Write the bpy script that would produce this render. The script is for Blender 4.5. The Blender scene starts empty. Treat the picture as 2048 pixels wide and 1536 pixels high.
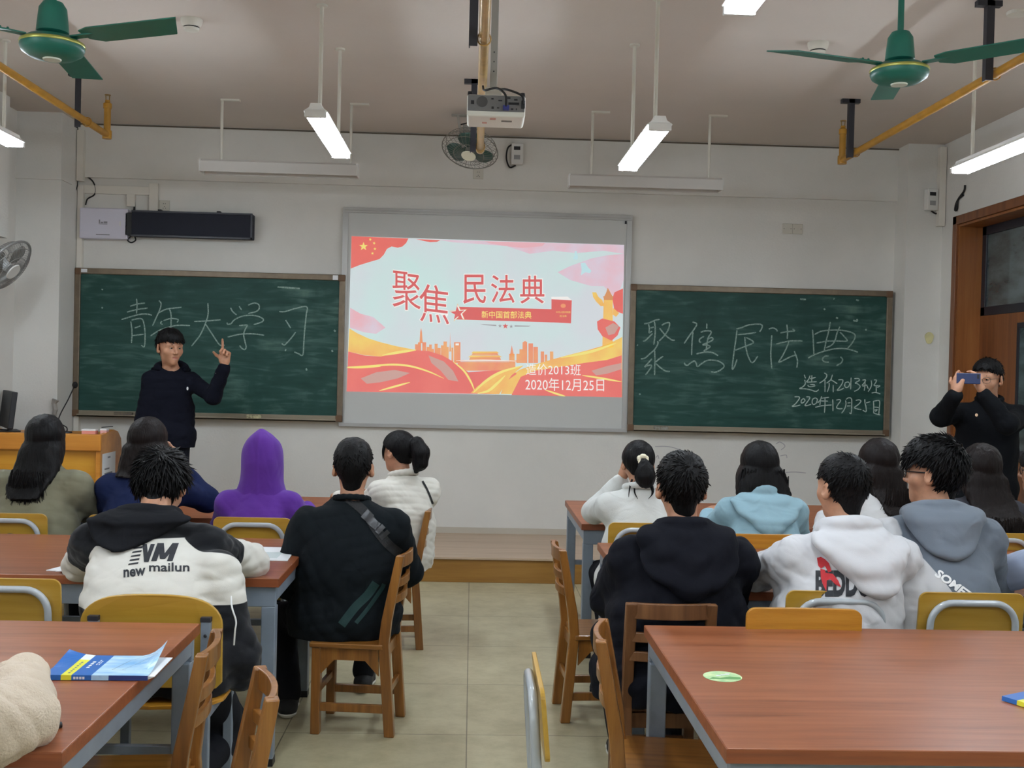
import bpy, bmesh, math, random
import numpy as np
from mathutils import Vector, Matrix
from mathutils.bvhtree import BVHTree

S = bpy.context.scene
COL = S.collection
rnd = random.Random(7)
PI = math.pi

# ------------------------------------------------------------------ camera, world, exposure
F_PX, CAM_Z = 2200.0, 1.6
def unit(v):
    v = np.array(v, float)
    return v / np.linalg.norm(v)
_yc = unit([(945-1024)/F_PX, -(736-768)/F_PX, -1])
_z = np.array([0.024, 1, 0.]); _z[2] = -(_z @ _yc) / _yc[2]
_zc = unit(_z); _xc = np.cross(_yc, _zc)
CAM_R = np.array([_xc, _yc, _zc])
CAM_P = np.array([0, 0, CAM_Z])
cam_data = bpy.data.cameras.new('camera')
cam_data.sensor_width = 36.0
cam_data.lens = F_PX / 2048 * 36
cam_data.clip_start = 0.05
cam = bpy.data.objects.new('camera', cam_data); COL.objects.link(cam)
cam.matrix_world = Matrix.Translation(CAM_P) @ Matrix(CAM_R.tolist()).to_4x4()
S.camera = cam

w = bpy.data.worlds.new('world'); S.world = w; w.use_nodes = True
w.node_tree.nodes['Background'].inputs[0].default_value = (0.55, 0.65, 0.8, 1)
w.node_tree.nodes['Background'].inputs[1].default_value = 0.12
S.view_settings.view_transform = 'Standard'
S.view_settings.look = 'None'
S.view_settings.gamma = 1.0
S.view_settings.exposure = 0.0
TUBE = 84.0          # fluorescent tube strength (the room's lamps carry their own light)
S.cycles.max_bounces = 8
S.cycles.diffuse_bounces = 5

def ray(px, py):
    return CAM_R @ np.array([(px-1024)/F_PX, -(py-768)/F_PX, -1.0])
def onY(px, py, Y):
    d = ray(px, py); return CAM_P + d*(Y/d[1])
def onZ(px, py, Z):
    d = ray(px, py); return CAM_P + d*((Z-CAM_Z)/d[2])
def onX(px, py, X):
    d = ray(px, py); return CAM_P + d*(X/d[0])

# ------------------------------------------------------------------ materials
def lin(c):
    out = []
    for v in c:
        v = v/255.0
        out.append(v/12.92 if v <= 0.04045 else ((v+0.055)/1.055)**2.4)
    return out
def rgba(c):
    return (*lin(c), 1)
MATS = {}
def mat(name, c, rough=0.6, metal=0.0, bump=0.0, bscale=80.0, var=0.0, vscale=6.0, spec=0.5, stretch=(1,1,1), sheen=0.0, coat=0.0, c2=None):
    """principled material; c in 0-255 sRGB; var mixes c2 (or a darker c) in through noise; bump from a finer noise"""
    if name in MATS: return MATS[name]
    m = bpy.data.materials.new(name); MATS[name] = m; m.use_nodes = True
    nt = m.node_tree; b = nt.nodes['Principled BSDF']
    b.inputs['Base Color'].default_value = rgba(c)
    b.inputs['Roughness'].default_value = rough
    b.inputs['Metallic'].default_value = metal
    b.inputs['Specular IOR Level'].default_value = spec
    if sheen: b.inputs['Sheen Weight'].default_value = sheen
    if coat: b.inputs['Coat Weight'].default_value = coat; b.inputs['Coat Roughness'].default_value = 0.15
    tc = nt.nodes.new('ShaderNodeTexCoord'); mp = nt.nodes.new('ShaderNodeMapping')
    mp.inputs['Scale'].default_value = stretch
    nt.links.new(tc.outputs['Object'], mp.inputs['Vector'])
    if var:
        n = nt.nodes.new('ShaderNodeTexNoise'); n.inputs['Scale'].default_value = vscale; n.inputs['Detail'].default_value = 5
        n.inputs['Roughness'].default_value = 0.6
        nt.links.new(mp.outputs[0], n.inputs['Vector'])
        r = nt.nodes.new('ShaderNodeValToRGB'); r.color_ramp.elements[0].position = 0.35; r.color_ramp.elements[1].position = 0.65
        c2 = c2 or [v*(1-var) for v in c]
        r.color_ramp.elements[0].color = rgba(c2); r.color_ramp.elements[1].color = rgba(c)
        nt.links.new(n.outputs['Fac'], r.inputs['Fac']); nt.links.new(r.outputs['Color'], b.inputs['Base Color'])
    if bump:
        n = nt.nodes.new('ShaderNodeTexNoise'); n.inputs['Scale'].default_value = bscale; n.inputs['Detail'].default_value = 3
        nt.links.new(mp.outputs[0], n.inputs['Vector'])
        bp = nt.nodes.new('ShaderNodeBump'); bp.inputs['Strength'].default_value = bump; bp.inputs['Distance'].default_value = 0.01
        nt.links.new(n.outputs['Fac'], bp.inputs['Height']); nt.links.new(bp.outputs['Normal'], b.inputs['Normal'])
    return m
def wood(name, c1, c2, c3, along='X', scale=3.0, rough=0.4, coat=0.0, spec=0.5):
    if name in MATS: return MATS[name]
    m = bpy.data.materials.new(name); MATS[name] = m; m.use_nodes = True
    nt = m.node_tree; b = nt.nodes['Principled BSDF']; b.inputs['Roughness'].default_value = rough
    b.inputs['Specular IOR Level'].default_value = spec
    if coat: b.inputs['Coat Weight'].default_value = coat; b.inputs['Coat Roughness'].default_value = 0.2
    tc = nt.nodes.new('ShaderNodeTexCoord'); mp = nt.nodes.new('ShaderNodeMapping')
    st = {'X': (0.5, 9, 9), 'Y': (9, 0.5, 9), 'Z': (9, 9, 0.6)}[along]
    mp.inputs['Scale'].default_value = st
    nt.links.new(tc.outputs['Object'], mp.inputs['Vector'])
    n = nt.nodes.new('ShaderNodeTexNoise'); n.inputs['Scale'].default_value = scale; n.inputs['Detail'].default_value = 7; n.inputs['Roughness'].default_value = 0.65
    n.inputs['Distortion'].default_value = 0.4
    nt.links.new(mp.outputs[0], n.inputs['Vector'])
    r = nt.nodes.new('ShaderNodeValToRGB'); e = r.color_ramp.elements
    e[0].position = 0.3; e[0].color = rgba(c1); e[1].position = 0.7; e[1].color = rgba(c3)
    k = e.new(0.5); k.color = rgba(c2)
    nt.links.new(n.outputs['Fac'], r.inputs['Fac']); nt.links.new(r.outputs['Color'], b.inputs['Base Color'])
    bp = nt.nodes.new('ShaderNodeBump'); bp.inputs['Strength'].default_value = 0.05; bp.inputs['Distance'].default_value = 0.01
    nt.links.new(n.outputs['Fac'], bp.inputs['Height']); nt.links.new(bp.outputs['Normal'], b.inputs['Normal'])
    return m
def emit(name, c, strength=1.0, c2=None, vscale=2.0, lit_surface=0.2):
    if name in MATS: return MATS[name]
    m = bpy.data.materials.new(name); MATS[name] = m; m.use_nodes = True
    nt = m.node_tree; nt.nodes.remove(nt.nodes['Principled BSDF'])
    e = nt.nodes.new('ShaderNodeEmission'); e.inputs[0].default_value = rgba(c); e.inputs[1].default_value = strength
    if lit_surface:      # projected light on a white board that also catches the room's light
        df = nt.nodes.new('ShaderNodeBsdfDiffuse'); df.inputs[0].default_value = (lit_surface,)*3+(1,); ad = nt.nodes.new('ShaderNodeAddShader')
        nt.links.new(e.outputs[0], ad.inputs[0]); nt.links.new(df.outputs[0], ad.inputs[1]); nt.links.new(ad.outputs[0], nt.nodes['Material Output'].inputs[0])
    else: nt.links.new(e.outputs[0], nt.nodes['Material Output'].inputs[0])
    if c2:
        tc = nt.nodes.new('ShaderNodeTexCoord'); n = nt.nodes.new('ShaderNodeTexNoise'); n.inputs['Scale'].default_value = vscale
        n.inputs['Detail'].default_value = 3; n.inputs['Roughness'].default_value = 0.45
        nt.links.new(tc.outputs['Object'], n.inputs['Vector'])
        r = nt.nodes.new('ShaderNodeValToRGB'); r.color_ramp.elements[0].position = 0.36; r.color_ramp.elements[1].position = 0.64
        r.color_ramp.elements[0].color = rgba(c); r.color_ramp.elements[1].color = rgba(c2)
        nt.links.new(n.outputs['Fac'], r.inputs['Fac']); nt.links.new(r.outputs['Color'], e.inputs[0])
    return m

# ------------------------------------------------------------------ mesh building
class MB:
    def __init__(self):
        self.v = []; self.f = []; self.m = []
    def add(self, vs, fs, mi=0):
        o = len(self.v); self.v += [tuple(map(float, p)) for p in vs]
        self.f += [tuple(i+o for i in f) for f in fs]; self.m += [mi]*len(fs)
        return self
    def box(self, lo, hi, mi=0, rot=None, pivot=None):
        (x0, y0, z0), (x1, y1, z1) = lo, hi
        vs = [(x0,y0,z0),(x1,y0,z0),(x1,y1,z0),(x0,y1,z0),(x0,y0,z1),(x1,y0,z1),(x1,y1,z1),(x0,y1,z1)]
        if rot is not None:
            pv = Vector(pivot or [(a+b)/2 for a, b in zip(lo, hi)])
            vs = [tuple(rot @ (Vector(p)-pv) + pv) for p in vs]
        return self.add(vs, [(0,3,2,1),(4,5,6,7),(0,1,5,4),(1,2,6,5),(2,3,7,6),(3,0,4,7)], mi)
    def bar(self, a, b, wx, wy, mi=0, up=(0,0,1)):
        """rectangular bar from a to b"""
        a, b = Vector(a), Vector(b); d = (b-a).normalized(); u = Vector(up)
        if abs(d.dot(u)) > 0.95: u = Vector((0,1,0))
        s = d.cross(u).normalized(); t = s.cross(d).normalized()
        vs = []
        for p in (a, b):
            for i, j in ((-1,-1),(1,-1),(1,1),(-1,1)): vs.append(p + s*wx/2*i + t*wy/2*j)
        return self.add(vs, [(0,1,2,3),(7,6,5,4),(0,4,5,1),(1,5,6,2),(2,6,7,3),(3,7,4,0)], mi)
    def tube(self, pts, r, n=10, mi=0, closed=False, taper=None):
        pts = [Vector(p) for p in pts]; N = len(pts); vs = []; fs = []
        prev = None
        for i, p in enumerate(pts):
            if closed: d = pts[(i+1) % N] - pts[i-1]
            else: d = pts[min(i+1, N-1)] - pts[max(i-1, 0)]
            d = d.normalized() if d.length > 1e-9 else Vector((0,0,1))
            if prev is None:
                u = Vector((0,0,1)) if abs(d.z) < 0.9 else Vector((1,0,0))
            else: u = prev
            s = d.cross(u)
            if s.length < 1e-6: s = d.cross(Vector((0,1,0)))
            s.normalize(); t = s.cross(d).normalized(); prev = t
            rr = r if taper is None else r*taper[i]
            for k in range(n):
                a = 2*PI*k/n; vs.append(p + s*math.cos(a)*rr + t*math.sin(a)*rr)
        for i in range(N if closed else N-1):
            j = (i+1) % N
            for k in range(n):
                fs.append((i*n+k, i*n+(k+1) % n, j*n+(k+1) % n, j*n+k))
        if not closed:
            fs.append(tuple(range(n-1, -1, -1))); fs.append(tuple((N-1)*n+k for k in range(n)))
        return self.add(vs, fs, mi)
    def lathe(self, prof, c=(0,0,0), n=24, mi=0, axis='Z', M=None):
        vs = []; fs = []; N = len(prof)
        for r, z in prof:
            for k in range(n):
                a = 2*PI*k/n; p = Vector((r*math.cos(a), r*math.sin(a), z))
                if axis == 'Y': p = Vector((p.x, p.z, p.y))
                if axis == 'X': p = Vector((p.z, p.x, p.y))
                if M is not None: p = M @ p
                vs.append(p + Vector(c))
        for i in range(N-1):
            for k in range(n): fs.append((i*n+k, i*n+(k+1) % n, (i+1)*n+(k+1) % n, (i+1)*n+k))
        fs.append(tuple(range(n-1, -1, -1))); fs.append(tuple((N-1)*n+k for k in range(n)))
        return self.add(vs, fs, mi)
    def ball(self, c, r, n=16, mi=0, M=None):
        r = (r, r, r) if not hasattr(r, '__len__') else r
        vs = []; fs = []; R = n//2
        for i in range(R+1):
            th = PI*i/R
            for k in range(n):
                a = 2*PI*k/n; p = Vector((r[0]*math.sin(th)*math.cos(a), r[1]*math.sin(th)*math.sin(a), r[2]*math.cos(th)))
                if M is not None: p = M @ p
                vs.append(p + Vector(c))
        for i in range(R):
            for k in range(n): fs.append((i*n+k, (i+1)*n+k, (i+1)*n+(k+1) % n, i*n+(k+1) % n))
        return self.add(vs, fs, mi)
    def prism(self, poly, z0, z1, mi=0, fn=None):
        """poly in xy extruded z0..z1, fn maps (x,y,z) to a point"""
        n = len(poly); fn = fn or (lambda x, y, z: (x, y, z))
        vs = [fn(x, y, z0) for x, y in poly] + [fn(x, y, z1) for x, y in poly]
        fs = [tuple(range(n-1, -1, -1)), tuple(range(n, 2*n))] + [(i, (i+1) % n, n+(i+1) % n, n+i) for i in range(n)]
        return self.add(vs, fs, mi)
    def obj(self, name, mats, parent=None, smooth=False, bevel=0.0, seg=2, auto=False):
        me = bpy.data.meshes.new(name)
        me.from_pydata(self.v, [], self.f)
        if not isinstance(mats, (list, tuple)): mats = [mats]
        for m in mats: me.materials.append(m)
        if len(mats) > 1: me.polygons.foreach_set('material_index', self.m)
        me.validate(); me.update()
        bm = bmesh.new(); bm.from_mesh(me)
        bmesh.ops.recalc_face_normals(bm, faces=bm.faces); bm.to_mesh(me); bm.free()
        o = bpy.data.objects.new(name, me); COL.objects.link(o)
        if parent is not None: o.parent = parent
        if bevel:
            b = o.modifiers.new('bevel', 'BEVEL'); b.width = bevel; b.segments = seg; b.limit_method = 'ANGLE'; b.angle_limit = 0.7
        if smooth:
            me.polygons.foreach_set('use_smooth', [True]*len(me.polygons))
            try: me.set_sharp_from_angle(angle=0.7)
            except Exception: pass
        return o

def thing(name, label, cat, loc=(0,0,0), rz=0.0, group=None):
    o = bpy.data.objects.new(name, None); COL.objects.link(o)
    o.empty_display_size = 0.1
    o.location = loc; o.rotation_euler = (0, 0, rz)
    return tag(o, label, cat, group)
def tag(o, label, cat, group=None, kind=None):
    o['label'] = label; o['category'] = cat
    if group: o['group'] = group
    if kind: o['kind'] = kind
    return o
def struct(o, label=None):
    o['kind'] = 'structure'
    if label: o['label'] = label
    return o
def children(o): return [c for c in COL.objects if c.parent == o]
def dup(root, loc, rz, label, group=None):
    r = root.copy(); COL.objects.link(r); r.location = loc; r.rotation_euler = (0, 0, rz); r['label'] = label
    if group: r['group'] = group
    for ch in children(root):
        c = ch.copy(); COL.objects.link(c); c.parent = r
        for g in children(ch):
            d = g.copy(); COL.objects.link(d); d.parent = c
    return r

def text_geo(s, size=1.0, bold=0.0, shear=0.0):
    """flat letters as (2D points, faces), origin at the left end of the baseline"""
    cu = bpy.data.curves.new('t', 'FONT'); cu.body = s; cu.size = size; cu.offset = bold; cu.shear = shear
    cu.resolution_u = 3
    o = bpy.data.objects.new('t', cu); COL.objects.link(o)
    bpy.context.view_layer.update()
    me = bpy.data.meshes.new_from_object(o.evaluated_get(bpy.context.evaluated_depsgraph_get()))
    pts = [(v.co.x, v.co.y) for v in me.vertices]; fs = [tuple(p.vertices) for p in me.polygons]
    bpy.data.objects.remove(o); bpy.data.curves.remove(cu); bpy.data.meshes.remove(me)
    return pts, fs
def fit_text(s, x0, y0, x1, y1, bold=0.0, shear=0.0):
    """letters scaled to the box with y pointing down (x0,y0 top left)"""
    pts, fs = text_geo(s, 1.0, bold, shear)
    if not pts: return [], []
    a = np.array(pts); lo, hi = a.min(0), a.max(0); sz = np.maximum(hi-lo, 1e-6)
    q = (a-lo)/sz
    return [(x0+(x1-x0)*u, y1+(y0-y1)*v) for u, v in q], fs
def catmull(pts, n=6):
    P = [np.array(p, float) for p in pts]
    if len(P) < 3:
        return [P[0]+(P[-1]-P[0])*t for t in np.linspace(0, 1, n)]
    out = []
    Q = [2*P[0]-P[1]] + P + [2*P[-1]-P[-2]]
    for i in range(1, len(Q)-2):
        p0, p1, p2, p3 = Q[i-1:i+3]
        for t in np.linspace(0, 1, n, endpoint=False):
            out.append(0.5*((2*p1)+(p2-p0)*t+(2*p0-5*p1+4*p2-p3)*t*t+(3*p1-p0-3*p2+p3)*t**3))
    out.append(P[-1]); return out
def ribbon2(pts, wd, taper=True):
    """2D ribbon round a polyline -> points, quads"""
    P = [np.array(p[:2], float) for p in pts]; vs = []; fs = []; n = len(P)
    for i, p in enumerate(P):
        d = P[min(i+1, n-1)] - P[max(i-1, 0)]; L = np.linalg.norm(d); d = d/L if L > 1e-9 else np.array([1., 0])
        k = wd/2 * (0.75 if taper and i in (0, n-1) else 1.0)
        nn = np.array([-d[1], d[0]]); vs += [tuple(p+nn*k), tuple(p-nn*k)]
    for i in range(n-1): fs.append((2*i, 2*i+1, 2*i+3, 2*i+2))
    return vs, fs
# ------------------------------------------------------------------ shared materials
M_wall = mat('wall_paint', (220, 218, 212), 0.85, bump=0.12, bscale=60, var=0.04, vscale=1.2)
M_ceil = mat('ceiling_paint', (204, 194, 185), 0.9, bump=0.08, bscale=50, var=0.03, vscale=0.8)
M_white = mat('white_plastic', (215, 214, 210), 0.45)
M_offw = mat('aged_white_plastic', (200, 196, 184), 0.5)
M_black = mat('black_plastic', (18, 19, 24), 0.45)
M_dark = mat('dark_grey_steel', (48, 48, 54), 0.5, metal=0.3)
M_steel = mat('blue_grey_enamel', (128, 139, 152), 0.38, var=0.08, vscale=9)
M_tube = mat('grey_enamel_tube', (168, 174, 178), 0.25, coat=0.4)
M_alu = mat('aluminium_frame', (180, 180, 178), 0.35, metal=0.4)
M_bronze = mat('bronze_frame', (124, 110, 92), 0.4, metal=0.45, var=0.1, vscale=12)
M_top = wood('red_brown_laminate', (114, 62, 36), (138, 80, 49), (154, 94, 62), 'X', 2.6, 0.34, spec=0.45)
M_edge = wood('laminate_edge', (116, 60, 34), (134, 72, 40), (148, 84, 48), 'X', 3.0, 0.4)
M_chair = wood('varnished_chair_wood', (92, 54, 18), (130, 82, 31), (154, 104, 46), 'Z', 2.2, 0.32, coat=0.3)
M_chairs = wood('varnished_seat_wood', (104, 64, 24), (138, 90, 38), (160, 112, 54), 'Y', 2.2, 0.3, coat=0.3)
M_chaird = wood('worn_dark_chair_wood', (84, 52, 28), (108, 70, 40), (128, 88, 54), 'Z', 2.2, 0.4, coat=0.2)
M_ply = wood('ochre_plywood', (164, 124, 38), (180, 140, 50), (190, 152, 66), 'X', 1.6, 0.32, coat=0.3)
M_plyc = wood('orange_plywood', (166, 112, 30), (186, 130, 40), (198, 144, 58), 'X', 3.0, 0.3, coat=0.3)
M_pod = wood('podium_veneer', (188, 126, 24), (200, 138, 32), (208, 150, 44), 'X', 1.5, 0.4)
M_podt = wood('podium_rim', (186, 116, 34), (200, 130, 44), (208, 142, 56), 'X', 1.5, 0.35)
M_door = wood('door_veneer', (96, 54, 26), (120, 70, 34), (138, 86, 46), 'Z', 1.6, 0.4)
M_green = mat('green_fan_enamel', (26, 106, 90), 0.4, var=0.08)
M_pipe = mat('yellow_pipe_paint', (178, 128, 34), 0.4, var=0.1, vscale=10)
M_cgreen = mat('sprinkler_brass', (150, 120, 60), 0.35, metal=0.7)
M_cable = mat('black_cable', (16, 16, 18), 0.6)
M_paper = mat('paper', (228, 230, 232), 0.8)

# ------------------------------------------------------------------ room shell
XL, XR, YF, YB, CZ = -3.69, 3.92, 9.38, -3.2, 3.57
def floor_mat():
    m = bpy.data.materials.new('beige_floor_tile'); m.use_nodes = True
    nt = m.node_tree; b = nt.nodes['Principled BSDF']; b.inputs['Roughness'].default_value = 0.42
    tc = nt.nodes.new('ShaderNodeTexCoord')
    br = nt.nodes.new('ShaderNodeTexBrick'); br.offset = 0.0
    mp = nt.nodes.new('ShaderNodeMapping'); mp.inputs['Location'].default_value = (-0.012, -0.19, 0)
    br.inputs['Scale'].default_value = 1.0; br.inputs['Brick Width'].default_value = 0.79; br.inputs['Row Height'].default_value = 0.765
    br.inputs['Mortar Size'].default_value = 0.003; br.inputs['Mortar Smooth'].default_value = 0.3
    br.inputs['Color1'].default_value = rgba((186, 178, 146)); br.inputs['Color2'].default_value = rgba((180, 172, 140)); br.inputs['Mortar'].default_value = rgba((120, 112, 90))
    nt.links.new(tc.outputs['Object'], mp.inputs[0]); nt.links.new(mp.outputs[0], br.inputs['Vector'])
    n = nt.nodes.new('ShaderNodeTexNoise'); n.inputs['Scale'].default_value = 5; n.inputs['Detail'].default_value = 8; n.inputs['Roughness'].default_value = 0.7
    nt.links.new(tc.outputs['Object'], n.inputs['Vector'])
    r = nt.nodes.new('ShaderNodeValToRGB'); r.color_ramp.elements[0].position = 0.3; r.color_ramp.elements[1].position = 0.6
    r.color_ramp.elements[0].color = (0.72, 0.7, 0.66, 1); r.color_ramp.elements[1].color = (1, 1, 1, 1)
    nt.links.new(n.outputs['Fac'], r.inputs[0])
    mx = nt.nodes.new('ShaderNodeMixRGB'); mx.blend_type = 'MULTIPLY'; mx.inputs[0].default_value = 1
    nt.links.new(br.outputs['Color'], mx.inputs[1]); nt.links.new(r.outputs[0], mx.inputs[2]); nt.links.new(mx.outputs[0], b.inputs['Base Color'])
    return m
T = 0.15
struct(MB().box((XL-T, YB-T, -0.1), (XR+0.6, YF+T, 0)).obj('floor', floor_mat()))
struct(MB().box((XL-T, YB-T, CZ), (XR+0.6, YF+T, CZ+0.1)).obj('ceiling', M_ceil))
struct(MB().box((XL-T, YF, 0), (XR+0.6, YF+T, CZ)).obj('wall_front', M_wall))
struct(MB().box((XL-T, YB, 0), (XL, YF, CZ)).obj('wall_left', M_wall))
struct(MB().box((XL-T, YB-T, 0), (XR+0.6, YB, CZ)).obj('wall_back', M_wall))
DY0, DY1, DZ = 7.62, 8.82, 2.86      # doorway in the right wall
wr = MB().box((XR, YB, 0), (XR+0.28, DY0, CZ)).box((XR, DY1, 0), (XR+0.28, YF, CZ)).box((XR, DY0, DZ), (XR+0.28, DY1, CZ))
struct(wr.obj('wall_right', M_wall))
struct(MB().box((XL-T, 8.98, 0), (-3.335, YF+0.05, CZ)).obj('wall_column_left', M_wall))
struct(MB().box((3.613, 9.13, 0), (XR+0.1, YF+0.05, CZ)).obj('wall_column_right', M_wall))
struct(MB().box((-3.36, YF-0.035, 3.118), (3.64, YF+0.02, CZ)).obj('trim_1', M_wall), 'shallow plastered beam across the top of the front wall')
struct(MB().box((-3.70, 8.955, 3.03), (-3.325, 9.2, 3.13)).obj('trim_2', M_wall), 'plaster band round the left column')
struct(MB().box((XL-0.05, 7.4, 2.50), (-3.55, 8.5, CZ)).obj('trim_3', M_wall), 'boxed in duct on the left wall')
struct(MB().box((-3.34, YF-0.041, CZ-0.016), (3.62, YF-0.033, CZ-0.004)).obj('trim_4', mat('dark_joint', (96, 88, 76), 0.9)), 'dark joint between ceiling and front wall')  # thin grey-brown strip along the ceiling edge
M_plank = wood('pale_platform_planks', (168, 144, 120), (182, 160, 136), (192, 170, 148), 'X', 2.5, 0.45)
M_riser = wood('brown_platform_riser', (128, 88, 36), (150, 108, 48), (166, 124, 62), 'X', 1.4, 0.4)
pl = MB().box((XL, 8.19, 0), (3.0, YF, 0.175), 1).box((XL, 8.175, 0.172), (3.0, YF, 0.19), 0)
struct(pl.obj('platform', [M_plank, M_riser], bevel=0.003), 'low wooden teaching platform along the front wall')
struct(MB().box((-3.33, YF-0.008, 0.19), (3.61, YF, 0.24)).obj('baseboard_front', mat('skirting_grey', (186, 178, 164), 0.7)))

# door in the right wall
dr = struct(thing('door_1', 'brown wooden classroom door with transom window', 'door', (XR, 0, 0)))
del dr['category']
fr = MB()
for y in (DY0, DY1-0.0):
    s = 1 if y == DY0 else -1
    fr.box((-0.02, min(y, y-s*0.07), 0), (0.29, max(y, y-s*0.07), DZ+0.07))
fr.box((-0.02, DY0-0.07, DZ), (0.29, DY1+0.07, DZ+0.07))
fr.obj('door_frame', M_door, dr, bevel=0.004)
rv = MB().box((0.0, DY1-0.02, 0), (0.2, DY1-0.002, DZ-0.02)).box((0.0, DY0+0.002, 0), (0.2, DY0+0.02, DZ-0.02)).box((0, DY0, DZ-0.02), (0.2, DY1, DZ-0.002))
rv.obj('door_lining', wood('door_lining_wood', (120, 70, 32), (144, 88, 42), (158, 102, 54), 'Z', 1.6, 0.4), dr)
M_dgl = mat('dark_glass', (86, 100, 100), 0.08, spec=0.8, var=0.35, vscale=3, stretch=(1, 1, 3))
M_dfr = mat('dark_door_trim', (24, 26, 36), 0.4)
tf = MB()
for a, b_ in (((0.19, DY0, 2.12), (0.23, DY1, 2.19)), ((0.19, DY0, DZ-0.09), (0.23, DY1, DZ-0.02)), ((0.19, DY1-0.09, 2.12), (0.23, DY1-0.02, DZ)), ((0.19, DY0+0.02, 2.12), (0.23, DY0+0.09, DZ))): tf.box(a, b_)
tw = tf.obj('transom_frame', M_dfr, dr, bevel=0.003)
MB().box((0.205, DY0+0.05, 2.17), (0.215, DY1-0.05, DZ-0.05)).obj('glass_pane', M_dgl, tw)
dl = MB().box((0.19, DY0+0.02, 0.01), (0.235, DY1-0.02, 2.12)).obj('door_leaf', M_door, dr, bevel=0.003)
vf = MB()
vy0, vy1, vz0, vz1 = 7.9, 8.12, 1.08, 2.0
for a, b_ in (((0.175, vy0-0.04, vz0-0.04), (0.2, vy1+0.04, vz0)), ((0.175, vy0-0.04, vz1), (0.2, vy1+0.04, vz1+0.04)), ((0.175, vy0-0.04, vz0), (0.2, vy0, vz1)), ((0.175, vy1, vz0), (0.2, vy1+0.04, vz1))): vf.box(a, b_)
vf.obj('vision_panel_frame', M_dfr, dl, bevel=0.002)
MB().box((0.18, vy0, vz0), (0.188, vy1, vz1)).obj('glass_pane', M_dgl, dl)
MB().tube([(0.19, 7.72, 1.0), (0.13, 7.72, 1.0), (0.12, 7.74, 1.0), (0.12, 7.86, 1.0)], 0.011).obj('handle', mat('chrome', (200, 200, 205), 0.2, metal=1), dl, smooth=True)
# ------------------------------------------------------------------ lamps
M_tubelit = emit('lit_fluorescent_tube', (232, 244, 255), TUBE, lit_surface=0)
M_reflect = mat('lamp_reflector_white', (232, 232, 230), 0.4)
def lamp(label, x, y0, y1, z, group='lit tube lamps hung from the ceiling', yaw=0.0):
    L = y1-y0
    t = thing('tube_lamp', label, 'ceiling lamp', (x, (y0+y1)/2, z), yaw, group)
    h = MB()
    prof = [(-0.028, 0.05), (0.028, 0.05), (0.036, 0.028), (0.066, 0.006), (0.062, 0.002), (0.026, 0.014), (-0.026, 0.014), (-0.062, 0.002), (-0.066, 0.006), (-0.036, 0.028)]
    h.prism(prof, -L/2, L/2, 0, fn=lambda a, b, c: (a, c, b))
    h.obj('housing', M_reflect, t, bevel=0.002)
    for s in (-1, 1):
        MB().tube([(s*0.038, -L/2+0.02, -0.013), (s*0.038, L/2-0.02, -0.013)], 0.0165, 12).obj('fluorescent_tube', M_tubelit, t, smooth=True)
    for k in (-1, 1): MB().box((-0.058, k*L/2-0.014, -0.028), (0.058, k*L/2+0.014, 0.012)).obj('end_socket', M_white, t, bevel=0.004)
    for k in (-1, 1):
        r = MB().tube([(0, k*L*0.36, 0.05), (0, k*L*0.36, CZ-z)], 0.011, 10).lathe([(0.03, CZ-z-0.012), (0.03, CZ-z)], (0, k*L*0.36, 0), 16)
        r.obj('hanging_rod', M_offw, t, smooth=True)
    return t
lamp('lit twin tube lamp hanging left of the projector', -0.87, 5.93, 7.08, 2.945)
lamp('lit twin tube lamp hanging right of the projector', 0.93, 5.62, 6.78, 2.865)
lamp('lit tube lamp hanging near the right wall above the door', 3.02, 5.62, 6.80, 2.915)
lamp('lit tube lamp at the left edge beside the left column', -2.95, 5.95, 7.15, 2.965)
lamp('lit tube lamp cut by the top edge above the right desks', 0.93, 2.78, 3.95, 2.92)
for nm, x, y in (('front left', -0.87, 2.5), ('middle of the left side', -2.95, 2.4), ('middle of the right side', 3.02, 2.4), ('back left', -0.87, -0.6), ('back right', 0.93, -0.6), ('back far left', -2.95, -0.6), ('back far right', 3.02, -0.6)):
    lamp('lit tube lamp over the %s of the room behind the camera' % nm, x, y, y+1.2, 2.92)

# unlit lamps over the blackboards
def board_lamp(label, x0, x1, y, z, rods):
    t = thing('blackboard_lamp', label, 'ceiling lamp', ((x0+x1)/2, y, z), 0, 'unlit lamps above the blackboards')
    L = x1-x0
    prof = [(-0.05, 0.045), (0.05, 0.045), (0.06, 0.03), (0.085, -0.05), (0.08, -0.05), (0.05, 0.02), (-0.05, 0.02), (-0.06, -0.05), (-0.066, -0.048), (-0.062, 0.03)]
    h = MB().prism(prof, -L/2, L/2, 0, fn=lambda a, b, c: (c, a, b)); h.obj('housing', mat('board_lamp_white', (184, 180, 174), 0.5), t, bevel=0.002)
    MB().tube([(-L/2+0.03, 0.0, 0.0), (L/2-0.03, 0.0, 0.0)], 0.013, 12).obj('unlit_tube', M_white, t, smooth=True)
    for k in (-1, 1): MB().box((k*L/2-0.006, -0.06, -0.045), (k*L/2+0.005, 0.08, 0.045)).obj('end_cap', M_white, t)
    for rx in rods:
        MB().tube([(rx-(x0+x1)/2, 0, 0.04), (rx-(x0+x1)/2, 0, CZ-z)], 0.011, 10).box((rx-(x0+x1)/2-0.01, -0.02, CZ-z-0.014), (rx-(x0+x1)/2+0.13, 0.02, CZ-z)).obj('hanging_rod', M_offw, t)
board_lamp('unlit white lamp above the left blackboard', -2.064, -0.9, 8.35, 3.065, (-1.92, -0.955))
board_lamp('unlit white lamp above the right blackboard', 0.70, 1.862, 8.35, 3.04, (0.868, 1.764))

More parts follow.
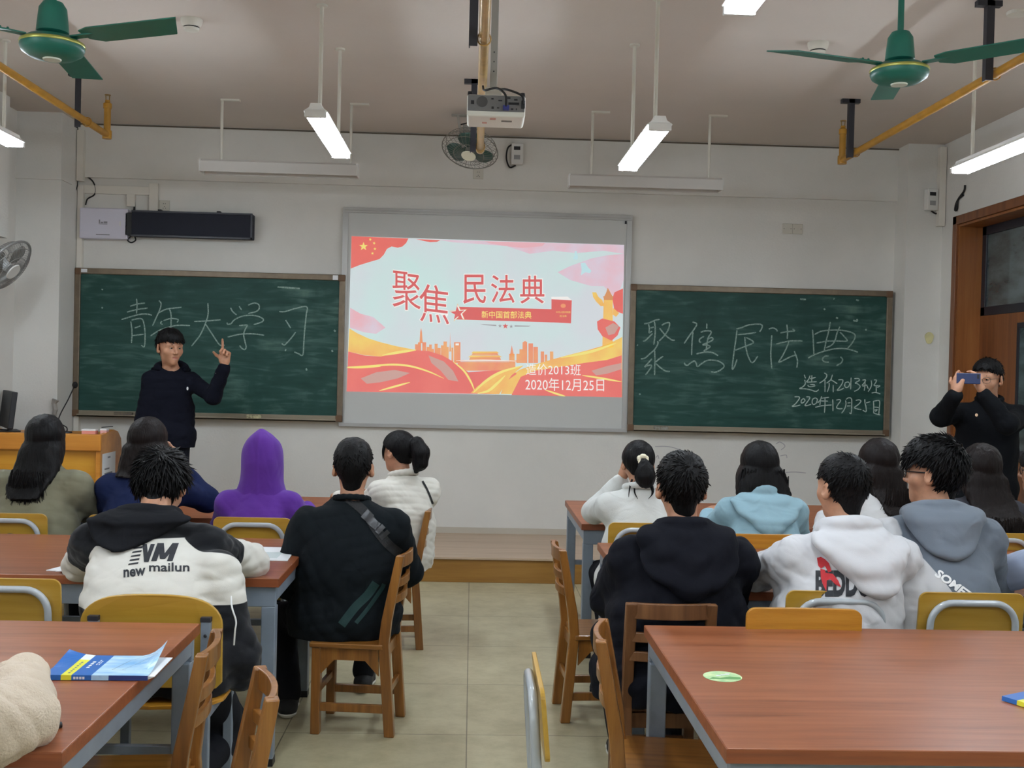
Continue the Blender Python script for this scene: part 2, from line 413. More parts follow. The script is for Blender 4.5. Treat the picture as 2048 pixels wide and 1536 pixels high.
# ------------------------------------------------------------------ ceiling fans
def ceiling_fan(label, x, y, z, ang, R=0.68):
    t = thing('ceiling_fan', label, 'fan', (x, y, z), ang, 'green ceiling fans')
    MB().tube([(0, 0, 0.1), (0, 0, CZ-z-0.02)], 0.014, 12).obj('down_rod', M_green, t, smooth=True)
    MB().lathe([(0.0, CZ-z), (0.07, CZ-z), (0.07, CZ-z-0.02), (0.045, CZ-z-0.10), (0.02, CZ-z-0.11)], n=24).obj('ceiling_canopy', M_green, t, smooth=True)
    MB().lathe([(0.014, 0.185), (0.04, 0.18), (0.056, 0.155), (0.062, 0.10), (0.066, 0.055), (0.058, 0.05), (0.0, 0.05)], n=28).obj('lower_canopy', M_green, t, smooth=True)
    m = MB().lathe([(0.0, 0.05), (0.05, 0.045), (0.10, 0.032), (0.128, 0.012), (0.13, -0.012), (0.122, -0.03), (0.09, -0.05), (0.05, -0.056), (0.0, -0.056)], n=36)
    mo = m.obj('motor_housing', M_green, t, smooth=True)
    MB().lathe([(0.1305, 0.012), (0.1325, 0.008), (0.1325, 0.002), (0.1305, -0.002), (0.128, 0.0)], n=36).obj('brass_band', mat('gold_trim', (170, 170, 90), 0.3, metal=0.6), mo, smooth=True)
    MB().lathe([(0.0, -0.0555), (0.038, -0.0555), (0.036, -0.062), (0.0, -0.063)], n=24).obj('hub_badge', mat('pale_badge', (206, 212, 196), 0.4), mo, smooth=True)
    for k in range(3):
        a = 2*PI*k/3
        b = MB(); n = 9; top = []
        for i in range(n):
            u = 0.17 + (R-0.17)*i/(n-1)
            wd0, wd1 = 0.055, 0.068
            if i == 0: wd0, wd1 = 0.03, 0.04
            lead = min(u, R-0.10+0.002*i)
            top.append(((lead, wd0), (u, -wd1)))
        M = Matrix.Rotation(a, 3, 'Z'); tilt = Matrix.Rotation(-0.2, 3, 'X')
        vs = []
        for (p, q) in top:
            for (px_, py_) in (p, q):
                for dz in (0.0025, -0.0025):
                    vv = tilt @ Vector((0, py_, dz + 0.01*(1-(py_/0.07)**2))); vs.append(M @ Vector((px_, vv.y, vv.z+0.022)))
        fs = []
        for i in range(n-1):
            o = 4*i; fs += [(o, o+4, o+6, o+2), (o+1, o+3, o+7, o+5), (o, o+1, o+5, o+4), (o+2, o+6, o+7, o+3)]
        fs += [(0, 2, 3, 1), (4*n-4, 4*n-3, 4*n-1, 4*n-2)]
        bl = b.add(vs, fs).obj('blade', M_green, t, smooth=True)
        br = MB().bar(M @ Vector((0.11, 0, 0.026)), M @ Vector((0.23, 0, 0.028)), 0.04, 0.006)
        for sx in (0.18, 0.21): br.ball(M @ Vector((sx, 0.012, 0.033)), 0.006, 8)
        br.obj('blade_arm', M_green, bl)
    return t
ceiling_fan('green ceiling fan above the right desks', 1.925, 5.0, 3.005, math.radians(77), 0.66)
ceiling_fan('green ceiling fan above the left desks', -1.80, 4.72, 2.915, math.radians(97), 0.68)

# ------------------------------------------------------------------ sprinkler pipes
def pipe(label, x, z, y_end, hangers, riser=True, y0=-3.0, r=0.024, m=None):
    M_p = m or M_pipe
    t = thing('sprinkler_pipe', label, 'pipe', (x, y_end, z), 0, 'yellow sprinkler pipes')
    MB().tube([(0, y0-y_end, 0), (0, 0, 0)], r, 14).obj('pipe_run', M_p, t, smooth=True)
    if riser:
        MB().tube([(0, 0, -0.02), (0, 0, 0.2)], r, 14).lathe([(r*1.35, -0.03), (r*1.4, 0.0), (r*1.35, 0.03)], n=16).obj('riser', M_pipe, t, smooth=True)
        MB().lathe([(0.03, 0.19), (0.03, 0.225), (0.018, 0.235), (0.018, 0.25)], n=16).obj('coupling', M_pipe, t, smooth=True)
        MB().tube([(-0.012, 0, 0.25), (-0.014, 0, 0.285)], 0.003, 6).tube([(0.012, 0, 0.25), (0.014, 0, 0.285)], 0.003, 6).lathe([(0.0, 0.285), (0.022, 0.285), (0.022, 0.29), (0.0, 0.29)], n=16).obj('sprinkler_head', M_cgreen, t)
    else:
        MB().lathe([(0.0, 0.0), (r*1.25, 0.0), (r*1.25, -0.05), (r, -0.055)], n=16, axis='Y').obj('end_cap', M_p, t, smooth=True)
    for hy in hangers:
        h = MB().box((-0.045 if not riser else -0.02, hy-y_end-0.012, -0.05), (-0.022 if not riser else 0.02, hy-y_end+0.012, CZ-z-0.03))
        h = MB()
        ox = -0.05
        h.box((ox-0.02, hy-y_end-0.02, -0.045), (ox+0.02, hy-y_end-0.014, CZ-z-0.001)).box((ox-0.02, hy-y_end-0.014, -0.045), (ox-0.014, hy-y_end+0.02, CZ-z-0.001))
        h.box((ox-0.07, hy-y_end-0.02, CZ-z-0.03), (ox+0.06, hy-y_end+0.02, CZ-z-0.001))
        h.obj('steel_hanger', M_dark, t)
        MB().tube([(ox+0.02+0.03*math.cos(a), hy-y_end+0.024, 0.03*math.sin(a)*1.0) if False else (0.031*math.cos(a), hy-y_end+0.024, 0.031*math.sin(a)) for a in np.linspace(0, 2*PI, 17)[:-1]], 0.004, 6, closed=True).obj('clamp_ring', M_p, t, smooth=True)
    return t
pipe('yellow sprinkler pipe with upright end on the right side', 2.69, 3.20, 8.05, (7.74, 5.65, 3.4))
pipe('yellow sprinkler pipe with upright end on the left side', -2.70, 3.235, 8.14, (7.70, 5.6, 3.4))
pipe('gold pipe running behind the projector along the ceiling middle', 0.018, 3.12, 7.69, (7.55, 5.08, 2.6), riser=False, r=0.024, m=mat('pale_gold_pipe', (190, 154, 92), 0.35, metal=0.3, var=0.12, vscale=14))

# ------------------------------------------------------------------ projector on its pole
pj = thing('projector', 'white ceiling projector with cables plugged into its back', 'projector', (0.09, 5.80, 2.955))
bx = MB()
prof = [(-0.15, -0.052), (-0.142, -0.062), (0.142, -0.062), (0.15, -0.052), (0.15, 0.04), (0.142, 0.05), (-0.142, 0.05), (-0.15, 0.04)]
bx.prism(prof, -0.13, 0.13, 0, fn=lambda a, b, c: (a, c, b))
bx.obj('casing', mat('projector_white', (222, 222, 212), 0.4), pj, bevel=0.006)
bk = MB().box((-0.146, -0.136, -0.035), (0.146, -0.128, 0.046)).obj('rear_panel', mat('projector_rear_grey', (112, 112, 112), 0.5), pj, bevel=0.003)
MB().lathe([(0.0, -0.1375), (0.028, -0.1375), (0.028, -0.134)], (-0.072, 0, 0.012), 20, axis='Y').obj('speaker_grille', mat('grille_grey', (78, 78, 78), 0.7), bk)
po = MB()
for x, z, a, b_ in ((-0.02, 0.028, 0.012, 0.007), (0.02, 0.02, 0.02, 0.006), (0.06, 0.034, 0.024, 0.008), (0.1, 0.026, 0.018, 0.007), (0.09, 0.006, 0.055, 0.012), (-0.018, -0.018, 0.012, 0.012), (0.01, -0.018, 0.012, 0.006), (0.082, -0.022, 0.012, 0.008), (0.104, -0.022, 0.006, 0.008), (-0.122, 0.008, 0.016, 0.018)):
    po.box((x-a/2, -0.139, z-b_/2), (x+a/2, -0.135, z+b_/2))
po.obj('port', M_black, bk)
MB().box((0.034, -0.165, -0.032), (0.066, -0.136, -0.008)).obj('video_plug', mat('blue_plug', (40, 48, 120), 0.5), pj, bevel=0.003)
MB().box((0.128, -0.16, -0.02), (0.147, -0.136, 0.02)).obj('power_plug', M_black, pj, bevel=0.003)
ft = MB()
for x in (-0.135, 0.135): ft.lathe([(0.0, 0.066), (0.012, 0.066), (0.014, 0.05)], (x, -0.115, 0), 12)
ft.obj('foot', M_black, pj, smooth=True)
MB().lathe([(0.0, 0.16), (0.035, 0.16), (0.04, 0.13), (0.04, 0.125)], (0.07, 0, 0), 20, axis='Y').obj('lens', M_black, pj, smooth=True)
MB().box((0.03, -0.05, -0.0635), (0.085, -0.02, -0.062)).obj('vent', mat('vent_grey', (110, 108, 100), 0.6), pj)
MB().box((-0.07, 0.0, -0.0635), (-0.045, 0.03, -0.062)).box((-0.03, -0.1, -0.0635), (0.0, -0.06, -0.062)).obj('sticker', mat('pink_sticker', (214, 160, 150), 0.6), pj)
mt = MB().box((-0.058, -0.03, 0.06), (0.03, 0.03, 0.115)).box((-0.09, -0.05, 0.05), (0.07, 0.05, 0.06)).obj('mount_bracket', M_offw, pj, bevel=0.003)
MB().box((-0.034, -0.02, 0.1), (0.004, 0.02, CZ-2.955)).obj('mount_pole', mat('pole_grey', (150, 148, 142), 0.5), pj, bevel=0.003)
ho = MB()
for z in (0.2, 0.25, 0.3): ho.ball((-0.015, -0.0205, z), (0.004, 0.002, 0.004), 8)
ho.obj('bolt_hole', M_black, pj)
MB().tube(catmull([(0.05, -0.16, -0.015), (0.045, -0.175, 0.04), (0.0, -0.13, 0.085), (-0.06, -0.08, 0.085), (-0.07, -0.02, 0.12)]), 0.006, 8).obj('video_cable', M_cable, pj, smooth=True)
MB().tube(catmull([(0.138, -0.16, 0.0), (0.13, -0.17, 0.04), (0.06, -0.12, 0.08), (0.02, -0.05, 0.1)]), 0.006, 8).obj('power_cable', M_cable, pj, smooth=True)

# ------------------------------------------------------------------ smoke detectors and ceiling plate
def detector(label, x, y):
    t = thing('smoke_detector', label, 'smoke detector', (x, y, CZ), 0, 'smoke detectors on the ceiling')
    MB().lathe([(0.0, 0.0), (0.062, 0.0), (0.062, -0.012), (0.056, -0.03), (0.05, -0.045), (0.0, -0.045)], n=28).obj('base', M_offw, t, smooth=True)
    MB().lathe([(0.044, -0.045), (0.044, -0.052)], n=24).obj('slot', M_black, t)
    MB().lathe([(0.046, -0.052), (0.04, -0.066), (0.0, -0.068)], n=24).obj('cap', M_offw, t, smooth=True)
detector('round white smoke detector beside the left ceiling fan', -1.664, 6.43)
detector('round white smoke detector above the right ceiling fan blade', 1.996, 6.46)
pl2 = onZ(2036, 24, CZ)
tag(MB().lathe([(0, 0), (0.06, 0), (0.055, -0.015), (0, -0.018)], n=24).obj('ceiling_plate', M_offw), 'small pale round ceiling plate in the top right corner', 'ceiling plate').location = (pl2[0], pl2[1], CZ)

# ------------------------------------------------------------------ oscillating fan under the ceiling
wf = thing('wall_fan', 'oscillating cage fan with green blades hanging below the projector', 'fan', (-0.06, 8.62, 3.30), 0)
Mt = Matrix.Rotation(math.radians(62), 3, 'X') @ Matrix.Rotation(math.radians(8), 3, 'Y')
# axis of the fan: local -z points down and toward the room
cg = MB()
for zr, R in ((-0.05, 0.12), (-0.03, 0.19), (0.0, 0.222), (0.05, 0.2), (0.085, 0.1)):
    cg.tube([Mt.inverted() @ Vector((R*math.cos(a), R*math.sin(a), zr)) if False else Matrix.Rotation(math.radians(-28), 3, 'X') @ (Matrix.Rotation(math.radians(10), 3, 'Y') @ Vector((R*math.cos(a), R*math.sin(a), zr))) for a in np.linspace(0, 2*PI, 33)[:-1]], 0.0042 if zr == 0.0 else 0.0025, 6, closed=True)
FT = Matrix.Rotation(math.radians(-28), 3, 'X') @ Matrix.Rotation(math.radians(10), 3, 'Y')
for k in range(36):
    a = 2*PI*k/36
    cg.tube([FT @ Vector((R*math.cos(a), R*math.sin(a), zr)) for R, zr in ((0.06, -0.06), (0.12, -0.05), (0.19, -0.03), (0.222, 0.0), (0.2, 0.05), (0.1, 0.085), (0.06, 0.09))], 0.0014, 5)
cg.obj('wire_cage', mat('fan_wire_grey', (128, 126, 118), 0.4, metal=0.5), wf)
MB().lathe([(0, -0.064), (0.055, -0.064), (0.058, -0.058), (0, -0.056)], n=28, M=FT).obj('centre_badge', mat('cream_badge', (226, 224, 200), 0.5), wf, smooth=True)
for k in range(3):
    b = MB(); a0 = 2*PI*k/3+0.5; vs = []; fs = []
    for i in range(8):
        r_ = 0.03+0.165*i/7; hw = (0.28+0.42*math.sin(PI*min(1, i/7*0.85+0.1)))*1.1
        for s_ in (-1, 0, 1): vs.append(FT @ Vector((r_*math.cos(a0+s_*hw), r_*math.sin(a0+s_*hw), 0.012*s_+0.01)))
    for i in range(7):
        for j in range(2): o = 3*i+j; fs.append((o, o+1, o+4, o+3))
    ob = b.add(vs, fs).obj('blade', mat('dark_green_blade', (52, 86, 76), 0.4), wf, smooth=True)
    sd = ob.modifiers.new('solid', 'SOLIDIFY'); sd.thickness = 0.003
MB().lathe([(0.0, -0.03), (0.035, -0.03), (0.035, 0.02), (0.05, 0.05), (0.06, 0.09), (0.05, 0.15), (0.0, 0.16)], n=24, M=FT).obj('motor', mat('fan_motor_grey', (126, 128, 120), 0.5), wf, smooth=True)
br = MB().box((-0.15, -0.03, 0.262), (0.06, 0.03, 0.27)).bar((-0.10, 0, 0.265), (-0.055, 0.0, 0.02), 0.02, 0.05).bar((0.03, 0, 0.265), (0.0, 0.06, 0.12), 0.03, 0.05)
br.box((-0.06, 0.0, 0.10), (0.05, 0.09, 0.2))
br.obj('ceiling_bracket', mat('bracket_grey', (158, 154, 146), 0.5), wf, bevel=0.003)
MB().tube(catmull([(-0.08, 0.02, 0.2), (-0.03, -0.04, 0.2), (0.02, 0.0, 0.22), (0.04, 0.0, 0.262)]), 0.005, 8).obj('cable', M_cable, wf, smooth=True)

# ------------------------------------------------------------------ grey fan on the left wall
lf = thing('wall_fan', 'grey cage fan on the left wall beside the column', 'fan', (-3.46, 8.27, 2.27), 0)
LT = (Matrix.Rotation(math.radians(-20), 3, 'Z') @ Matrix.Rotation(math.radians(62), 3, 'X')).to_3x3()
ax = Vector((0.80, -0.10, -0.60)).normalized(); LT = ax.to_track_quat('-Z', 'Y').to_matrix()
cg = MB()
for zr, R, q in ((-0.06, 0.12, 0.0025), (-0.035, 0.19, 0.0025), (0.0, 0.225, 0.01), (0.05, 0.19, 0.0025), (0.08, 0.1, 0.0025)):
    cg.tube([LT @ Vector((R*math.cos(a), R*math.sin(a), zr)) for a in np.linspace(0, 2*PI, 41)[:-1]], q, 8, closed=True)
for k in range(60):
    a = 2*PI*k/60
    cg.tube([LT @ Vector((R*math.cos(a), R*math.sin(a), zr)) for R, zr in ((0.06, -0.068), (0.12, -0.06), (0.19, -0.035), (0.225, 0.0), (0.19, 0.05), (0.1, 0.08))], 0.0017, 5)
cg.obj('wire_cage', mat('fan_cage_grey', (150, 150, 148), 0.35, metal=0.4), lf)
for k in range(3):
    vs = []; fs = []; a0 = 2*PI*k/3
    for i in range(8):
        r_ = 0.03+0.165*i/7; hw = (0.3+0.42*math.sin(PI*min(1, i/7*0.85+0.1)))*1.15
        for s_ in (-1, 0, 1): vs.append(LT @ Vector((r_*math.cos(a0+s_*hw), r_*math.sin(a0+s_*hw), 0.012*s_+0.01)))
    for i in range(7):
        for j in range(2): o = 3*i+j; fs.append((o, o+1, o+4, o+3))
    ob = MB().add(vs, fs).obj('blade', mat('grey_blade', (128, 126, 120), 0.4), lf, smooth=True); ob.modifiers.new('s', 'SOLIDIFY').thickness = 0.003
MB().lathe([(0, -0.075), (0.06, -0.075), (0.065, -0.066), (0.0, -0.064)], n=24, M=LT).obj('centre_badge', M_white, lf, smooth=True)
MB().lathe([(0.0, -0.03), (0.035, -0.03), (0.04, 0.04), (0.065, 0.08), (0.06, 0.18), (0.0, 0.2)], n=24, M=LT).obj('motor', mat('fan_body_white', (208, 212, 214), 0.4), lf, smooth=True)
MB().bar((-0.08, 0.07, 0.12), (-0.23, 0.0, 0.17), 0.06, 0.06).box((-0.232, -0.07, 0.05), (-0.2, 0.07, 0.25)).obj('wall_arm', mat('fan_body_white', (208, 212, 214), 0.4), lf, bevel=0.006)
# ------------------------------------------------------------------ blackboards
def board_mat():
    m = bpy.data.materials.new('green_chalkboard'); m.use_nodes = True
    nt = m.node_tree; b = nt.nodes['Principled BSDF']; b.inputs['Roughness'].default_value = 0.55; b.inputs['Specular IOR Level'].default_value = 0.3
    tc = nt.nodes.new('ShaderNodeTexCoord')
    def noise(sc, st, det, rot=0.0, dist=0.6):
        mp = nt.nodes.new('ShaderNodeMapping'); mp.inputs['Scale'].default_value = st; mp.inputs['Rotation'].default_value = (0, rot, 0)
        nt.links.new(tc.outputs['Object'], mp.inputs[0])
        n = nt.nodes.new('ShaderNodeTexNoise'); n.inputs['Scale'].default_value = sc; n.inputs['Detail'].default_value = det; n.inputs['Distortion'].default_value = dist
        nt.links.new(mp.outputs[0], n.inputs['Vector']); return n
    n1 = noise(1.6, (1, 1, 1.6), 8, 0.5, 1.6); n2 = noise(3.0, (1, 1, 7), 8, 0.35, 0.8)
    ad = nt.nodes.new('ShaderNodeMath'); ad.operation = 'MULTIPLY'
    nt.links.new(n1.outputs['Fac'], ad.inputs[0]); nt.links.new(n2.outputs['Fac'], ad.inputs[1])
    r = nt.nodes.new('ShaderNodeValToRGB'); e = r.color_ramp.elements
    e[0].position = 0.14; e[0].color = rgba((24, 60, 53)); e[1].position = 0.50; e[1].color = rgba((84, 114, 104))
    k = e.new(0.27); k.color = rgba((32, 71, 64))
    nt.links.new(ad.outputs[0], r.inputs[0]); nt.links.new(r.outputs[0], b.inputs['Base Color'])
    return m
M_board = board_mat()
M_chalk = mat('white_chalk', (158, 178, 168), 0.95, var=0.3, vscale=90, c2=(98, 126, 116))
M_chalkf = mat('faint_chalk', (128, 152, 142), 0.95, var=0.3, vscale=60, c2=(84, 118, 108))
BY = 9.325
def blackboard(label, x0, x1, z0, z1):
    cx, cz = (x0+x1)/2, (z0+z1)/2; hx, hz = (x1-x0)/2, (z1-z0)/2
    t = thing('blackboard', label, 'blackboard', (cx, BY, cz))
    MB().box((-hx+0.02, 0.0, -hz+0.02), (hx-0.02, 0.02, hz-0.02)).obj('writing_surface', M_board, t)
    f = MB(); q = 0.05
    f.box((-hx, -0.014, hz-q), (hx, 0.05, hz)).box((-hx, -0.014, -hz+q), (-hx+q, 0.05, hz-q)).box((hx-q, -0.014, -hz+q), (hx, 0.05, hz-q))
    f.obj('frame', M_bronze, t, bevel=0.006)
    tr = MB().box((-hx, -0.014, -hz), (hx, 0.05, -hz+q)).box((-hx+0.05, -0.05, -hz), (hx-0.05, -0.014, -hz+0.012)).box((-hx+0.05, -0.05, -hz), (hx-0.05, -0.046, -hz+0.022))
    tr.obj('chalk_tray', mat('tray_aluminium', (152, 142, 124), 0.35, metal=0.5), t, bevel=0.003)
    for sx in (-1, 1):
        for sz in (-1, 1): MB().box((sx*hx-0.028*(1+sx)-0.002*sx, -0.019, sz*hz-0.028*(1+sz)), (sx*hx+0.028*(1-sx), 0.05, sz*hz+0.028*(1-sz))).obj('corner_cap', mat('corner_brown', (98, 72, 48), 0.5), t, bevel=0.006)
    return t
def chalk(parent, strokes, org, sc, wpx, m, name='chalk_character'):
    """hand-written strokes laid on the board surface"""
    mb = MB()
    for si, s in enumerate(strokes):
        pts = [(org[0]+x*sc, org[1]+y*sc) for x, y in s]
        vs, fs = ribbon2(catmull(pts, 5), wpx)
        W = []
        for i, (a, b) in enumerate(vs):
            p = onY(a, b, BY-0.0012-0.0003*si) - np.array(parent.location); W.append(p)
        mb.add(W, fs)
    return mb.obj(name, m, parent)
bl = blackboard('green blackboard left of the screen with five chalk characters', -3.335, -1.087, 1.119, 2.358)
A = (230, 570); a = .2002
CH = [
 [[(150,212),(225,190),(300,180)],[(120,270),(220,245),(325,230)],[(215,138),(220,200),(215,285)],[(65,345),(180,310),(270,290),(330,292),(368,303)],[(158,365),(170,470),(165,578)],[(165,350),(220,338),(265,338),(285,370),(298,450),(300,560),(290,618),(262,600)],[(195,430),(255,408)],[(175,505),(285,492)]],
 [[(440,155),(460,185),(450,240),(410,330),(375,408)],[(440,275),(520,240),(665,222)],[(470,360),(455,380),(475,395)],[(485,355),(560,335),(630,345),(620,375)],[(545,240),(560,300),(558,450)],[(355,508),(450,450),(560,415),(640,402),(750,405)]],
 [[(790,365),(920,358),(1055,348)],[(928,180),(930,290),(905,380),(850,500),(765,610)],[(905,390),(970,490),(1030,580),(1060,605),(1095,600)]],
 [[(1155,228),(1175,265),(1215,298)],[(1240,212),(1265,250)],[(1330,200),(1390,180),(1435,195),(1440,235),(1410,265),(1330,285)],[(1120,375),(1125,392),(1160,385),(1190,350),(1260,315),(1340,303),(1420,310),(1480,340),(1465,370),(1385,395)],[(1240,405),(1320,400),(1310,425),(1285,490),(1300,570),(1310,620),(1295,645),(1265,630),(1245,605)],[(1125,520),(1250,492),(1380,488),(1490,502)]],
 [[(1640,265),(1700,265),(1800,235),(1915,218),(1910,300),(1895,450),(1885,600),(1875,700),(1830,685),(1790,668)],[(1705,350),(1730,390),(1755,430)],[(1665,585),(1690,600),(1715,580),(1760,530),(1805,470)],[(1700,660),(1708,640)]],
]
for c in CH: chalk(bl, c, A, a, 2.6, M_chalk)
brd = blackboard('green blackboard right of the screen with two lines of small chalk writing', 1.327, 3.586, 1.098, 2.346)
B, b_ = (1270, 620), .1172
C, c_ = (1450, 630), .1367
D, d_ = (1570, 730), .10254
for c in [
 [[(155,235),(240,220),(330,180),(420,160)],[(230,240),(245,310),(240,380),(255,385),(290,360)],[(330,195),(345,300),(340,450),(320,590)],[(265,305),(320,290)],[(135,530),(170,525),(230,470),(300,400)],[(455,262),(520,225),(580,215),(590,250),(560,350),(490,450),(410,530)],[(420,310),(500,410),(580,480),(640,515),(680,512)],[(385,530),(390,580),(330,680),(240,760),(170,820),(100,835)],[(335,690),(340,850),(335,1000),(335,1110)],[(290,830),(230,900),(165,970),(210,950),(270,940),(280,970),(240,1030),(180,1105)],[(480,790),(420,830),(350,890)],[(350,910),(430,980),(520,1040),(595,1050)]],
 [[(980,205),(1040,225),(1050,260),(1000,340),(920,450),(840,570)],[(990,380),(975,520),(965,770)],[(1225,230),(1225,320)],[(1120,380),(1200,355),(1290,360),(1295,400),(1250,470),(1230,560),(1215,690)],[(1180,450),(1110,490),(1100,540),(1130,550)],[(1230,500),(1300,470),(1330,490),(1300,530),(1150,590)],[(1150,600),(1240,600),(1280,630),(1220,670),(1170,700)],[(1045,750),(1130,730),(1230,715),(1330,730),(1420,780)],[(840,900),(860,935),(900,940),(960,895),(1015,870),(1045,910),(1065,965),(1130,920),(1220,865),(1320,855),(1430,875),(1510,930),(1510,980),(1440,1035),(1370,1060),(1295,1055)]]]:
    chalk(brd, c, B, b_, 2.8, M_chalk)
for c in [
 [[(165,205),(240,185),(350,145),(500,135),(545,155),(530,210),(505,245)],[(175,225),(160,350),(130,560),(105,785),(140,750),(175,650)],[(185,288),(320,275),(455,255)],[(150,515),(280,465),(410,410),(390,370),(310,330)],[(290,320),(300,440),(330,580),(380,685),(420,685),(480,600)]],
 [[(640,205),(700,190),(750,210),(765,240)],[(685,295),(675,450),(670,600),(685,785)],[(810,262),(900,245),(1015,232),(990,205)],[(905,140),(915,250),(910,350)],[(750,425),(850,400),(970,378),(1135,380)],[(935,390),(900,480),(840,600),(785,690),(850,665),(940,620),(1040,580)],[(1015,530),(1055,640),(1060,700),(1050,770)]],
 [[(1280,215),(1290,350),(1300,570)],[(1310,285),(1400,240),(1500,225),(1650,220),(1780,235),(1880,270),(1905,320),(1860,410),(1795,485)],[(1540,100),(1520,220),(1480,380),(1450,530)],[(1680,170),(1640,260),(1610,370),(1560,440),(1480,480)],[(1340,410),(1480,385),(1620,380),(1785,380),(1740,310),(1680,250)],[(1215,630),(1310,580),(1450,530),(1600,495),(1750,492),(1860,515),(1945,545)],[(1520,600),(1460,605),(1425,650),(1460,685),(1520,690)],[(1690,610),(1720,650),(1700,700),(1630,740)]]]:
    chalk(brd, c, C, c_, 2.7, M_chalk)
SM = [
 [[(375,190),(400,260)],[(385,290),(395,370),(340,430),(285,460),(400,465),(500,485),(600,515),(660,480)],[(490,205),(460,280),(425,330),(520,330),(620,325)],[(490,270),(600,240)],[(525,200),(520,320)],[(490,380),(580,380)],[(440,395),(470,420),(530,420),(590,405)]],
 [[(765,155),(815,190),(800,250),(740,310),(670,355)],[(780,290),(780,400),(780,525)],[(925,190),(900,270),(870,310),(810,355)],[(890,285),(950,320),(1020,365)],[(860,350),(860,420),(825,525)],[(940,390),(940,530)]],
 [[(1040,290),(1100,285),(1130,300),(1110,370),(1060,440),(1020,495),(1080,485),(1150,450)]],
 [[(1220,330),(1175,350),(1165,410),(1195,440),(1240,420),(1260,360),(1220,325)]],[[(1290,245),(1285,350),(1280,475)]],
 [[(1350,265),(1430,265),(1450,300),(1370,350),(1420,370),(1465,420),(1420,480),(1350,515)]],
 [[(1510,295),(1570,290),(1550,340),(1500,400)],[(1560,310),(1560,400),(1545,500)],[(1510,415),(1600,390)],[(1590,380),(1625,470)],[(1680,300),(1690,380),(1660,460),(1620,520)],[(1740,290),(1785,295),(1770,340),(1740,400),(1850,405),(1800,440)],[(1780,410),(1780,540)],[(1690,545),(1770,535),(1860,565)]],
 [[(185,620),(260,620),(285,640),(250,700),(190,770),(140,805),(220,800),(300,780)]],[[(360,650),(320,690),(320,740),(360,730),(390,690),(360,650)]],
 [[(415,620),(480,625),(470,670),(420,740),(390,790),(440,790),(510,765)]],[[(590,640),(540,670),(530,740),(560,770),(610,740),(630,670),(590,640)]],
 [[(715,610),(690,680),(635,740)],[(700,650),(860,630)],[(690,700),(840,705)],[(690,700),(680,780)],[(780,640),(780,780),(770,930)],[(590,825),(720,795),(910,780)]],
 [[(930,670),(935,780),(935,900)]],[[(1000,685),(1060,675),(1085,700),(1040,760),(1005,830),(1060,855),(1120,850)]],
 [[(1180,690),(1190,760),(1160,860),(1105,940)],[(1190,670),(1240,640),(1295,660),(1300,780),(1290,940),(1255,930)],[(1220,740),(1280,735)],[(1210,800),(1280,795)]],
 [[(1380,690),(1450,680),(1480,710),(1430,770),(1355,830),(1420,860),(1490,870)]],
 [[(1555,670),(1560,740),(1580,820),(1580,910),(1515,880)],[(1580,740),(1665,715)]],
 [[(1725,700),(1730,800),(1730,940)],[(1730,705),(1840,700),(1840,830),(1830,960)],[(1740,820),(1830,830)],[(1760,910),(1800,870),(1740,880)],[(1720,930),(1780,955),(1860,975)]],
]
for c in SM: chalk(brd, c, D, d_, 2.1, mat('bright_chalk', (196, 210, 202), 0.95, var=0.2, vscale=90, c2=(140, 164, 154)))
chalk(bl, [[(205,578),(204,580)],[(203,615),(206,616)],[(668,660),(671,663)],[(664,700),(665,704)],[(555,574),(600,577)],[(612,737),(614,741)]], (0,0), 1, 3.5, M_chalk, 'chalk_fleck')
chalk(brd, [[(1672,635),(1676,637)],[(1706,641),(1714,642),(1714,638)],[(1731,658),(1733,661)],[(1648,617),(1650,620)],[(1600,598),(1612,599)],[(1667,597),(1669,598)],[(1274,690),(1276,691)],[(1279,787),(1280,790)],[(1712,600),(1718,601)]], (0,0), 1, 3.5, M_chalk, 'chalk_fleck')
def eraser(label, px, py, s, c):
    p = onY(px, py, BY-0.03)
    o = MB().box((-s/2, -0.02, 0), (s/2, 0.016, 0.032)).obj('chalk_clutter', mat('clutter_'+label[:6], c, 0.8, var=0.4, vscale=40, c2=(120, 110, 90)), bevel=0.006)
    o.name = 'board_eraser'; o.location = (p[0], BY-0.031, 0)
    return tag(o, label, 'eraser')
eraser('pale blotchy eraser on the tray of the left blackboard', 508, 832, 0.12, (206, 200, 160)).location.z = 1.119+0.0125
eraser('grey flat eraser on the tray of the right blackboard', 1322, 853, 0.12, (150, 150, 144)).location.z = 1.098+0.0125
eraser('dark eraser lying at the left end of the left chalk tray', 247, 829, 0.15, (96, 90, 84)).location.z = 1.119+0.0125
tag(MB().box((-0.05, 0, -0.016), (0.04, 0.002, 0.012)).obj('sticker', M_paper), 'white paper label on the top left corner of the left blackboard', 'sticker').location = (-3.27, BY-0.0165, 2.337)
tag(MB().box((-0.022, 0, -0.02), (0.022, 0.002, 0.02)).obj('sticker', M_paper), 'small white tag on the top right corner of the left blackboard', 'sticker').location = (-1.17, BY-0.0165, 2.332)

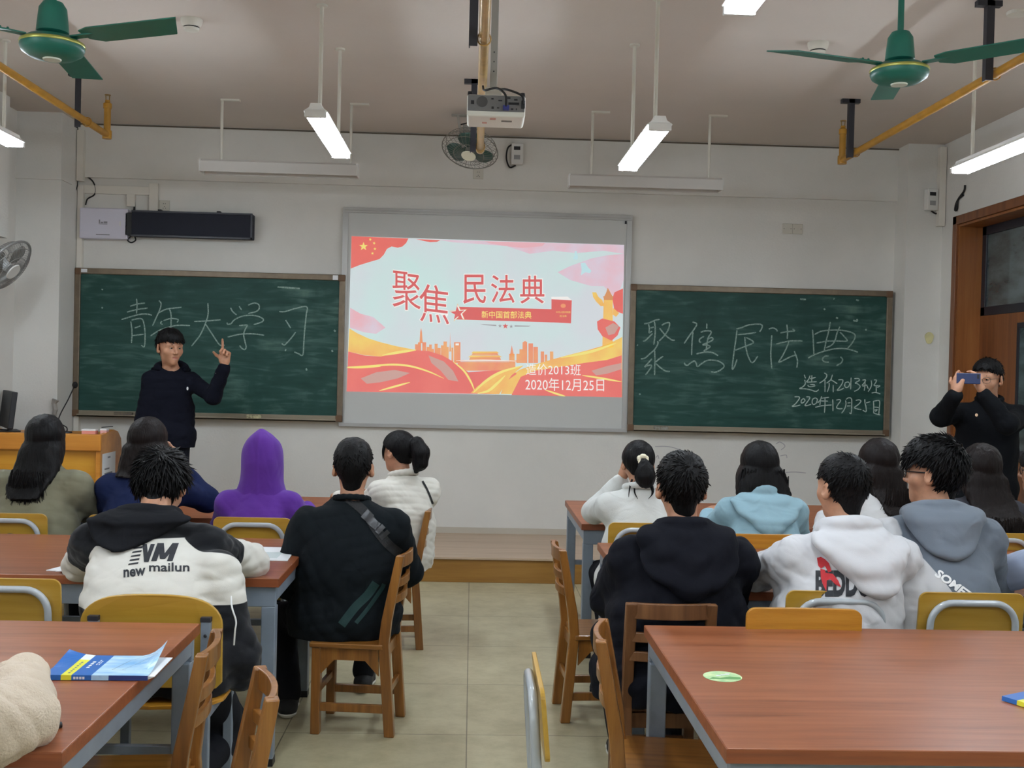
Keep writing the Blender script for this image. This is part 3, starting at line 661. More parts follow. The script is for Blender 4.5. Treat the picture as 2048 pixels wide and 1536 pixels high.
# ------------------------------------------------------------------ white screen with the projected slide
SY = 9.345
sc = thing('projection_screen', 'white projection board between the blackboards showing a red and gold slide', 'screen', (0.105, SY, 2.006))
hx, hz = 1.225, 0.925
MB().box((-hx+0.02, 0.0, -hz+0.02), (hx-0.02, 0.03, hz-0.02)).obj('board_surface', mat('screen_white', (196, 197, 194), 0.6), sc)
f = MB(); q = 0.045
f.box((-hx, -0.012, hz-q), (hx, 0.035, hz)).box((-hx, -0.012, -hz), (hx, 0.035, -hz+q*0.7)).box((-hx, -0.012, -hz+q*0.7), (-hx+q, 0.035, hz-q)).box((hx-q, -0.012, -hz+q*0.7), (hx, 0.035, hz-q))
f.box((-hx+0.015, -0.016, hz-0.028), (hx-0.015, -0.012, hz-0.02))
f.obj('frame', M_alu, sc, bevel=0.004)
MB().box((hx-0.065, -0.018, hz-0.075), (hx-0.05, -0.01, hz-0.05)).obj('corner_clip', M_dark, sc)
Z0, zs = (660, 400), .30762
EM = 0.78
def zp(x, y, layer):
    p = onY(Z0[0]+x*zs, Z0[1]+y*zs, SY-0.001-0.0006*layer) - np.array(sc.location); return p
slide = MB().add([zp(140,235,0), zp(1912,292,0), zp(1897,1283,0), zp(108,1245,0)], [(0,3,2,1)]).obj('projected_slide', emit('slide_sky', (204, 234, 230), EM, (216, 222, 228), 1.7), sc)
def sl(polys, layer, name, m):
    for p in polys:
        p2 = [tuple(q) for q in p]
        o = MB().add([zp(x, y, layer) for x, y in p2], [tuple(range(len(p2)))]).obj(name, m, slide)
        bm = bmesh.new(); bm.from_mesh(o.data); bmesh.ops.triangulate(bm, faces=bm.faces, ngon_method='EAR_CLIP'); bm.to_mesh(o.data); bm.free()
def slr(strokes, wd, layer, name, m, taper=True):
    for s in strokes:
        mb = MB(); P = catmull(s, 6); n = len(P); vs, fs = [], []
        for i, p in enumerate(P):
            d = P[min(i+1, n-1)]-P[max(i-1, 0)]; d = d/max(np.linalg.norm(d), 1e-9); k = wd/2*(math.sin(PI*(i+0.4)/(n-0.2))**0.6 if taper else 1)
            nn = np.array([-d[1], d[0]]); vs += [p+nn*k, p-nn*k]
        for i in range(n-1): fs.append((2*i, 2*i+1, 2*i+3, 2*i+2))
        mb.add([zp(x, y, layer) for x, y in vs], fs).obj(name, m, slide)
def slt(txt, box, layer, m, bold=0.0, shear=0.0, skew=0.0, outline=None, name='slide_text'):
    pts, fs = fit_text(txt, *box, bold=bold, shear=shear)
    mx = (box[0]+box[2])/2
    if outline:
        p2, f2 = fit_text(txt, box[0]-6, box[1]-6, box[2]+6, box[3]+6, bold=bold+0.022, shear=shear)
        o = MB().add([zp(x, y+(x-mx)*skew, layer) for x, y in p2], f2).obj('text_outline', outline, sc); o.parent = slide
    o = MB().add([zp(x, y+(x-mx)*skew, layer+1) for x, y in pts], fs).obj(name, m, sc); o.parent = slide
    return o
def star(cx, cy, r, rot=-PI/2, q=0.4):
    return [(cx+(r if i % 2 == 0 else r*q)*math.cos(rot+i*PI/5), cy+(r if i % 2 == 0 else r*q)*math.sin(rot+i*PI/5)) for i in range(10)]
E_red = emit('slide_red', (243, 98, 84), EM, (236, 84, 74), 3)
E_red2 = emit('slide_deep_red', (226, 70, 66), EM)
E_pink = emit('slide_pink', (240, 178, 188), EM)
E_gold = emit('slide_gold', (250, 178, 70), EM, (252, 214, 84), 4)
E_yel = emit('slide_yellow', (252, 232, 110), EM)
E_org = emit('slide_orange', (244, 134, 88), EM, (246, 168, 88), 6)
E_grey = emit('slide_grey', (204, 152, 140), EM)
E_wht = emit('slide_white', (250, 248, 244), EM)
E_dove = emit('slide_dove', (196, 234, 240), EM)
E_line = emit('slide_divider_grey', (150, 146, 150), EM)
sl([[(700,258),(1912,292),(1911,350),(1780,330),(1600,345),(1450,330),(1300,350),(1150,300),(950,285),(800,275)], [(1912,350),(1910,520),(1860,640),(1780,560),(1700,560),(1560,520),(1480,470),(1560,430),(1700,380),(1800,360)]], 1, 'pink_cloud', emit('slide_cloud', (236, 190, 204), EM, (226, 208, 224), 5))
sl([[(1000,268),(1400,280),(1380,300),(1250,312),(1150,300),(1050,285)]], 2, 'pink_cloud', E_pink)
sl([[(130,700),(200,740),(280,760),(360,830),(300,870),(220,860),(130,830)]], 1, 'pink_cloud', emit('slide_cloud2', (240, 176, 186), EM, (226, 205, 220), 5))
sl([[(140,235),(510,250),(495,280),(470,303),(440,310),(400,302),(370,318),(350,355),(322,384),(250,405),(190,424),(135,446)], [(560,254),(718,261),(695,272),(650,274),(600,264)]], 3, 'red_flag', E_red)
sl([star(218, 302, 30)] + [star(x, y, 11, r) for x, y, r in ((262,257,-1.2),(287,281,-1.4),(292,318,-1.6),(276,347,-1.8))], 4, 'flag_star', E_yel)
# skyline, gate and ribbons
def blocks(lst, base):
    return [[(x0, base), (x0, t), (x1, t), (x1, base)] for x0, x1, t in lst]
sky = blocks([(553,572,938),(572,592,925),(600,625,925),(628,645,955),(645,662,940),(662,676,968),(680,700,935),(700,720,962),(722,738,945),(738,760,920),(760,772,955),(790,802,960),(806,848,925),(1165,1200,1000),(1212,1232,1000),(1232,1252,970),(1252,1282,925),(1290,1320,932),(1322,1352,955),(1370,1392,985),(1396,1412,1005),(1430,1452,985)], 1060)
sky += [[(582,930),(586,860),(592,832),(598,860),(603,930)], [(775,985),(779,930),(781,858),(783,930),(788,985)], [(1170,1010),(1182,945),(1196,1010)], [(1255,925),(1268,915),(1282,925)]]
sl(sky, 2, 'skyline_building', E_org)
sl([[(816,932),(838,932),(838,945),(816,945)]], 3, 'tower_window', E_wht)
sl([[(905,1040),(915,1010),(1100,1010),(1112,1040)], [(920,1008),(935,985),(1082,985),(1096,1008)], [(815,1048),(815,1040),(1212,1042),(1212,1052)], [(830,1052),(1205,1054),(1205,1110),(830,1110)]], 3, 'palace_gate', E_org)
sl([[(912,1012),(1104,1012),(1118,1022),(898,1022)], [(930,985),(1086,985),(1100,996),(916,996)]], 4, 'palace_roof', E_gold)
slr([[(820,1044),(1010,1042),(1210,1047)]], 8, 4, 'wall_top_line', E_wht)
sl([[(126,835),(180,868),(250,900),(330,925),(430,950),(545,972),(470,990),(400,1012),(330,1018),(230,1010),(118,985)]], 3, 'gold_ribbon', E_gold)
sl([[(1900,890),(1800,940),(1680,975),(1560,1005),(1450,1035),(1330,1070),(1230,1105),(1150,1160),(1120,1230),(1110,1260),(1898,1280)]], 3, 'gold_ribbon', E_gold)
sl([[(118,985),(230,1012),(330,1018),(430,995),(540,975),(640,982),(730,1010),(800,1050),(850,1085),(900,1120),(1000,1112),(1100,1108),(1190,1110),(1215,1130),(1130,1190),(1080,1262),(108,1245)], [(1896,1010),(1800,1040),(1650,1060),(1500,1085),(1330,1110),(1240,1150),(1180,1268),(1897,1283)]], 4, 'red_ribbon', E_red)
sl([[(200,1160),(300,1120),(420,1105),(520,1125),(440,1160),(330,1185),(240,1195)], [(640,1010),(740,1050),(800,1110),(835,1180),(770,1170),(720,1110),(660,1060)], [(1700,1110),(1800,1080),(1895,1060),(1895,1100),(1800,1130),(1730,1140)]], 5, 'grey_fold', E_grey)
slr([[(112,1085),(250,1080),(400,1070),(520,1080),(640,1115),(740,1160)], [(320,1240),(430,1210),(520,1185)], [(800,1050),(870,1110),(915,1180),(940,1240)], [(108,1090),(200,1088),(330,1082)], [(1640,1140),(1770,1160),(1894,1182)], [(1400,1235),(1480,1262),(1530,1276)]], 13, 6, 'light_line', E_yel)
sl([[(915,1255),(960,1210),(1040,1160),(1130,1110),(1260,1075),(1180,1140),(1140,1200),(1100,1262)]], 5, 'gold_ribbon', E_gold)
slr([[(930,1255),(1010,1180),(1110,1120),(1250,1078)], [(960,1258),(1030,1240),(1090,1190),(1140,1140)], [(340,1010),(450,990),(560,975)], [(1500,1025),(1700,985),(1860,930)]], 18, 6, 'light_line', E_yel)
# ornamental column on the right
sl([[(1905,575),(1850,600),(1835,640),(1850,720),(1905,740)]], 2, 'red_cloth', E_red)
sl([[(1780,640),(1838,640),(1838,960),(1770,960)], [(1705,600),(1730,600),(1745,630),(1770,650),(1785,690),(1760,690),(1730,660),(1710,630)], [(1840,700),(1880,735),(1860,760),(1838,745)]], 3, 'gold_column', E_gold)
sl([[(1776,625),(1842,625),(1838,650),(1782,650)], [(1796,600),(1806,570),(1822,600),(1836,625),(1784,625)]], 4, 'column_cap', emit('slide_brown_gold', (222, 140, 66), EM))
sl([[(1736,790),(1770,770),(1850,790),(1888,830),(1870,880),(1830,915),(1770,885),(1740,840)]], 4, 'red_cloth', E_red)
sl([[(1790,830),(1840,800),(1880,820),(1850,870),(1810,880)]], 5, 'grey_fold', E_grey)
sl([[(1590,335),(1603,330),(1612,372),(1608,388),(1578,384),(1590,365)], [(1630,410),(1658,408),(1680,440),(1700,460),(1690,476),(1660,470),(1632,490),(1636,450)]], 4, 'dove', E_dove)
# title
E_ttl = emit('slide_title_red', (222, 66, 66), EM)
slt('聚', (405, 468, 590, 715), 5, E_ttl, bold=0.0, skew=0.12, outline=E_wht)
slt('焦', (580, 552, 775, 798), 5, E_ttl, bold=0.0, skew=0.12, outline=E_wht)
for ch, bx in (('民', (866, 485, 1014, 675)), ('法', (1046, 487, 1200, 670)), ('典', (1236, 492, 1394, 674))):
    slt(ch, bx, 5, E_ttl, bold=0.006, outline=E_wht)
sl([[(825,694),(1450,710),(1450,796),(810,776)]], 4, 'red_banner', E_red2)
slt('新中国首部法典', (985, 722, 1310, 770), 6, E_yel, bold=0.006, skew=0.01)
sl([star(836, 735, 62, -PI/2-0.1)], 6, 'star_outline', E_gold)
sl([star(836, 735, 56, -PI/2-0.1)], 7, 'star_outline', E_wht)
sl([star(830, 737, 48, -PI/2-0.1)], 8, 'red_star', E_red2)
sl([[(1440,645),(1572,652),(1567,802),(1440,795)]], 6, 'red_book', E_red2)
sl([[(1440,645),(1438,630),(1545,628),(1572,652)]], 7, 'book_pages', E_wht)
sl([[(1516+17*math.cos(t), 688+14*math.sin(t)) for t in np.linspace(0, 2*PI, 20)[:-1]]], 7, 'book_emblem', E_org)
slt('中华人民共和国', (1470, 722, 1562, 736), 7, E_yel); slt('民法典', (1494, 748, 1538, 761), 7, E_yel)
sl([[(975,806),(1080,812),(1082,820),(1000,812)], [(1200,815),(1305,818),(1290,823),(1200,823)], star(1105, 819, 13), star(1178, 822, 13)], 5, 'divider', E_line)
sl([star(1140, 820, 20)], 5, 'red_star', E_red2)
slt('造价2013班', (1275, 1066, 1630, 1140), 8, E_wht, bold=0.0, skew=0.012)
slt('2020年12月25日', (1270, 1158, 1782, 1242), 8, E_wht, bold=0.0, skew=0.012)

# ------------------------------------------------------------------ things fixed to the front wall
WY = YF
t = thing('wall_cabinet', 'white wall box at the left of the black speaker bar', 'wall box', (-3.095, WY, 2.73))
MB().box((-0.2, -0.09, -0.127), (0.195, 0, 0.127)).obj('body', mat('lilac_white_metal', (206, 204, 218), 0.4), t, bevel=0.008)
MB().box((0.13, -0.0915, -0.02), (0.14, -0.089, 0.02)).obj('latch', M_white, t)
lg = MB()
for x0, x1, z0, z1 in ((-0.04, -0.03, 0.0, 0.03), (-0.025, -0.005, 0.0, 0.012), (0.0, 0.03, 0.0, 0.016), (-0.04, 0.03, -0.008, -0.004)): lg.box((x0, -0.0912, z0), (x1, -0.0895, z1))
lg.box((-0.062, -0.0912, -0.098), (0.05, -0.0895, -0.09)); lg.obj('logo_mark', mat('logo_grey', (130, 128, 136), 0.5), t)
t = thing('speaker_bar', 'long black speaker bar on the wall above the left blackboard', 'speaker', (-2.36, WY, 2.735))
MB().box((-0.5, -0.12, -0.105), (0.497, -0.01, 0.105)).obj('body', mat('speaker_cloth', (24, 28, 42), 0.8, bump=0.2, bscale=300), t, bevel=0.006)
MB().box((-0.56, -0.09, -0.1), (-0.5, -0.01, 0.09)).obj('side_module', M_black, t, bevel=0.004)
fr = MB()
fr.box((-0.5, -0.126, -0.11), (0.5, -0.118, -0.092)).box((-0.5, -0.126, 0.092), (0.5, -0.118, 0.108)).box((0.482, -0.126, -0.11), (0.5, -0.118, 0.1))
fr.obj('trim', mat('speaker_trim', (40, 42, 52), 0.35), t, bevel=0.003)
for x in (-0.29, 0.2): MB().box((x-0.014, -0.05, 0.1), (x+0.014, 0.0, 0.13)).obj('wall_hook', M_black, t)
MB().tube(catmull([(-0.52, -0.05, -0.1), (-0.545, -0.06, -0.135), (-0.515, -0.06, -0.155), (-0.48, -0.06, -0.135), (-0.49, -0.05, -0.1)]), 0.006, 8).obj('cable_loop', M_cable, t, smooth=True)
MB().tube([(-0.51, -0.03, 0.09), (-0.507, -0.02, 0.13), (-0.505, -0.015, 0.19)], 0.009, 8, taper=[1.6, 1, 0.6]).obj('power_lead', M_cable, t, smooth=True)
M_trk = mat('trunking', (218, 213, 203), 0.5)
def trunk(label, boxes):
    mb = MB()
    for lo, hi in boxes: mb.box(lo, hi)
    o = mb.obj('cable_trunking', M_trk, bevel=0.002); return tag(o, label, 'trunking')
trunk('horizontal white cable trunking above the wall box and its drop', [((-3.32, WY-0.025, 2.985), (-2.68, WY, 3.055)), ((-2.745, WY-0.03, 2.84), (-2.67, WY, 3.085)), ((-2.93, WY-0.03, 2.885), (-2.86, WY, 2.99))])
trunk('tall white cable trunking in the corner by the left column', [((-3.33, WY-0.05, 0.25), (-3.285, WY, 3.05)), ((-3.33, WY-0.085, 3.08), (-3.275, WY-0.03, 3.5))])
trunk('white cable trunking in the corner by the right column', [((3.86, 9.07, 2.88), (3.915, 9.128, 3.54))])
def socket(label, x, z, n=1, sz=0.086, y=None):
    y = WY if y is None else y
    t = thing('wall_socket', label, 'socket', (x, y, z))
    for k in range(n):
        cx = (k-(n-1)/2)*(sz+0.002)
        MB().box((cx-sz/2, -0.012, -sz/2), (cx+sz/2, 0, sz/2)).obj('plate', M_offw, t, bevel=0.003)
        h = MB()
        if n == 1:
            for hx, hz in ((-0.008, 0.014), (0.008, 0.014), (0, -0.012), (-0.01, -0.024), (0.01, -0.024)): h.box((hx-0.003, -0.0128, hz-0.003), (hx+0.003, -0.0115, hz+0.003))
        else:
            for hx in (-0.03, 0.03): h.box((cx+hx-0.003, -0.0128, -0.003), (cx+hx+0.003, -0.0115, 0.003))
        h.obj('pin_hole', M_dark, t)
    return t
socket('square white wall socket below the oscillating fan', 0.01, 3.243, y=WY-0.035)
socket('double blank socket plate on the wall right of the screen', 2.717, 2.86, 2)
socket('single blank plate above the left end of the speaker bar', -2.62, 2.905, 1)
def meter(label, x, y, z, yaw, flip=1):
    t = thing('wall_meter', label, 'meter', (x, y, z), yaw)
    MB().box((-0.05, -0.06, -0.09), (0.05, 0, 0.09)).obj('body', M_white, t, bevel=0.008)
    MB().box((-0.03, -0.062, 0.03), (0.024, -0.058, 0.06)).obj('display', M_black, t)
    MB().box((-0.028, -0.062, -0.05), (0.024, -0.058, -0.012)).obj('label_plate', mat('meter_label', (150, 150, 150), 0.5), t)
    MB().tube(catmull([(flip*-0.03, -0.02, 0.09), (flip*-0.08, -0.03, 0.05), (flip*-0.09, -0.03, -0.04), (flip*-0.06, -0.02, -0.11), (flip*-0.01, -0.02, -0.092)]), 0.007, 8).obj('cable', M_cable, t, smooth=True)
    return t
meter('white meter with a looped black cable right of the oscillating fan', 0.335, WY-0.035, 3.415, 0)
meter('white meter on the right column under the yellow pipe', 3.80, 9.13, 3.10, math.radians(8), -1)
def loose(label, pts, r=0.006, cat='cable'):
    return tag(MB().tube(catmull(pts), r, 8).obj('loose_cable', M_cable, smooth=True), label, cat)
q = lambda x, y: tuple(onY(x, y, WY-0.02))
loose('curved black cable hanging above the white wall box', [q(152, 353), q(170, 352), q(185, 362), q(191, 378), q(188, 390), q(175, 398), q(171, 410)])
q = lambda x, y: tuple(onY(x, y, WY-0.062))
loose('thin grey cable running down the corner by the left column', [q(155, 246), q(157, 290), q(156, 340), q(155, 370), q(148, 390), q(141, 410), q(140, 500), q(138, 640)], 0.004)
q = lambda x, y: tuple(onX(x, y, XR-0.012))
loose('tangled black wires on the right wall above the door', [q(1930, 370), q(1928, 382), q(1918, 396), q(1912, 408), q(1910, 420), q(1914, 418), q(1916, 400), q(1926, 390)], 0.008)
pb = onY(1903, 677, 9.12)
tag(MB().prism([(0.036*math.cos(a)*(1+0.15*math.sin(3*a)), 0.05*math.sin(a)) for a in np.linspace(0, 2*PI, 20)[:-1]], 0, 0.012, fn=lambda x, y, z: (x, -z, y)).obj('wall_sticker', mat('pale_yellow_paper', (222, 214, 160), 0.7, var=0.15), bevel=0.002), 'pale yellow paper decoration stuck beside the door frame', 'sticker').location = (3.83, 9.127, pb[2])
sp = thing('wall_speaker', 'white rounded box at the right edge above the door', 'speaker', (XR-0.002, 7.28, 2.96))
MB().prism([(0, -0.1), (-0.06, -0.1), (-0.10, -0.07), (-0.11, 0.0), (-0.10, 0.07), (-0.06, 0.1), (0, 0.1)], -0.17, 0.13, fn=lambda x, y, z: (x-0.0, y, z)).obj('casing', M_white, sp, bevel=0.006)
MB().box((-0.1125, -0.05, -0.12), (-0.108, 0.05, 0.08)).obj('grille', mat('speaker_grille_grey', (170, 170, 168), 0.6), sp)
# pencil scribbles on the wall under the right board
for lb, s in zip(('long curved pencil line on the wall below the right blackboard', 'small pencil squiggle under the right blackboard near the light blue hoodie', 'second pencil squiggle just below the first', 'faint straight pencil line right of the light blue hoodie', 'short pencil hook beside the head in the navy hoodie'), ([(1310,893),(1335,893),(1358,899),(1372,908),(1380,914)], [(1552,888),(1560,884),(1570,892),(1562,900)], [(1560,912),(1572,910),(1574,916)], [(1568,945),(1590,944),(1612,946)], [(1312,915),(1316,911),(1318,918)])):
    vs, fs = ribbon2(catmull(s, 5), 1.6)
    tag(MB().add([onY(x, y, WY-0.0012) for x, y in vs], fs).obj('pencil_mark', mat('pencil_grey', (168, 165, 168), 0.9)), lb, 'pencil mark', 'pencil marks on the front wall')
cp = onY(112, 815, 8.985)
tag(MB().tube([(0.0, 0, -0.07), (0.01, 0, -0.03), (0.0, 0, 0.02), (0.012, 0, 0.05)], 0.018, 8, taper=[1, 1.3, 1.2, 1.6]).obj('paper_cup', mat('crumpled_grey', (150, 146, 140), 0.7)), 'crumpled grey scrap stuck to the left column edge beside the microphone', 'scrap').location = (-3.352, 8.962, 1.215)
# ------------------------------------------------------------------ desks
def desk(label, x0, x1, y0, y1):
    cx, cy = (x0+x1)/2, (y0+y1)/2; hx, hy = (x1-x0)/2, (y1-y0)/2
    t = thing('study_table', label, 'table', (cx, cy, 0), 0, 'red brown study tables')
    MB().box((-hx, -hy, 0.716), (hx, hy, 0.75)).obj('tabletop', M_top, t, bevel=0.002)
    e = MB()
    for lo, hi in (((-hx-0.0012, -hy-0.0012, 0.716), (hx+0.0012, -hy+0.001, 0.748)), ((-hx-0.0012, hy-0.001, 0.716), (hx+0.0012, hy+0.0012, 0.748)), ((-hx-0.0012, -hy, 0.716), (-hx+0.001, hy, 0.748)), ((hx-0.001, -hy, 0.716), (hx+0.0012, hy, 0.748))): e.box(lo, hi)
    e.obj('edge_band', M_edge, t)
    a = MB(); q = 0.012
    a.box((-hx+q, -hy+q, 0.635), (hx-q, -hy+q+0.03, 0.716)).box((-hx+q, hy-q-0.03, 0.635), (hx-q, hy-q, 0.716))
    a.box((-hx+q, -hy+q+0.03, 0.655), (-hx+q+0.04, hy-q-0.03, 0.716)).box((hx-q-0.04, -hy+q+0.03, 0.655), (hx-q, hy-q-0.03, 0.716))
    a.obj('apron', M_steel, t, bevel=0.003)
    for sx in (-1, 1):
        for sy in (-1, 1):
            lx, ly = sx*(hx-q-0.028), sy*(hy-q-0.028)
            l = MB().box((lx-0.028, ly-0.028, 0.015), (lx+0.028, ly+0.028, 0.636)).obj('leg', M_steel, t, bevel=0.004)
            MB().box((lx-0.029, ly-0.029, 0.0), (lx+0.029, ly+0.029, 0.03)).obj('foot_cap', M_black, l)
    s = MB()
    for sy in (-1, 1): s.box((-hx+q+0.05, sy*(hy-q-0.04)-0.012, 0.34), (hx-q-0.05, sy*(hy-q-0.04)+0.012, 0.37))
    s.obj('stretcher', M_steel, t, bevel=0.003)
    return t
desk('empty study table nearest on the right with an oval sticker', 0.598, 3.0, 2.467, 3.668)
desk('study table nearest on the left with the blue book', -3.27, -0.866, 2.394, 3.594)
desk('second row study table on the left under the leaning student in black and cream', -3.15, -0.745, 4.36, 5.36)
desk('second row study table on the right behind the white hoodie', 0.64, 3.05, 4.26, 5.42)
desk('front row study table on the left before the olive jacket', -3.15, -0.745, 6.02, 7.08)
desk('front row study table on the right before the white sweater', 0.626, 3.05, 6.07, 7.163)

# ------------------------------------------------------------------ chairs
def wood_chair(label, m=None, wide=False):
    m = m or M_chair; mh = M_chairs if m is M_chair else m
    t = thing('wooden_chair', label, 'chair')
    W, H, SZ, D = 0.325, 0.785, 0.40, 0.33
    hw = W/2-0.02
    seat = MB().box((-W/2-0.005, -D/2+0.02, SZ-0.022), (W/2+0.005, D/2+0.01, SZ)); seat.obj('seat', mh, t, bevel=0.005)
    for s in (-1, 1):
        rp = MB(); prev = None
        pts = [(s*hw, -D/2-0.015, 0), (s*hw, -D/2+0.018, SZ), (s*hw, -D/2+0.008, SZ+0.1), (s*hw, -D/2-0.045, H)]
        vs = []
        for k, p in enumerate(pts):
            for i, j in ((-1, -1), (1, -1), (1, 1), (-1, 1)): vs.append((p[0]+0.0195*i, p[1]+(0.022 if k < 3 else 0.017)*j, p[2]))
        fs = [(3, 2, 1, 0), (12, 13, 14, 15)]
        for k in range(3):
            o = 4*k; fs += [(o+i, o+(i+1) % 4, o+4+(i+1) % 4, o+4+i) for i in range(4)]
        rp.add(vs, fs).obj('back_post', m, t, bevel=0.004)
        MB().box((s*hw-0.02, D/2-0.04, 0), (s*hw+0.02, D/2, SZ-0.022)).obj('leg', m, t, bevel=0.004)
    def rail(z0, z1, name, ww=hw, th=0.018, bow=0.022, rnd_=0.0, oy=0.0):
        vs = []; fs = []
        us = [-1+2*i/8 for i in range(9)]
        if rnd_: us = sorted(us + [sg*(1-rnd_/ww*q) for sg in (-1, 1) for q in (0.06, 0.2, 0.4, 0.7, 1.0)])
        n = len(us)
        for u in us:
            x = u*ww; y = oy-D/2-0.005-bow*(1-u*u) - (0.052*((z0+z1)/2-SZ)/(H-SZ)-0.012)
            zz0, zz1 = z0, z1
            ex = ww-abs(x)
            if rnd_ and ex < rnd_: zz1 = z1-rnd_+math.sqrt(max(0, rnd_**2-(rnd_-ex)**2))
            vs += [(x, y-th/2, zz0), (x, y+th/2, zz0), (x, y+th/2, zz1), (x, y-th/2, zz1)]
        for i in range(n-1):
            o = 4*i; fs += [(o+k, o+(k+1) % 4, o+4+(k+1) % 4, o+4+k) for k in range(4)]
        fs += [(3, 2, 1, 0), (4*n-4, 4*n-3, 4*n-2, 4*n-1)]
        return MB().add(vs, fs).obj(name, m, t, bevel=0.003)
    if wide:
        o = rail(H-0.05, H+0.035, 'top_rail', 0.195, 0.018, 0.01, 0.03, 0.03)
    else:
        rail(H-0.055, H+0.002, 'top_rail')
    rail(0.645, 0.68, 'back_slat'); rail(0.575, 0.61, 'back_slat')
    a = MB()
    a.box((-hw+0.02, D/2-0.034, SZ-0.075), (hw-0.02, D/2-0.014, SZ-0.022)).box((-hw+0.02, -D/2+0.01, SZ-0.075), (hw-0.02, -D/2+0.03, SZ-0.022))
    for s in (-1, 1):
        a.box((s*hw-0.01, -D/2+0.04, SZ-0.075), (s*hw+0.01, D/2-0.04, SZ-0.022))
        for y0, sg in ((-D/2+0.038, 1), (D/2-0.038, -1)):
            a.prism([(y0, SZ-0.075), (y0+sg*0.06, SZ-0.075), (y0, SZ-0.14)], s*hw-0.008, s*hw+0.008, fn=lambda x, y, z: (z, x, y))
    a.obj('apron', m, t)
    for s in (-1, 1): MB().box((s*hw-0.01, -D/2+0.0, 0.10), (s*hw+0.01, D/2-0.03, 0.135)).obj('stretcher', m, t, bevel=0.002)
    MB().box((-hw, D/2-0.03, 0.17), (hw, D/2-0.012, 0.20)).obj('stretcher', m, t, bevel=0.002)
    MB().box((-hw, -D/2-0.008, 0.17), (hw, -D/2+0.01, 0.20)).obj('stretcher', m, t, bevel=0.002)
    return t
def tube_chair(label):
    t = thing('tube_chair', label, 'chair')
    def rrect(w, z0, z1, r, n=6):
        pts = []
        for cx, cz, a0 in ((w/2-r, z1-r, 0), (-w/2+r, z1-r, 90), (-w/2+r, z0+r, 180), (w/2-r, z0+r, 270)):
            for k in range(n+1):
                a = math.radians(a0+90*k/n); pts.append((cx+r*math.cos(a), cz+r*math.sin(a)))
        return pts
    b = MB().prism(rrect(0.385, 0.655, 0.835, 0.03), -0.006, 0.006, fn=lambda x, z, d: (x, -0.165+d+0.10*x*x-0.10*(z-0.7)*1.0, z))
    b.obj('backrest', M_ply, t, bevel=0.002)
    R = 0.0125
    arch = [(-0.16, -0.22, 0.0), (-0.158, -0.165, 0.40)]
    zt = 0.80
    for k in range(9):
        a = PI - PI/2*k/8; arch.append((-0.075+0.08*math.cos(a), -0.187-0.06*((zt-0.08+0.08*math.sin(a))-0.7), zt-0.08+0.08*math.sin(a)))
    arch += [(-p[0], p[1], p[2]) for p in reversed(arch)]
    MB().tube(arch, R, 12).obj('back_frame', M_tube, t, smooth=True)
    MB().prism(rrect(0.385, -0.17, 0.17, 0.05), 0.425, 0.437).obj('seat', M_ply, t, bevel=0.002)
    for s in (-1, 1):
        MB().tube(catmull([(s*0.158, -0.16, 0.41), (s*0.16, 0.0, 0.412), (s*0.162, 0.12, 0.41), (s*0.165, 0.16, 0.385), (s*0.17, 0.18, 0.2), (s*0.172, 0.19, 0.0)], 5), R, 12).obj('leg', M_tube, t, smooth=True)
        f = MB()
        for y, x in ((-0.22, 0.16), (0.19, 0.172)): f.lathe([(0.0, 0), (0.017, 0), (0.017, 0.035), (0.0, 0.036)], (s*x, y, 0), 12)
        f.obj('foot_cap', mat('blue_foot_cap', (36, 52, 128), 0.5), t, smooth=True)
    MB().tube([(-0.165, 0.165, 0.33), (0.165, 0.165, 0.33)], 0.009, 10).obj('cross_bar', M_tube, t, smooth=True)
    return t
def lecture_chair(label):
    t = thing('plywood_chair', label, 'chair')
    pts = [(-0.215, 0.505), (-0.235, 0.525)]
    for k in range(25):
        u = -math.cos(PI*k/24); pts.append((u*0.235, 0.72+0.09*max(0, 1-abs(u)**4)**0.5+0.012*(1-u*u)))
    pts += [(0.235, 0.525), (0.215, 0.505)]
    MB().prism(pts, -0.007, 0.007, fn=lambda x, z, d: (x, -0.20+d-0.04*(z-0.5)+0.12*x*x, z)).obj('backrest', M_ply, t, bevel=0.003)
    sp = [(-0.22, 0.2), (0.22, 0.2), (0.225, -0.09)] + [(0.225*math.cos(a), -0.10-0.12*math.sin(a)) for a in np.linspace(0.15, PI-0.15, 9)] + [(-0.225, -0.09)]
    MB().prism(sp, 0.436, 0.45).obj('seat', M_plyc, t, bevel=0.003)
    for s in (-1, 1):
        MB().box((s*0.185-0.016, -0.235, 0.0), (s*0.185+0.016, -0.205, 0.745)).obj('back_post', M_steel, t, bevel=0.003)
        MB().box((s*0.185-0.017, -0.236, 0.735), (s*0.185+0.017, -0.2, 0.75)).obj('post_cap', M_dark, t); MB().ball((s*0.185, -0.236, 0.69), (0.006, 0.004, 0.006), 8).obj('bolt', M_dark, t)
        MB().box((s*0.185-0.016, 0.13, 0.0), (s*0.185+0.016, 0.16, 0.435)).obj('leg', M_steel, t, bevel=0.003)
        MB().box((s*0.185-0.012, -0.21, 0.405), (s*0.185+0.012, 0.15, 0.435)).obj('seat_rail', M_steel, t, bevel=0.003)
    return t
G1, G2 = 'wooden slat back chairs', 'grey tube chairs with plywood backs'
LEFT, RIGHT = math.radians(90), math.radians(-90)
w0 = wood_chair('wooden chair under the student with the sling strap, turned to the table'); w0['group'] = G1
w0.location = (-0.485, 4.905, 0); w0.rotation_euler.z = LEFT + math.radians(-6)
dup(w0, (-0.452, 6.35, 0), LEFT + math.radians(4), 'wooden chair under the girl in the cream jacket at the aisle', G1)
dup(w0, (0.628, 5.12, 0), RIGHT + math.radians(3.4), 'empty wooden chair standing in the aisle by the front right table leg', G1)
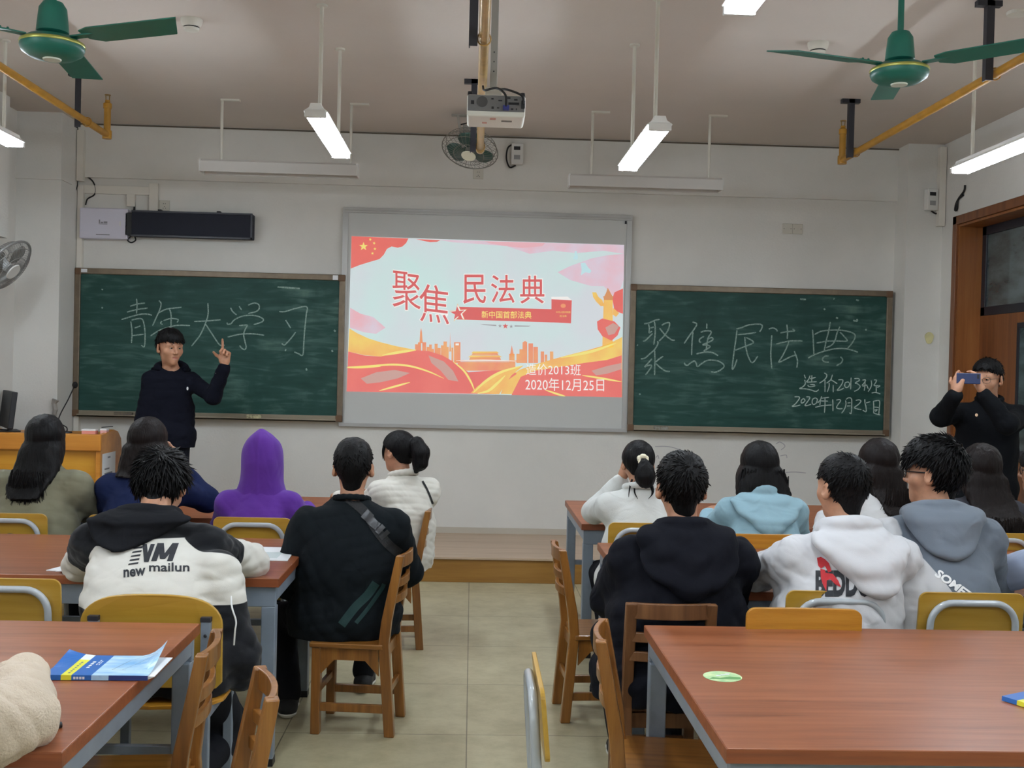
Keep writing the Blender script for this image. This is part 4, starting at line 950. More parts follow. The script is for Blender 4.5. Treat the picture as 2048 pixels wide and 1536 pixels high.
dup(w0, (0.636, 3.42, 0), RIGHT + math.radians(-8), 'wooden chair facing the nearest right table with its seat under the edge', G1)
dup(w0, (-0.955, 3.207, 0), LEFT + math.radians(5), 'wooden chair tucked under the right end of the nearest left table', G1)
dup(w0, (-0.71, 2.765, 0), LEFT + math.radians(16.4), 'wooden chair at the bottom edge beside the left table corner', G1)
w1 = wood_chair('dark worn wooden chair under the boy in the dark navy hoodie', M_chaird); w1['group'] = G1
w1.location = (0.722, 4.06, 0)
w2 = wood_chair('empty orange chair with a wide top rail behind the nearest right table', M_plyc, wide=True); w2['group'] = G1
w2.location = (1.13, 3.46, 0); w2.rotation_euler.z = PI
dup(w2, (1.43, 5.52, 0), 0, 'orange chair behind the girl in the light blue hoodie, only its top rail showing', G1)
t0 = tube_chair('tube chair at the left edge behind the nearest left table'); t0['group'] = G2
t0.location = (-1.60, 4.03, 0)
for x, y, rz, lb in ((1.33, 4.05, 0, 'tube chair under the student in the white hoodie'), (1.815, 4.06, 0, 'tube chair under the student in the grey hoodie'),
    (-2.26, 5.64, 0, 'tube chair behind the girl in the olive jacket'), (-1.68, 5.65, 0, 'tube chair behind the girl in the navy sweater, mostly hidden'),
    (-1.07, 5.65, 0, 'tube chair under the person in the purple hood'), (0.90, 5.72, 0, 'tube chair under the girl with the cream scrunchie'),
    (2.66, 5.60, 0, 'tube chair behind the girl with very long hair at the right edge'), (2.2, 5.75, 0, 'tube chair under the girl with the striped collar'), (0.36, 2.80, RIGHT, 'tube chair seen edge on at the bottom of the aisle')):
    dup(t0, (x, y, 0), rz, lb, G2)
c0 = lecture_chair('wide plywood chair under the leaning student, brackets on its back'); c0.location = (-1.05, 3.905, 0)

# ------------------------------------------------------------------ podium, monitor, microphone, chalk boxes
pd = thing('podium', 'yellow wooden teacher podium with rounded end panel', 'podium', (-3.1, 8.58, 0.19))
PX0, PX1, PY0, PY1, PH = -0.57, 0.35, -0.30, 0.22, 0.85
MB().box((PX0, PY0+0.03, 0), (PX1-0.03, PY0+0.05, PH-0.12)).obj('front_panel', M_pod, pd, bevel=0.003)
def sidep(x, z):
    return (x, z)
side = [(PY0, 0), (PY1-0.02, 0), (PY1-0.02, PH-0.16), (PY1-0.04, PH-0.06), (PY1-0.12, PH+0.0), (PY1-0.22, PH+0.02), (PY0, PH-0.01)]
MB().prism(side, PX1-0.035, PX1, fn=lambda y, z, x: (x, y, z)).obj('side_panel', M_podt, pd, bevel=0.003)
MB().prism(side, PX0, PX0+0.035, fn=lambda y, z, x: (x, y, z)).obj('side_panel', M_podt, pd, bevel=0.003)
MB().box((PX0-0.01, PY0-0.02, PH-0.125), (PX1+0.008, PY0+0.02, PH)).obj('rim', M_podt, pd, bevel=0.008)
MB().box((PX0+0.03, PY0+0.02, PH-0.03), (PX1-0.03, PY1-0.04, PH-0.01)).obj('desktop', M_podt, pd)
pp = MB().box((PX1+0.0005, -0.26, 0.40), (PX1+0.002, 0.04, 0.70)).obj('paper_notice', M_paper); pp.location = (-3.1, 8.58, 0.19)
tag(pp, 'white paper notice taped to the end panel of the podium', 'paper')
ln = MB()
for y0, y1, z in ((-0.14, -0.08, 0.66), (-0.21, -0.10, 0.575), (-0.21, -0.03, 0.54), (-0.21, -0.04, 0.522)): ln.box((PX1+0.002, y0, z), (PX1+0.0026, y1, z+0.012))
ln.obj('printed_line', mat('print_grey', (130, 130, 134), 0.8), pp)
mn = thing('monitor', 'black monitor standing on the podium at the left edge', 'monitor', (-3.62, 8.62, 0.19+0.84))
mn.location = (-3.545, 8.55, 1.03); mn.rotation_euler.z = math.radians(-60)
MB().box((-0.25, -0.02, 0.03), (0.25, 0.02, 0.31), rot=Matrix.Rotation(math.radians(-6), 3, 'X')).obj('screen_housing', M_black, mn, bevel=0.006)
MB().box((-0.03, 0.0, 0.0), (0.03, 0.03, 0.12)).box((-0.1, -0.08, 0), (0.1, 0.08, 0.012)).obj('stand', M_black, mn, bevel=0.004)
mc = thing('microphone', 'black gooseneck microphone leaning from the podium', 'microphone', (-3.05, 8.5, 1.02))
a_, b2 = onY(117, 840, 8.5), onY(150, 770, 8.5)
MB().tube(catmull([(-0.045, 0.02, 0.0), (-0.03, 0.0, 0.05), tuple(np.array(a_)-np.array(mc.location)), tuple((np.array(a_)*0.4+np.array(b2)*0.6)-np.array(mc.location)), tuple(np.array(b2)-np.array(mc.location))]), 0.0045, 8).obj('gooseneck', M_black, mc, smooth=True)
MB().ball(tuple(np.array(b2)-np.array(mc.location)), (0.021, 0.021, 0.026), 14).obj('foam_head', mat('black_foam', (12, 12, 12), 0.95), mc, smooth=True)
MB().lathe([(0.0, 0), (0.05, 0), (0.045, 0.02), (0.0, 0.025)], (-0.045, 0.02, 0), 20).obj('base', M_black, mc, smooth=True)
def chalk_box(label, px0, px1, py0, py1, y, c):
    a1 = onY(px0, py1, y); a2 = onY(px1, py0, y)
    o = MB().box((a1[0], y, 1.03), (a2[0], y+0.06, a2[2]), 0).box((a1[0]-0.001, y-0.001, a2[2]-0.012), (a2[0]+0.001, y+0.061, a2[2]+0.001), 1).obj('chalk_box', [c, M_paper], bevel=0.002)
    return tag(o, label, 'chalk box')
chalk_box('pink and white chalk box lying on the podium', 163, 191, 859, 867, 8.42, mat('pink_box', (226, 150, 140), 0.6))
chalk_box('small upright pink chalk box beside the larger one', 200, 213, 858, 868, 8.42, mat('pale_pink_box', (222, 170, 168), 0.6))
tag(MB().bar((-2.8, 8.44, 1.083), (-2.72, 8.46, 1.09), 0.01, 0.006).obj('pen', M_black), 'black pen lying across the small chalk box', 'pen')

# ------------------------------------------------------------------ table-top things
def book(label, origin, ux, length, depth, th, rz, curl=True):
    t = thing('textbook', label, 'book', origin, rz)
    n = 16
    def topz(u, v):
        z = th
        if curl: z += 0.045*max(0, (u-0.72)/0.28)**2.2*max(0, (v-0.2)/0.8) + 0.028*max(0, (0.3-u)/0.3)**2*max(0, v-0.4)
        return z
    m = MB()
    bands = [(0.0, 0.17, 0), (0.17, 0.27, 1), (0.27, 0.46, 0), (0.46, 1.0, 3)]
    vs, fs, mi = [], [], []
    U = sorted(set(list(np.linspace(0, 1, n+1)) + [0.17, 0.27, 0.46])); V = list(np.linspace(0, 1, 9))
    for v in V:
        for u in U: vs.append((u*length, v*depth, topz(u, v)))
    for i in range(len(V)-1):
        for j in range(len(U)-1):
            um = (U[j]+U[j+1])/2; vm = (V[i]+V[i+1])/2; k = [b[2] for b in bands if b[0] <= um <= b[1]][0]
            if k == 1 and vm > 0.72: k = 2
            m.add([vs[i*len(U)+j], vs[i*len(U)+j+1], vs[(i+1)*len(U)+j+1], vs[(i+1)*len(U)+j]], [(0, 1, 2, 3)], k)
    for j in range(len(U)-1):
        um = (U[j]+U[j+1])/2; k = [b[2] for b in bands if b[0] <= um <= b[1]][0]
        if um > 0.62: k = 4
        m.add([(U[j]*length, -0.001, 0.001), (U[j+1]*length, -0.001, 0.001), (U[j+1]*length, 0, topz(U[j+1], 0)), (U[j]*length, 0, topz(U[j], 0))], [(0, 1, 2, 3)], k)
    m.obj('cover', [mat('book_blue', (40, 102, 178), 0.3), mat('book_yellow', (226, 220, 60), 0.35), mat('book_white', (228, 238, 240), 0.35), mat('book_sky', (120, 178, 226), 0.3, var=0.3, vscale=7, stretch=(1, 4, 1), c2=(206, 232, 246)), mat('book_navy', (36, 58, 120), 0.35)], t)
    pg = MB()
    for k in range(4):
        a = 0.002+k*(th-0.004)/4
        pg.box((0.003, 0.002, a), (length*(1.0+0.02*k), depth*(1-0.01*k), a+(th-0.006)/4))
    pg.obj('page_block', M_paper, t)
    mk = MB()
    def put(u0, u1, v0, v1):
        mk.add([(u0*length, v0*depth, topz(u0, v0)+0.0006), (u1*length, v0*depth, topz(u1, v0)+0.0006), (u1*length, v1*depth, topz(u1, v1)+0.0006), (u0*length, v1*depth, topz(u0, v1)+0.0006)], [(0, 1, 2, 3)])
    for k in range(4): put(0.325, 0.355, 0.34+0.09*k, 0.40+0.09*k)
    for k in range(3): put(0.385, 0.397, 0.5+0.09*k, 0.56+0.09*k); put(0.41, 0.42, 0.5+0.07*k, 0.55+0.07*k)
    for k in range(4): mk.box((0.29*length+k*0.022*length*1.3, -0.0018, 0.25*th), (0.31*length+k*0.022*length*1.3, -0.0008, 0.7*th))
    mk.obj('title_mark', M_paper, t)
    m2 = MB()
    for k in range(7): m2.add([((0.212+0.003*(k % 2))*length, (0.08+0.085*k)*depth, topz(0.22, 0.3)+0.0006), (0.234*length, (0.08+0.085*k)*depth, topz(0.22, 0.3)+0.0006), (0.234*length, (0.13+0.085*k)*depth, topz(0.22, 0.3)+0.0006), (0.212*length, (0.13+0.085*k)*depth, topz(0.22, 0.3)+0.0006)], [(0, 1, 2, 3)])
    g = [((0.60, 0.25), (0.68, 0.72)), ((0.60, 0.25), (0.74, 0.25)), ((0.70, 0.25), (0.80, 0.6)), ((0.80, 0.6), (0.93, 0.75)), ((0.68, 0.72), (0.95, 0.75))]
    for (p, q_) in g:
        v2, f2 = ribbon2([(p[0]*length, p[1]*depth), (q_[0]*length, q_[1]*depth)], 0.0014)
        m2.add([(x, y, topz(min(1, x/length), y/depth)+0.0008) for x, y in v2], f2)
    m2.obj('cover_drawing', mat('cover_line', (96, 110, 120), 0.5), t)
    return t
book('blue and yellow textbook with a curled corner on the near left table', (-1.112, 2.93, 0.7505), 0, 0.272, 0.20, 0.014, math.radians(1))
book('blue and yellow textbook at the right edge of the near right table', (1.425, 2.86, 0.7505), 0, 0.262, 0.185, 0.013, math.radians(-62), curl=False)
def sticker(label, x, y, r):
    t = thing('table_sticker', label, 'sticker', (x, y, 0.7502))
    MB().lathe([(0.0, 0.0), (r, 0.0), (r, 0.0006), (0.0, 0.0006)], n=40).obj('base_disc', mat('sticker_pale_green', (206, 222, 168), 0.5, var=0.25, vscale=26, c2=(150, 196, 140)), t)
    return t
st = sticker('oval looking green nature sticker on the nearest right table', 0.722, 3.055, 0.054)
MB().add([(-0.045, -0.028, 0.001), (0.045, -0.03, 0.001), (0.05, -0.008, 0.001), (0.02, -0.002, 0.001), (-0.01, -0.015, 0.001), (-0.03, -0.01, 0.001)], [(0, 1, 2, 3, 4, 5)]).obj('green_hill', mat('sticker_green', (96, 150, 84), 0.5), st)
mb = MB()
for k in range(3): mb.add([(-0.02+0.014*k, 0.0+0.008*k, 0.0012), (-0.006+0.014*k, 0.002+0.008*k, 0.0012), (0.0+0.014*k, 0.012+0.008*k, 0.0012), (-0.014+0.014*k, 0.01+0.008*k, 0.0012)], [(0, 1, 2, 3)])
mb.obj('white_mark', M_paper, st)
sticker('pale sticker on the front right table beside the white sweater', 0.752, 6.665, 0.05)
def sheet(label, pts, z=0.7508, up=0.0, name='paper_sheet', m=None, lines=None):
    mb = MB()
    n = len(pts)
    mb.add([(x, y, z) for x, y in pts] + [(x, y, z+0.003) for x, y in pts], [tuple(range(n-1, -1, -1)), tuple(range(n, 2*n))] + [(i, (i+1) % n, n+(i+1) % n, n+i) for i in range(n)])
    o = mb.obj(name, m or M_paper); tag(o, label, 'paper')
    if lines:
        lb = MB()
        for (a1, b1, a2, b2) in lines: lb.box((a1, b1, z+0.003), (a2, b2, z+0.0036))
        lb.obj('printed_text_block', mat('paper_print', (196, 206, 206), 0.8), o)
    return o
sheet('open white booklet on the table right of the leaning student', [(-1.02, 4.75), (-0.775, 4.75), (-0.79, 5.09), (-1.02, 5.09)], lines=[(-0.96, 4.8, -0.83, 4.95)])
sheet('white loose paper under the left arm of the leaning student', [(-1.68, 4.44), (-1.55, 4.42), (-1.50, 4.72), (-1.60, 4.70)])
sheet('second white paper peeking from under the left sleeve', [(-1.63, 4.405), (-1.48, 4.42), (-1.45, 4.65), (-1.53, 4.66)], z=0.7545)
sheet('cream paper corner beside the white hoodie sleeve', [(1.325, 4.83), (1.37, 4.74), (1.45, 4.9), (1.36, 5.0)], m=mat('cream_paper', (236, 230, 200), 0.8))
tag(MB().bar((-1.26, 2.78, 0.757), (-1.20, 2.97, 0.757), 0.05, 0.012).obj('phone', M_black, bevel=0.003), 'black phone on the table beside the hand at the left edge', 'phone')
tag(MB().tube([(-0.955, 2.535, 0.757), (-0.925, 2.555, 0.757)], 0.007, 10).obj('pen', M_black, smooth=True), 'black pen tip on the near left table by the fleece sleeve', 'pen')
# ------------------------------------------------------------------ people: smooth distance-field modelling
f32 = np.float32
def s_cap(a, b, r1, r2=None):
    a = np.array(a, f32); b = np.array(b, f32); r2 = r1 if r2 is None else r2
    ab = b-a; L = float(ab @ ab) + 1e-12
    def f(P):
        pa = P-a; h = np.clip(pa @ ab / L, 0, 1)
        q = pa - h[:, None]*ab
        return np.sqrt((q*q).sum(1)) - (r1+(r2-r1)*h)
    return f
def s_ell(c, r, R=None):
    c = np.array(c, f32); r = np.array(r, f32); R = None if R is None else np.array(R, f32)
    def f(P):
        q = P-c
        if R is not None: q = q @ R
        k0 = np.sqrt(((q/r)**2).sum(1)); k1 = np.sqrt(((q/(r*r))**2).sum(1))+1e-9
        return k0*(k0-1)/k1
    return f
def s_loft(z, cx, cy, w, d, p=2.4):
    z0_ = np.array(z, float); z = np.linspace(z0_[0], z0_[-1], 72)
    ker = np.exp(-0.5*(np.arange(-6, 7)/2.6)**2); ker /= ker.sum()
    def rs_(a):       # rounded resampling so that the outline has no corners
        b = np.interp(z, z0_, np.array(a, float)); e = np.concatenate([2*b[0]-b[6:0:-1], b, 2*b[-1]-b[-2:-8:-1]])
        return np.convolve(e, ker, 'valid').astype(f32)
    cx, cy, w, d = rs_(cx), rs_(cy), np.maximum(rs_(w), 0.004), np.maximum(rs_(d), 0.004); z = z.astype(f32)
    def f(P):
        zz = P[:, 2]
        X = P[:, 0]-np.interp(zz, z, cx); Y = P[:, 1]-np.interp(zz, z, cy)
        W = np.interp(zz, z, w); D = np.interp(zz, z, d)
        q = ((np.abs(X)/W)**p + (np.abs(Y)/D)**p)**(1/p)
        dd = (q-1)*np.minimum(W, D)
        return np.maximum(dd, np.maximum(z[0]-zz, zz-z[-1])).astype(f32)
    return f
def smin(a, b, k):
    h = np.maximum(k-np.abs(a-b), 0)/k
    return np.minimum(a, b) - h*h*k*0.25
def union(items):
    """items: (fn, k)"""
    def f(P):
        d = None
        for fn, k in items:
            e = fn(P)
            d = e if d is None else smin(d, e, k)
        return d
    return f
def subtract(f, g, k=0.01):
    return lambda P: -smin(-f(P), g(P), k)
def displace(f, g):
    return lambda P: f(P)+g(P)
class Waves:
    """sum of warped sines: cloth folds and hair strands"""
    def __init__(s, seed, n, freq, stretch=(1, 1, 1), sharp=False):
        r = np.random.RandomState(seed); s.k = (r.normal(size=(n, 3))*np.array(stretch)*freq).astype(f32); s.p = r.uniform(0, 6.28, n).astype(f32); s.sharp = sharp
        s.wk = (r.normal(size=(n, 3))*freq*0.4).astype(f32); s.wp = r.uniform(0, 6.28, n).astype(f32)
    def __call__(s, P):
        o = 0
        for k, p, wk, wp in zip(s.k, s.p, s.wk, s.wp):
            v = np.sin(P @ k + p + 1.2*np.sin(P @ wk + wp))
            o = o + ((1-np.abs(v))*1.6-0.6 if s.sharp else v)
        return o/len(s.k)
def nets(f, lo, hi, h, margin=0.0):
    lo = np.array(lo, float); hi = np.array(hi, float); B = 8
    nb = np.maximum(np.ceil((hi-lo)/(h*B)).astype(int), 1); n = nb*B
    g = [lo[i]+h*(np.arange(nb[i])*B+(B-1)/2) for i in range(3)]
    Cc = np.stack(np.meshgrid(*g, indexing='ij'), -1).reshape(-1, 3).astype(f32)
    dc = f(Cc); rad = h*(B+1)*0.87+margin
    act = np.abs(dc) < rad*1.35
    D = np.repeat(np.repeat(np.repeat(np.where(dc > 0, 1., -1.).astype(f32).reshape(nb), B, 0), B, 1), B, 2)
    off = (np.stack(np.meshgrid(*[np.arange(B)]*3, indexing='ij'), -1).reshape(-1, 3)*h).astype(f32)
    idx = np.argwhere(act.reshape(nb)); CH = 600
    o3 = np.stack(np.meshgrid(*[np.arange(B)]*3, indexing='ij'), -1).reshape(-1, 3)
    for s in range(0, len(idx), CH):
        I = idx[s:s+CH]; base = (lo+I*B*h).astype(f32)
        P = (base[:, None, :]+off[None]).reshape(-1, 3)
        d = f(P).astype(f32); G = (I[:, None, :]*B+o3[None]).reshape(-1, 3)
        D[G[:, 0], G[:, 1], G[:, 2]] = d
    D[0] = np.abs(D[0]); D[-1] = np.abs(D[-1]); D[:, 0] = np.abs(D[:, 0]); D[:, -1] = np.abs(D[:, -1]); D[:, :, 0] = np.abs(D[:, :, 0]); D[:, :, -1] = np.abs(D[:, :, -1])
    Sg = D < 0
    cs = np.zeros(np.array(D.shape)-1, np.int8)
    for i in (0, 1):
        for j in (0, 1):
            for k in (0, 1): cs += Sg[i:D.shape[0]-1+i, j:D.shape[1]-1+j, k:D.shape[2]-1+k]
    cells = np.argwhere((cs > 0) & (cs < 8))
    if len(cells) == 0: return np.zeros((0, 3)), np.zeros((0, 4), int)
    cid = np.full(cs.shape, -1, np.int32); cid[cells[:, 0], cells[:, 1], cells[:, 2]] = np.arange(len(cells))
    acc = np.zeros((len(cells), 3)); cnt = np.zeros(len(cells))
    cor = [(i, j, k) for i in (0, 1) for j in (0, 1) for k in (0, 1)]
    val = {c: D[cells[:, 0]+c[0], cells[:, 1]+c[1], cells[:, 2]+c[2]] for c in cor}
    for c in cor:
        for ax in range(3):
            if c[ax]: continue
            c2 = list(c); c2[ax] = 1; c2 = tuple(c2); a, b = val[c], val[c2]
            m = (a < 0) != (b < 0)
            t = np.where(m, a/np.where(m, a-b, 1), 0)
            p = np.array(c, float)[None].repeat(len(cells), 0); p[:, ax] = t
            acc[m] += p[m]; cnt[m] += 1
    V = lo + h*(cells + acc/cnt[:, None])
    Q = []
    for ax in range(3):
        u, v = (ax+1) % 3, (ax+2) % 3
        sl0 = [slice(None)]*3; sl1 = [slice(None)]*3; sl0[ax] = slice(0, -1); sl1[ax] = slice(1, None)
        E = np.argwhere(Sg[tuple(sl0)] != Sg[tuple(sl1)])
        E = E[(E[:, u] > 0) & (E[:, v] > 0) & (E[:, u] < D.shape[u]-1) & (E[:, v] < D.shape[v]-1)]
        def at(du, dv):
            q = E.copy(); q[:, u] += du; q[:, v] += dv; return cid[q[:, 0], q[:, 1], q[:, 2]]
        q = np.stack([at(-1, -1), at(0, -1), at(0, 0), at(-1, 0)], 1)
        fl = Sg[E[:, 0], E[:, 1], E[:, 2]]
        q[~fl] = q[~fl][:, ::-1]; Q.append(q)
    Q = np.concatenate(Q); Q = Q[(Q >= 0).all(1)]
    return V, Q
def np_mesh(name, V, Q, mats, parent=None, mi=None, smooth=True):
    me = bpy.data.meshes.new(name); V = np.asarray(V, f32); Q = np.asarray(Q, np.int32)
    k = Q.shape[1]
    me.vertices.add(len(V)); me.vertices.foreach_set('co', V.ravel())
    me.loops.add(Q.size); me.loops.foreach_set('vertex_index', Q.ravel())
    me.polygons.add(len(Q)); me.polygons.foreach_set('loop_start', np.arange(0, Q.size, k, dtype=np.int32))
    try: me.polygons.foreach_set('loop_total', np.full(len(Q), k, np.int32))
    except Exception: pass
    for m in (mats if isinstance(mats, (list, tuple)) else [mats]): me.materials.append(m)
    if mi is not None: me.polygons.foreach_set('material_index', np.asarray(mi, np.int32))
    me.polygons.foreach_set('use_smooth', np.ones(len(Q), bool))
    me.update(calc_edges=True); me.validate()
    o = bpy.data.objects.new(name, me); COL.objects.link(o)
    if parent is not None: o.parent = parent
    return o

# materials of people
def skin_mat():
    m = mat('skin', (190, 138, 108), 0.5, var=0.1, vscale=30, bump=0.05, bscale=300)
    b = m.node_tree.nodes['Principled BSDF']; b.inputs['Subsurface Weight'].default_value = 0.08; b.inputs['Subsurface Radius'].default_value = (0.01, 0.004, 0.002)
    return m
M_skin = skin_mat()
M_lip = mat('lips', (166, 104, 88), 0.45)
M_eyew = mat('eye_white', (180, 170, 160), 0.4)
M_iris = mat('dark_iris', (26, 18, 14), 0.2)
def hair_mat(name, c):
    m = mat(name, c, 0.5, spec=0.14, bump=0.35, bscale=140, stretch=(1, 1, 0.12))
    return m
M_hair = hair_mat('black_hair', (13, 12, 13)); M_hairb = hair_mat('dark_brown_hair', (24, 18, 17))
def cloth(name, c, b=0.09, sc=420, wr=0.5, **k):
    m = mat(name, c, 0.88, bump=b, bscale=sc, spec=0.15, sheen=0.12 if sum(c) > 240 else 0.0, **k)
    nt = m.node_tree; bs = nt.nodes['Principled BSDF']
    if wr:       # woven grain over soft wrinkles
        tc = nt.nodes.new('ShaderNodeTexCoord'); n = nt.nodes.new('ShaderNodeTexNoise'); n.inputs['Scale'].default_value = 9; n.inputs['Detail'].default_value = 2
        n.inputs['Distortion'].default_value = 1.6; n.noise_type = 'RIDGED_MULTIFRACTAL' if hasattr(n, 'noise_type') else 'FBM'
        nt.links.new(tc.outputs['Object'], n.inputs['Vector'])
        b2 = nt.nodes.new('ShaderNodeBump'); b2.inputs['Strength'].default_value = wr; b2.inputs['Distance'].default_value = 0.012
        nt.links.new(n.outputs['Fac'], b2.inputs['Height'])
        old = [x for x in nt.nodes if x.type == 'BUMP' and x != b2]
        if old: nt.links.new(b2.outputs['Normal'], old[0].inputs['Normal'])
        else: nt.links.new(b2.outputs['Normal'], bs.inputs['Normal'])
    return m

def two_tone(name, c1, c2):
    """cloth of two sewn colours, split along the 'zone' seam of the garment"""
    m = cloth(name, c1); nt = m.node_tree; b = nt.nodes['Principled BSDF']
    a = nt.nodes.new('ShaderNodeAttribute'); a.attribute_name = 'zone'
    r = nt.nodes.new('ShaderNodeMath'); r.operation = 'MULTIPLY_ADD'; r.inputs[1].default_value = 400; r.inputs[2].default_value = 0.5; r.use_clamp = True
    mx = nt.nodes.new('ShaderNodeMixRGB'); mx.inputs[1].default_value = rgba(c1); mx.inputs[2].default_value = rgba(c2)
    nt.links.new(a.outputs['Fac'], r.inputs[0]); nt.links.new(r.outputs[0], mx.inputs[0]); nt.links.new(mx.outputs[0], b.inputs['Base Color'])
    return m
def rotm(yaw=0, pitch=0, roll=0):
    return np.array((Matrix.Rotation(math.radians(yaw), 3, 'Z') @ Matrix.Rotation(math.radians(pitch), 3, 'X') @ Matrix.Rotation(math.radians(roll), 3, 'Y')))
def ik(S_, W_, l1, l2, pole):
    S_, W_, pole = map(lambda v: np.array(v, float), (S_, W_, pole))
    d = W_-S_; L = np.linalg.norm(d); mx = (l1+l2)*0.995
    if L > mx: W_ = S_+d/L*mx; d = W_-S_; L = mx
    a = (l1*l1-l2*l2+L*L)/(2*L); h = math.sqrt(max(l1*l1-a*a, 0)); n = d/L
    p = pole - (pole @ n)*n; p = p/max(np.linalg.norm(p), 1e-6)
    return S_+n*a+p*h, W_
def hand(W_, f, n, thumb, curl=(0.5, 0.55, 0.6, 0.65), spread=0.06, s=1.0, thumb_in=0.3):
    """palm, four fingers and a thumb as smooth primitives; f finger direction, n the way the palm faces, thumb = +1/-1 side"""
    f = unit(f); n = np.array(n, float); n = unit(n-(n @ f)*f); u = np.cross(f, n)*thumb
    it = []
    P = lambda a, b, c: np.array(W_)+s*(f*a+u*b+n*c)
    it.append((s_cap(P(-0.02, 0, 0), P(0.02, 0, 0), 0.024*s, 0.026*s), 0.02))
    offs = (0.030, 0.010, -0.010, -0.028)
    for o in offs: it.append((s_cap(P(0.02, o*0.7, 0), P(0.085-(0.006 if o < -0.02 else 0), o, 0), 0.0145*s, 0.0115*s), 0.018))
    it.append((s_cap(P(0.02, 0.026, 0.010), P(0.055, 0.034, 0.012), 0.016*s, 0.013*s), 0.018))
    for o, c, L in zip(offs, curl, (0.92, 1.0, 0.95, 0.76)):
        p = P(0.085-(0.006 if o < -0.02 else 0), o, 0); a = c*0.8; du = o*spread/0.03
        for i, (l, r1, r2) in enumerate(((0.045, 0.0098, 0.0088), (0.028, 0.0088, 0.008), (0.022, 0.008, 0.0066))):
            d = unit(f*math.cos(a)+n*math.sin(a)+u*du); q = p+d*l*L*s
            it.append((s_cap(p, q, r1*s, r2*s), 0.0035)); p = q; a += c*1.05
    d1 = unit(f*0.55+u*0.75+n*thumb_in); p = P(0.035, 0.030, 0.006); q = p+d1*0.042*s
    d2 = unit(f*0.8+u*0.35+n*(thumb_in+0.15)); q2 = q+d2*0.034*s
    it += [(s_cap(p, q, 0.0135*s, 0.0108*s), 0.01), (s_cap(q, q2, 0.0108*s, 0.0082*s), 0.004)]
    return it

def head_prims(hc, R, s, female=False):
    T = lambda x, y, z: np.array(hc)+R @ (np.array([x, y, z])*s)
    it = [(s_ell(T(0, -0.012, 0.030), np.array((0.074, 0.094, 0.084))*s, R), 0.01),
          (s_ell(T(0, 0.022, -0.050), np.array((0.056 if not female else 0.052, 0.066, 0.064))*s, R), 0.05),
          (s_cap(T(0, 0.060, -0.098), T(0, 0.066, -0.095), 0.018*s), 0.035),
          (s_cap(T(-0.042, 0.060, 0.030), T(0.042, 0.060, 0.030), 0.018*s), 0.03),
          (s_cap(T(-0.05, 0.05, -0.018), T(-0.046, 0.052, -0.022), 0.020*s), 0.03), (s_cap(T(0.05, 0.05, -0.018), T(0.046, 0.052, -0.022), 0.020*s), 0.03),
          (s_cap(T(0, 0.083, 0.016), T(0, 0.102, -0.022), 0.0075*s, 0.0115*s), 0.014),
          (s_ell(T(-0.012, 0.090, -0.028), np.array((0.009, 0.01, 0.0075))*s, R), 0.006), (s_ell(T(0.012, 0.090, -0.028), np.array((0.009, 0.01, 0.0075))*s, R), 0.006),
          (s_cap(T(-0.018, 0.079, -0.055), T(0.018, 0.079, -0.055), 0.0075*s), 0.008), (s_cap(T(-0.015, 0.077, -0.066), T(0.015, 0.077, -0.066), 0.0085*s), 0.008)]
    f = union(it)
    cut = union([(s_ell(T(sx*0.031, 0.089, 0.012), np.array((0.017, 0.012, 0.0095))*s, R), 0.002) for sx in (-1, 1)] + [(s_cap(T(-0.018, 0.089, -0.0605), T(0.018, 0.089, -0.0605), 0.0022*s), 0.002)])
    f = subtract(f, cut, 0.012*s)
    ears = []
    for sx in (-1, 1):
        Re = R @ rotm(sx*-28, 8, 0)
        e = s_ell(T(sx*0.086, -0.014, -0.004), np.array((0.0085, 0.020, 0.033))*s, Re)
        dent = s_ell(T(sx*0.095, -0.010, 0.0), np.array((0.007, 0.010, 0.018))*s, Re)
        ears.append((subtract(e, dent, 0.006), 0.006)); ears.append((s_ell(T(sx*0.079, -0.004, -0.027), np.array((0.007, 0.010, 0.011))*s, Re), 0.008))
    return union([(f, 0.01)]+ears)

def scalp_locks(hc, R, s, n, seed, flow, length=(0.03, 0.05), r0=0.005, region=None, lift=0.35, surf=(0.082, 0.102, 0.094), cen=(0, -0.012, 0.034)):
    """small tapered locks of hair lying over the scalp"""
    rs = np.random.RandomState(seed); V, F = [], []
    cnt = 0; tries = 0
    while cnt < n and tries < n*20:
        tries += 1
        d = rs.normal(size=3); d /= np.linalg.norm(d)
        p = np.array(cen)+d*np.array(surf)
        if region is not None and not region(p): continue
        nn = unit(d/np.array(surf)); fl = np.array(flow(p, rs), float); fl = fl-(fl @ nn)*nn
        fl = fl/max(np.linalg.norm(fl), 1e-6)
        L = rs.uniform(*length); dirs = unit(fl+nn*lift*rs.uniform(0.4, 1.4)+rs.normal(size=3)*0.15)
        side = unit(np.cross(dirs, nn)+1e-6); base = len(V); q = p-nn*0.004
        for i in range(4):
            t = i/3; c = q+dirs*L*t - nn*(0.35*L*t*t*lift) ; r = r0*(1-t)**0.8+0.0006
            for a in (0, 2.09, 4.19): V.append(hc+R @ (s*(c+side*math.cos(a)*r*1.5+nn*math.sin(a)*r*0.8)))
        for i in range(3):
            for k in range(3): F.append((base+3*i+k, base+3*i+(k+1) % 3, base+3*i+3+(k+1) % 3, base+3*i+3+k))
        cnt += 1
    return np.array(V), np.array(F)
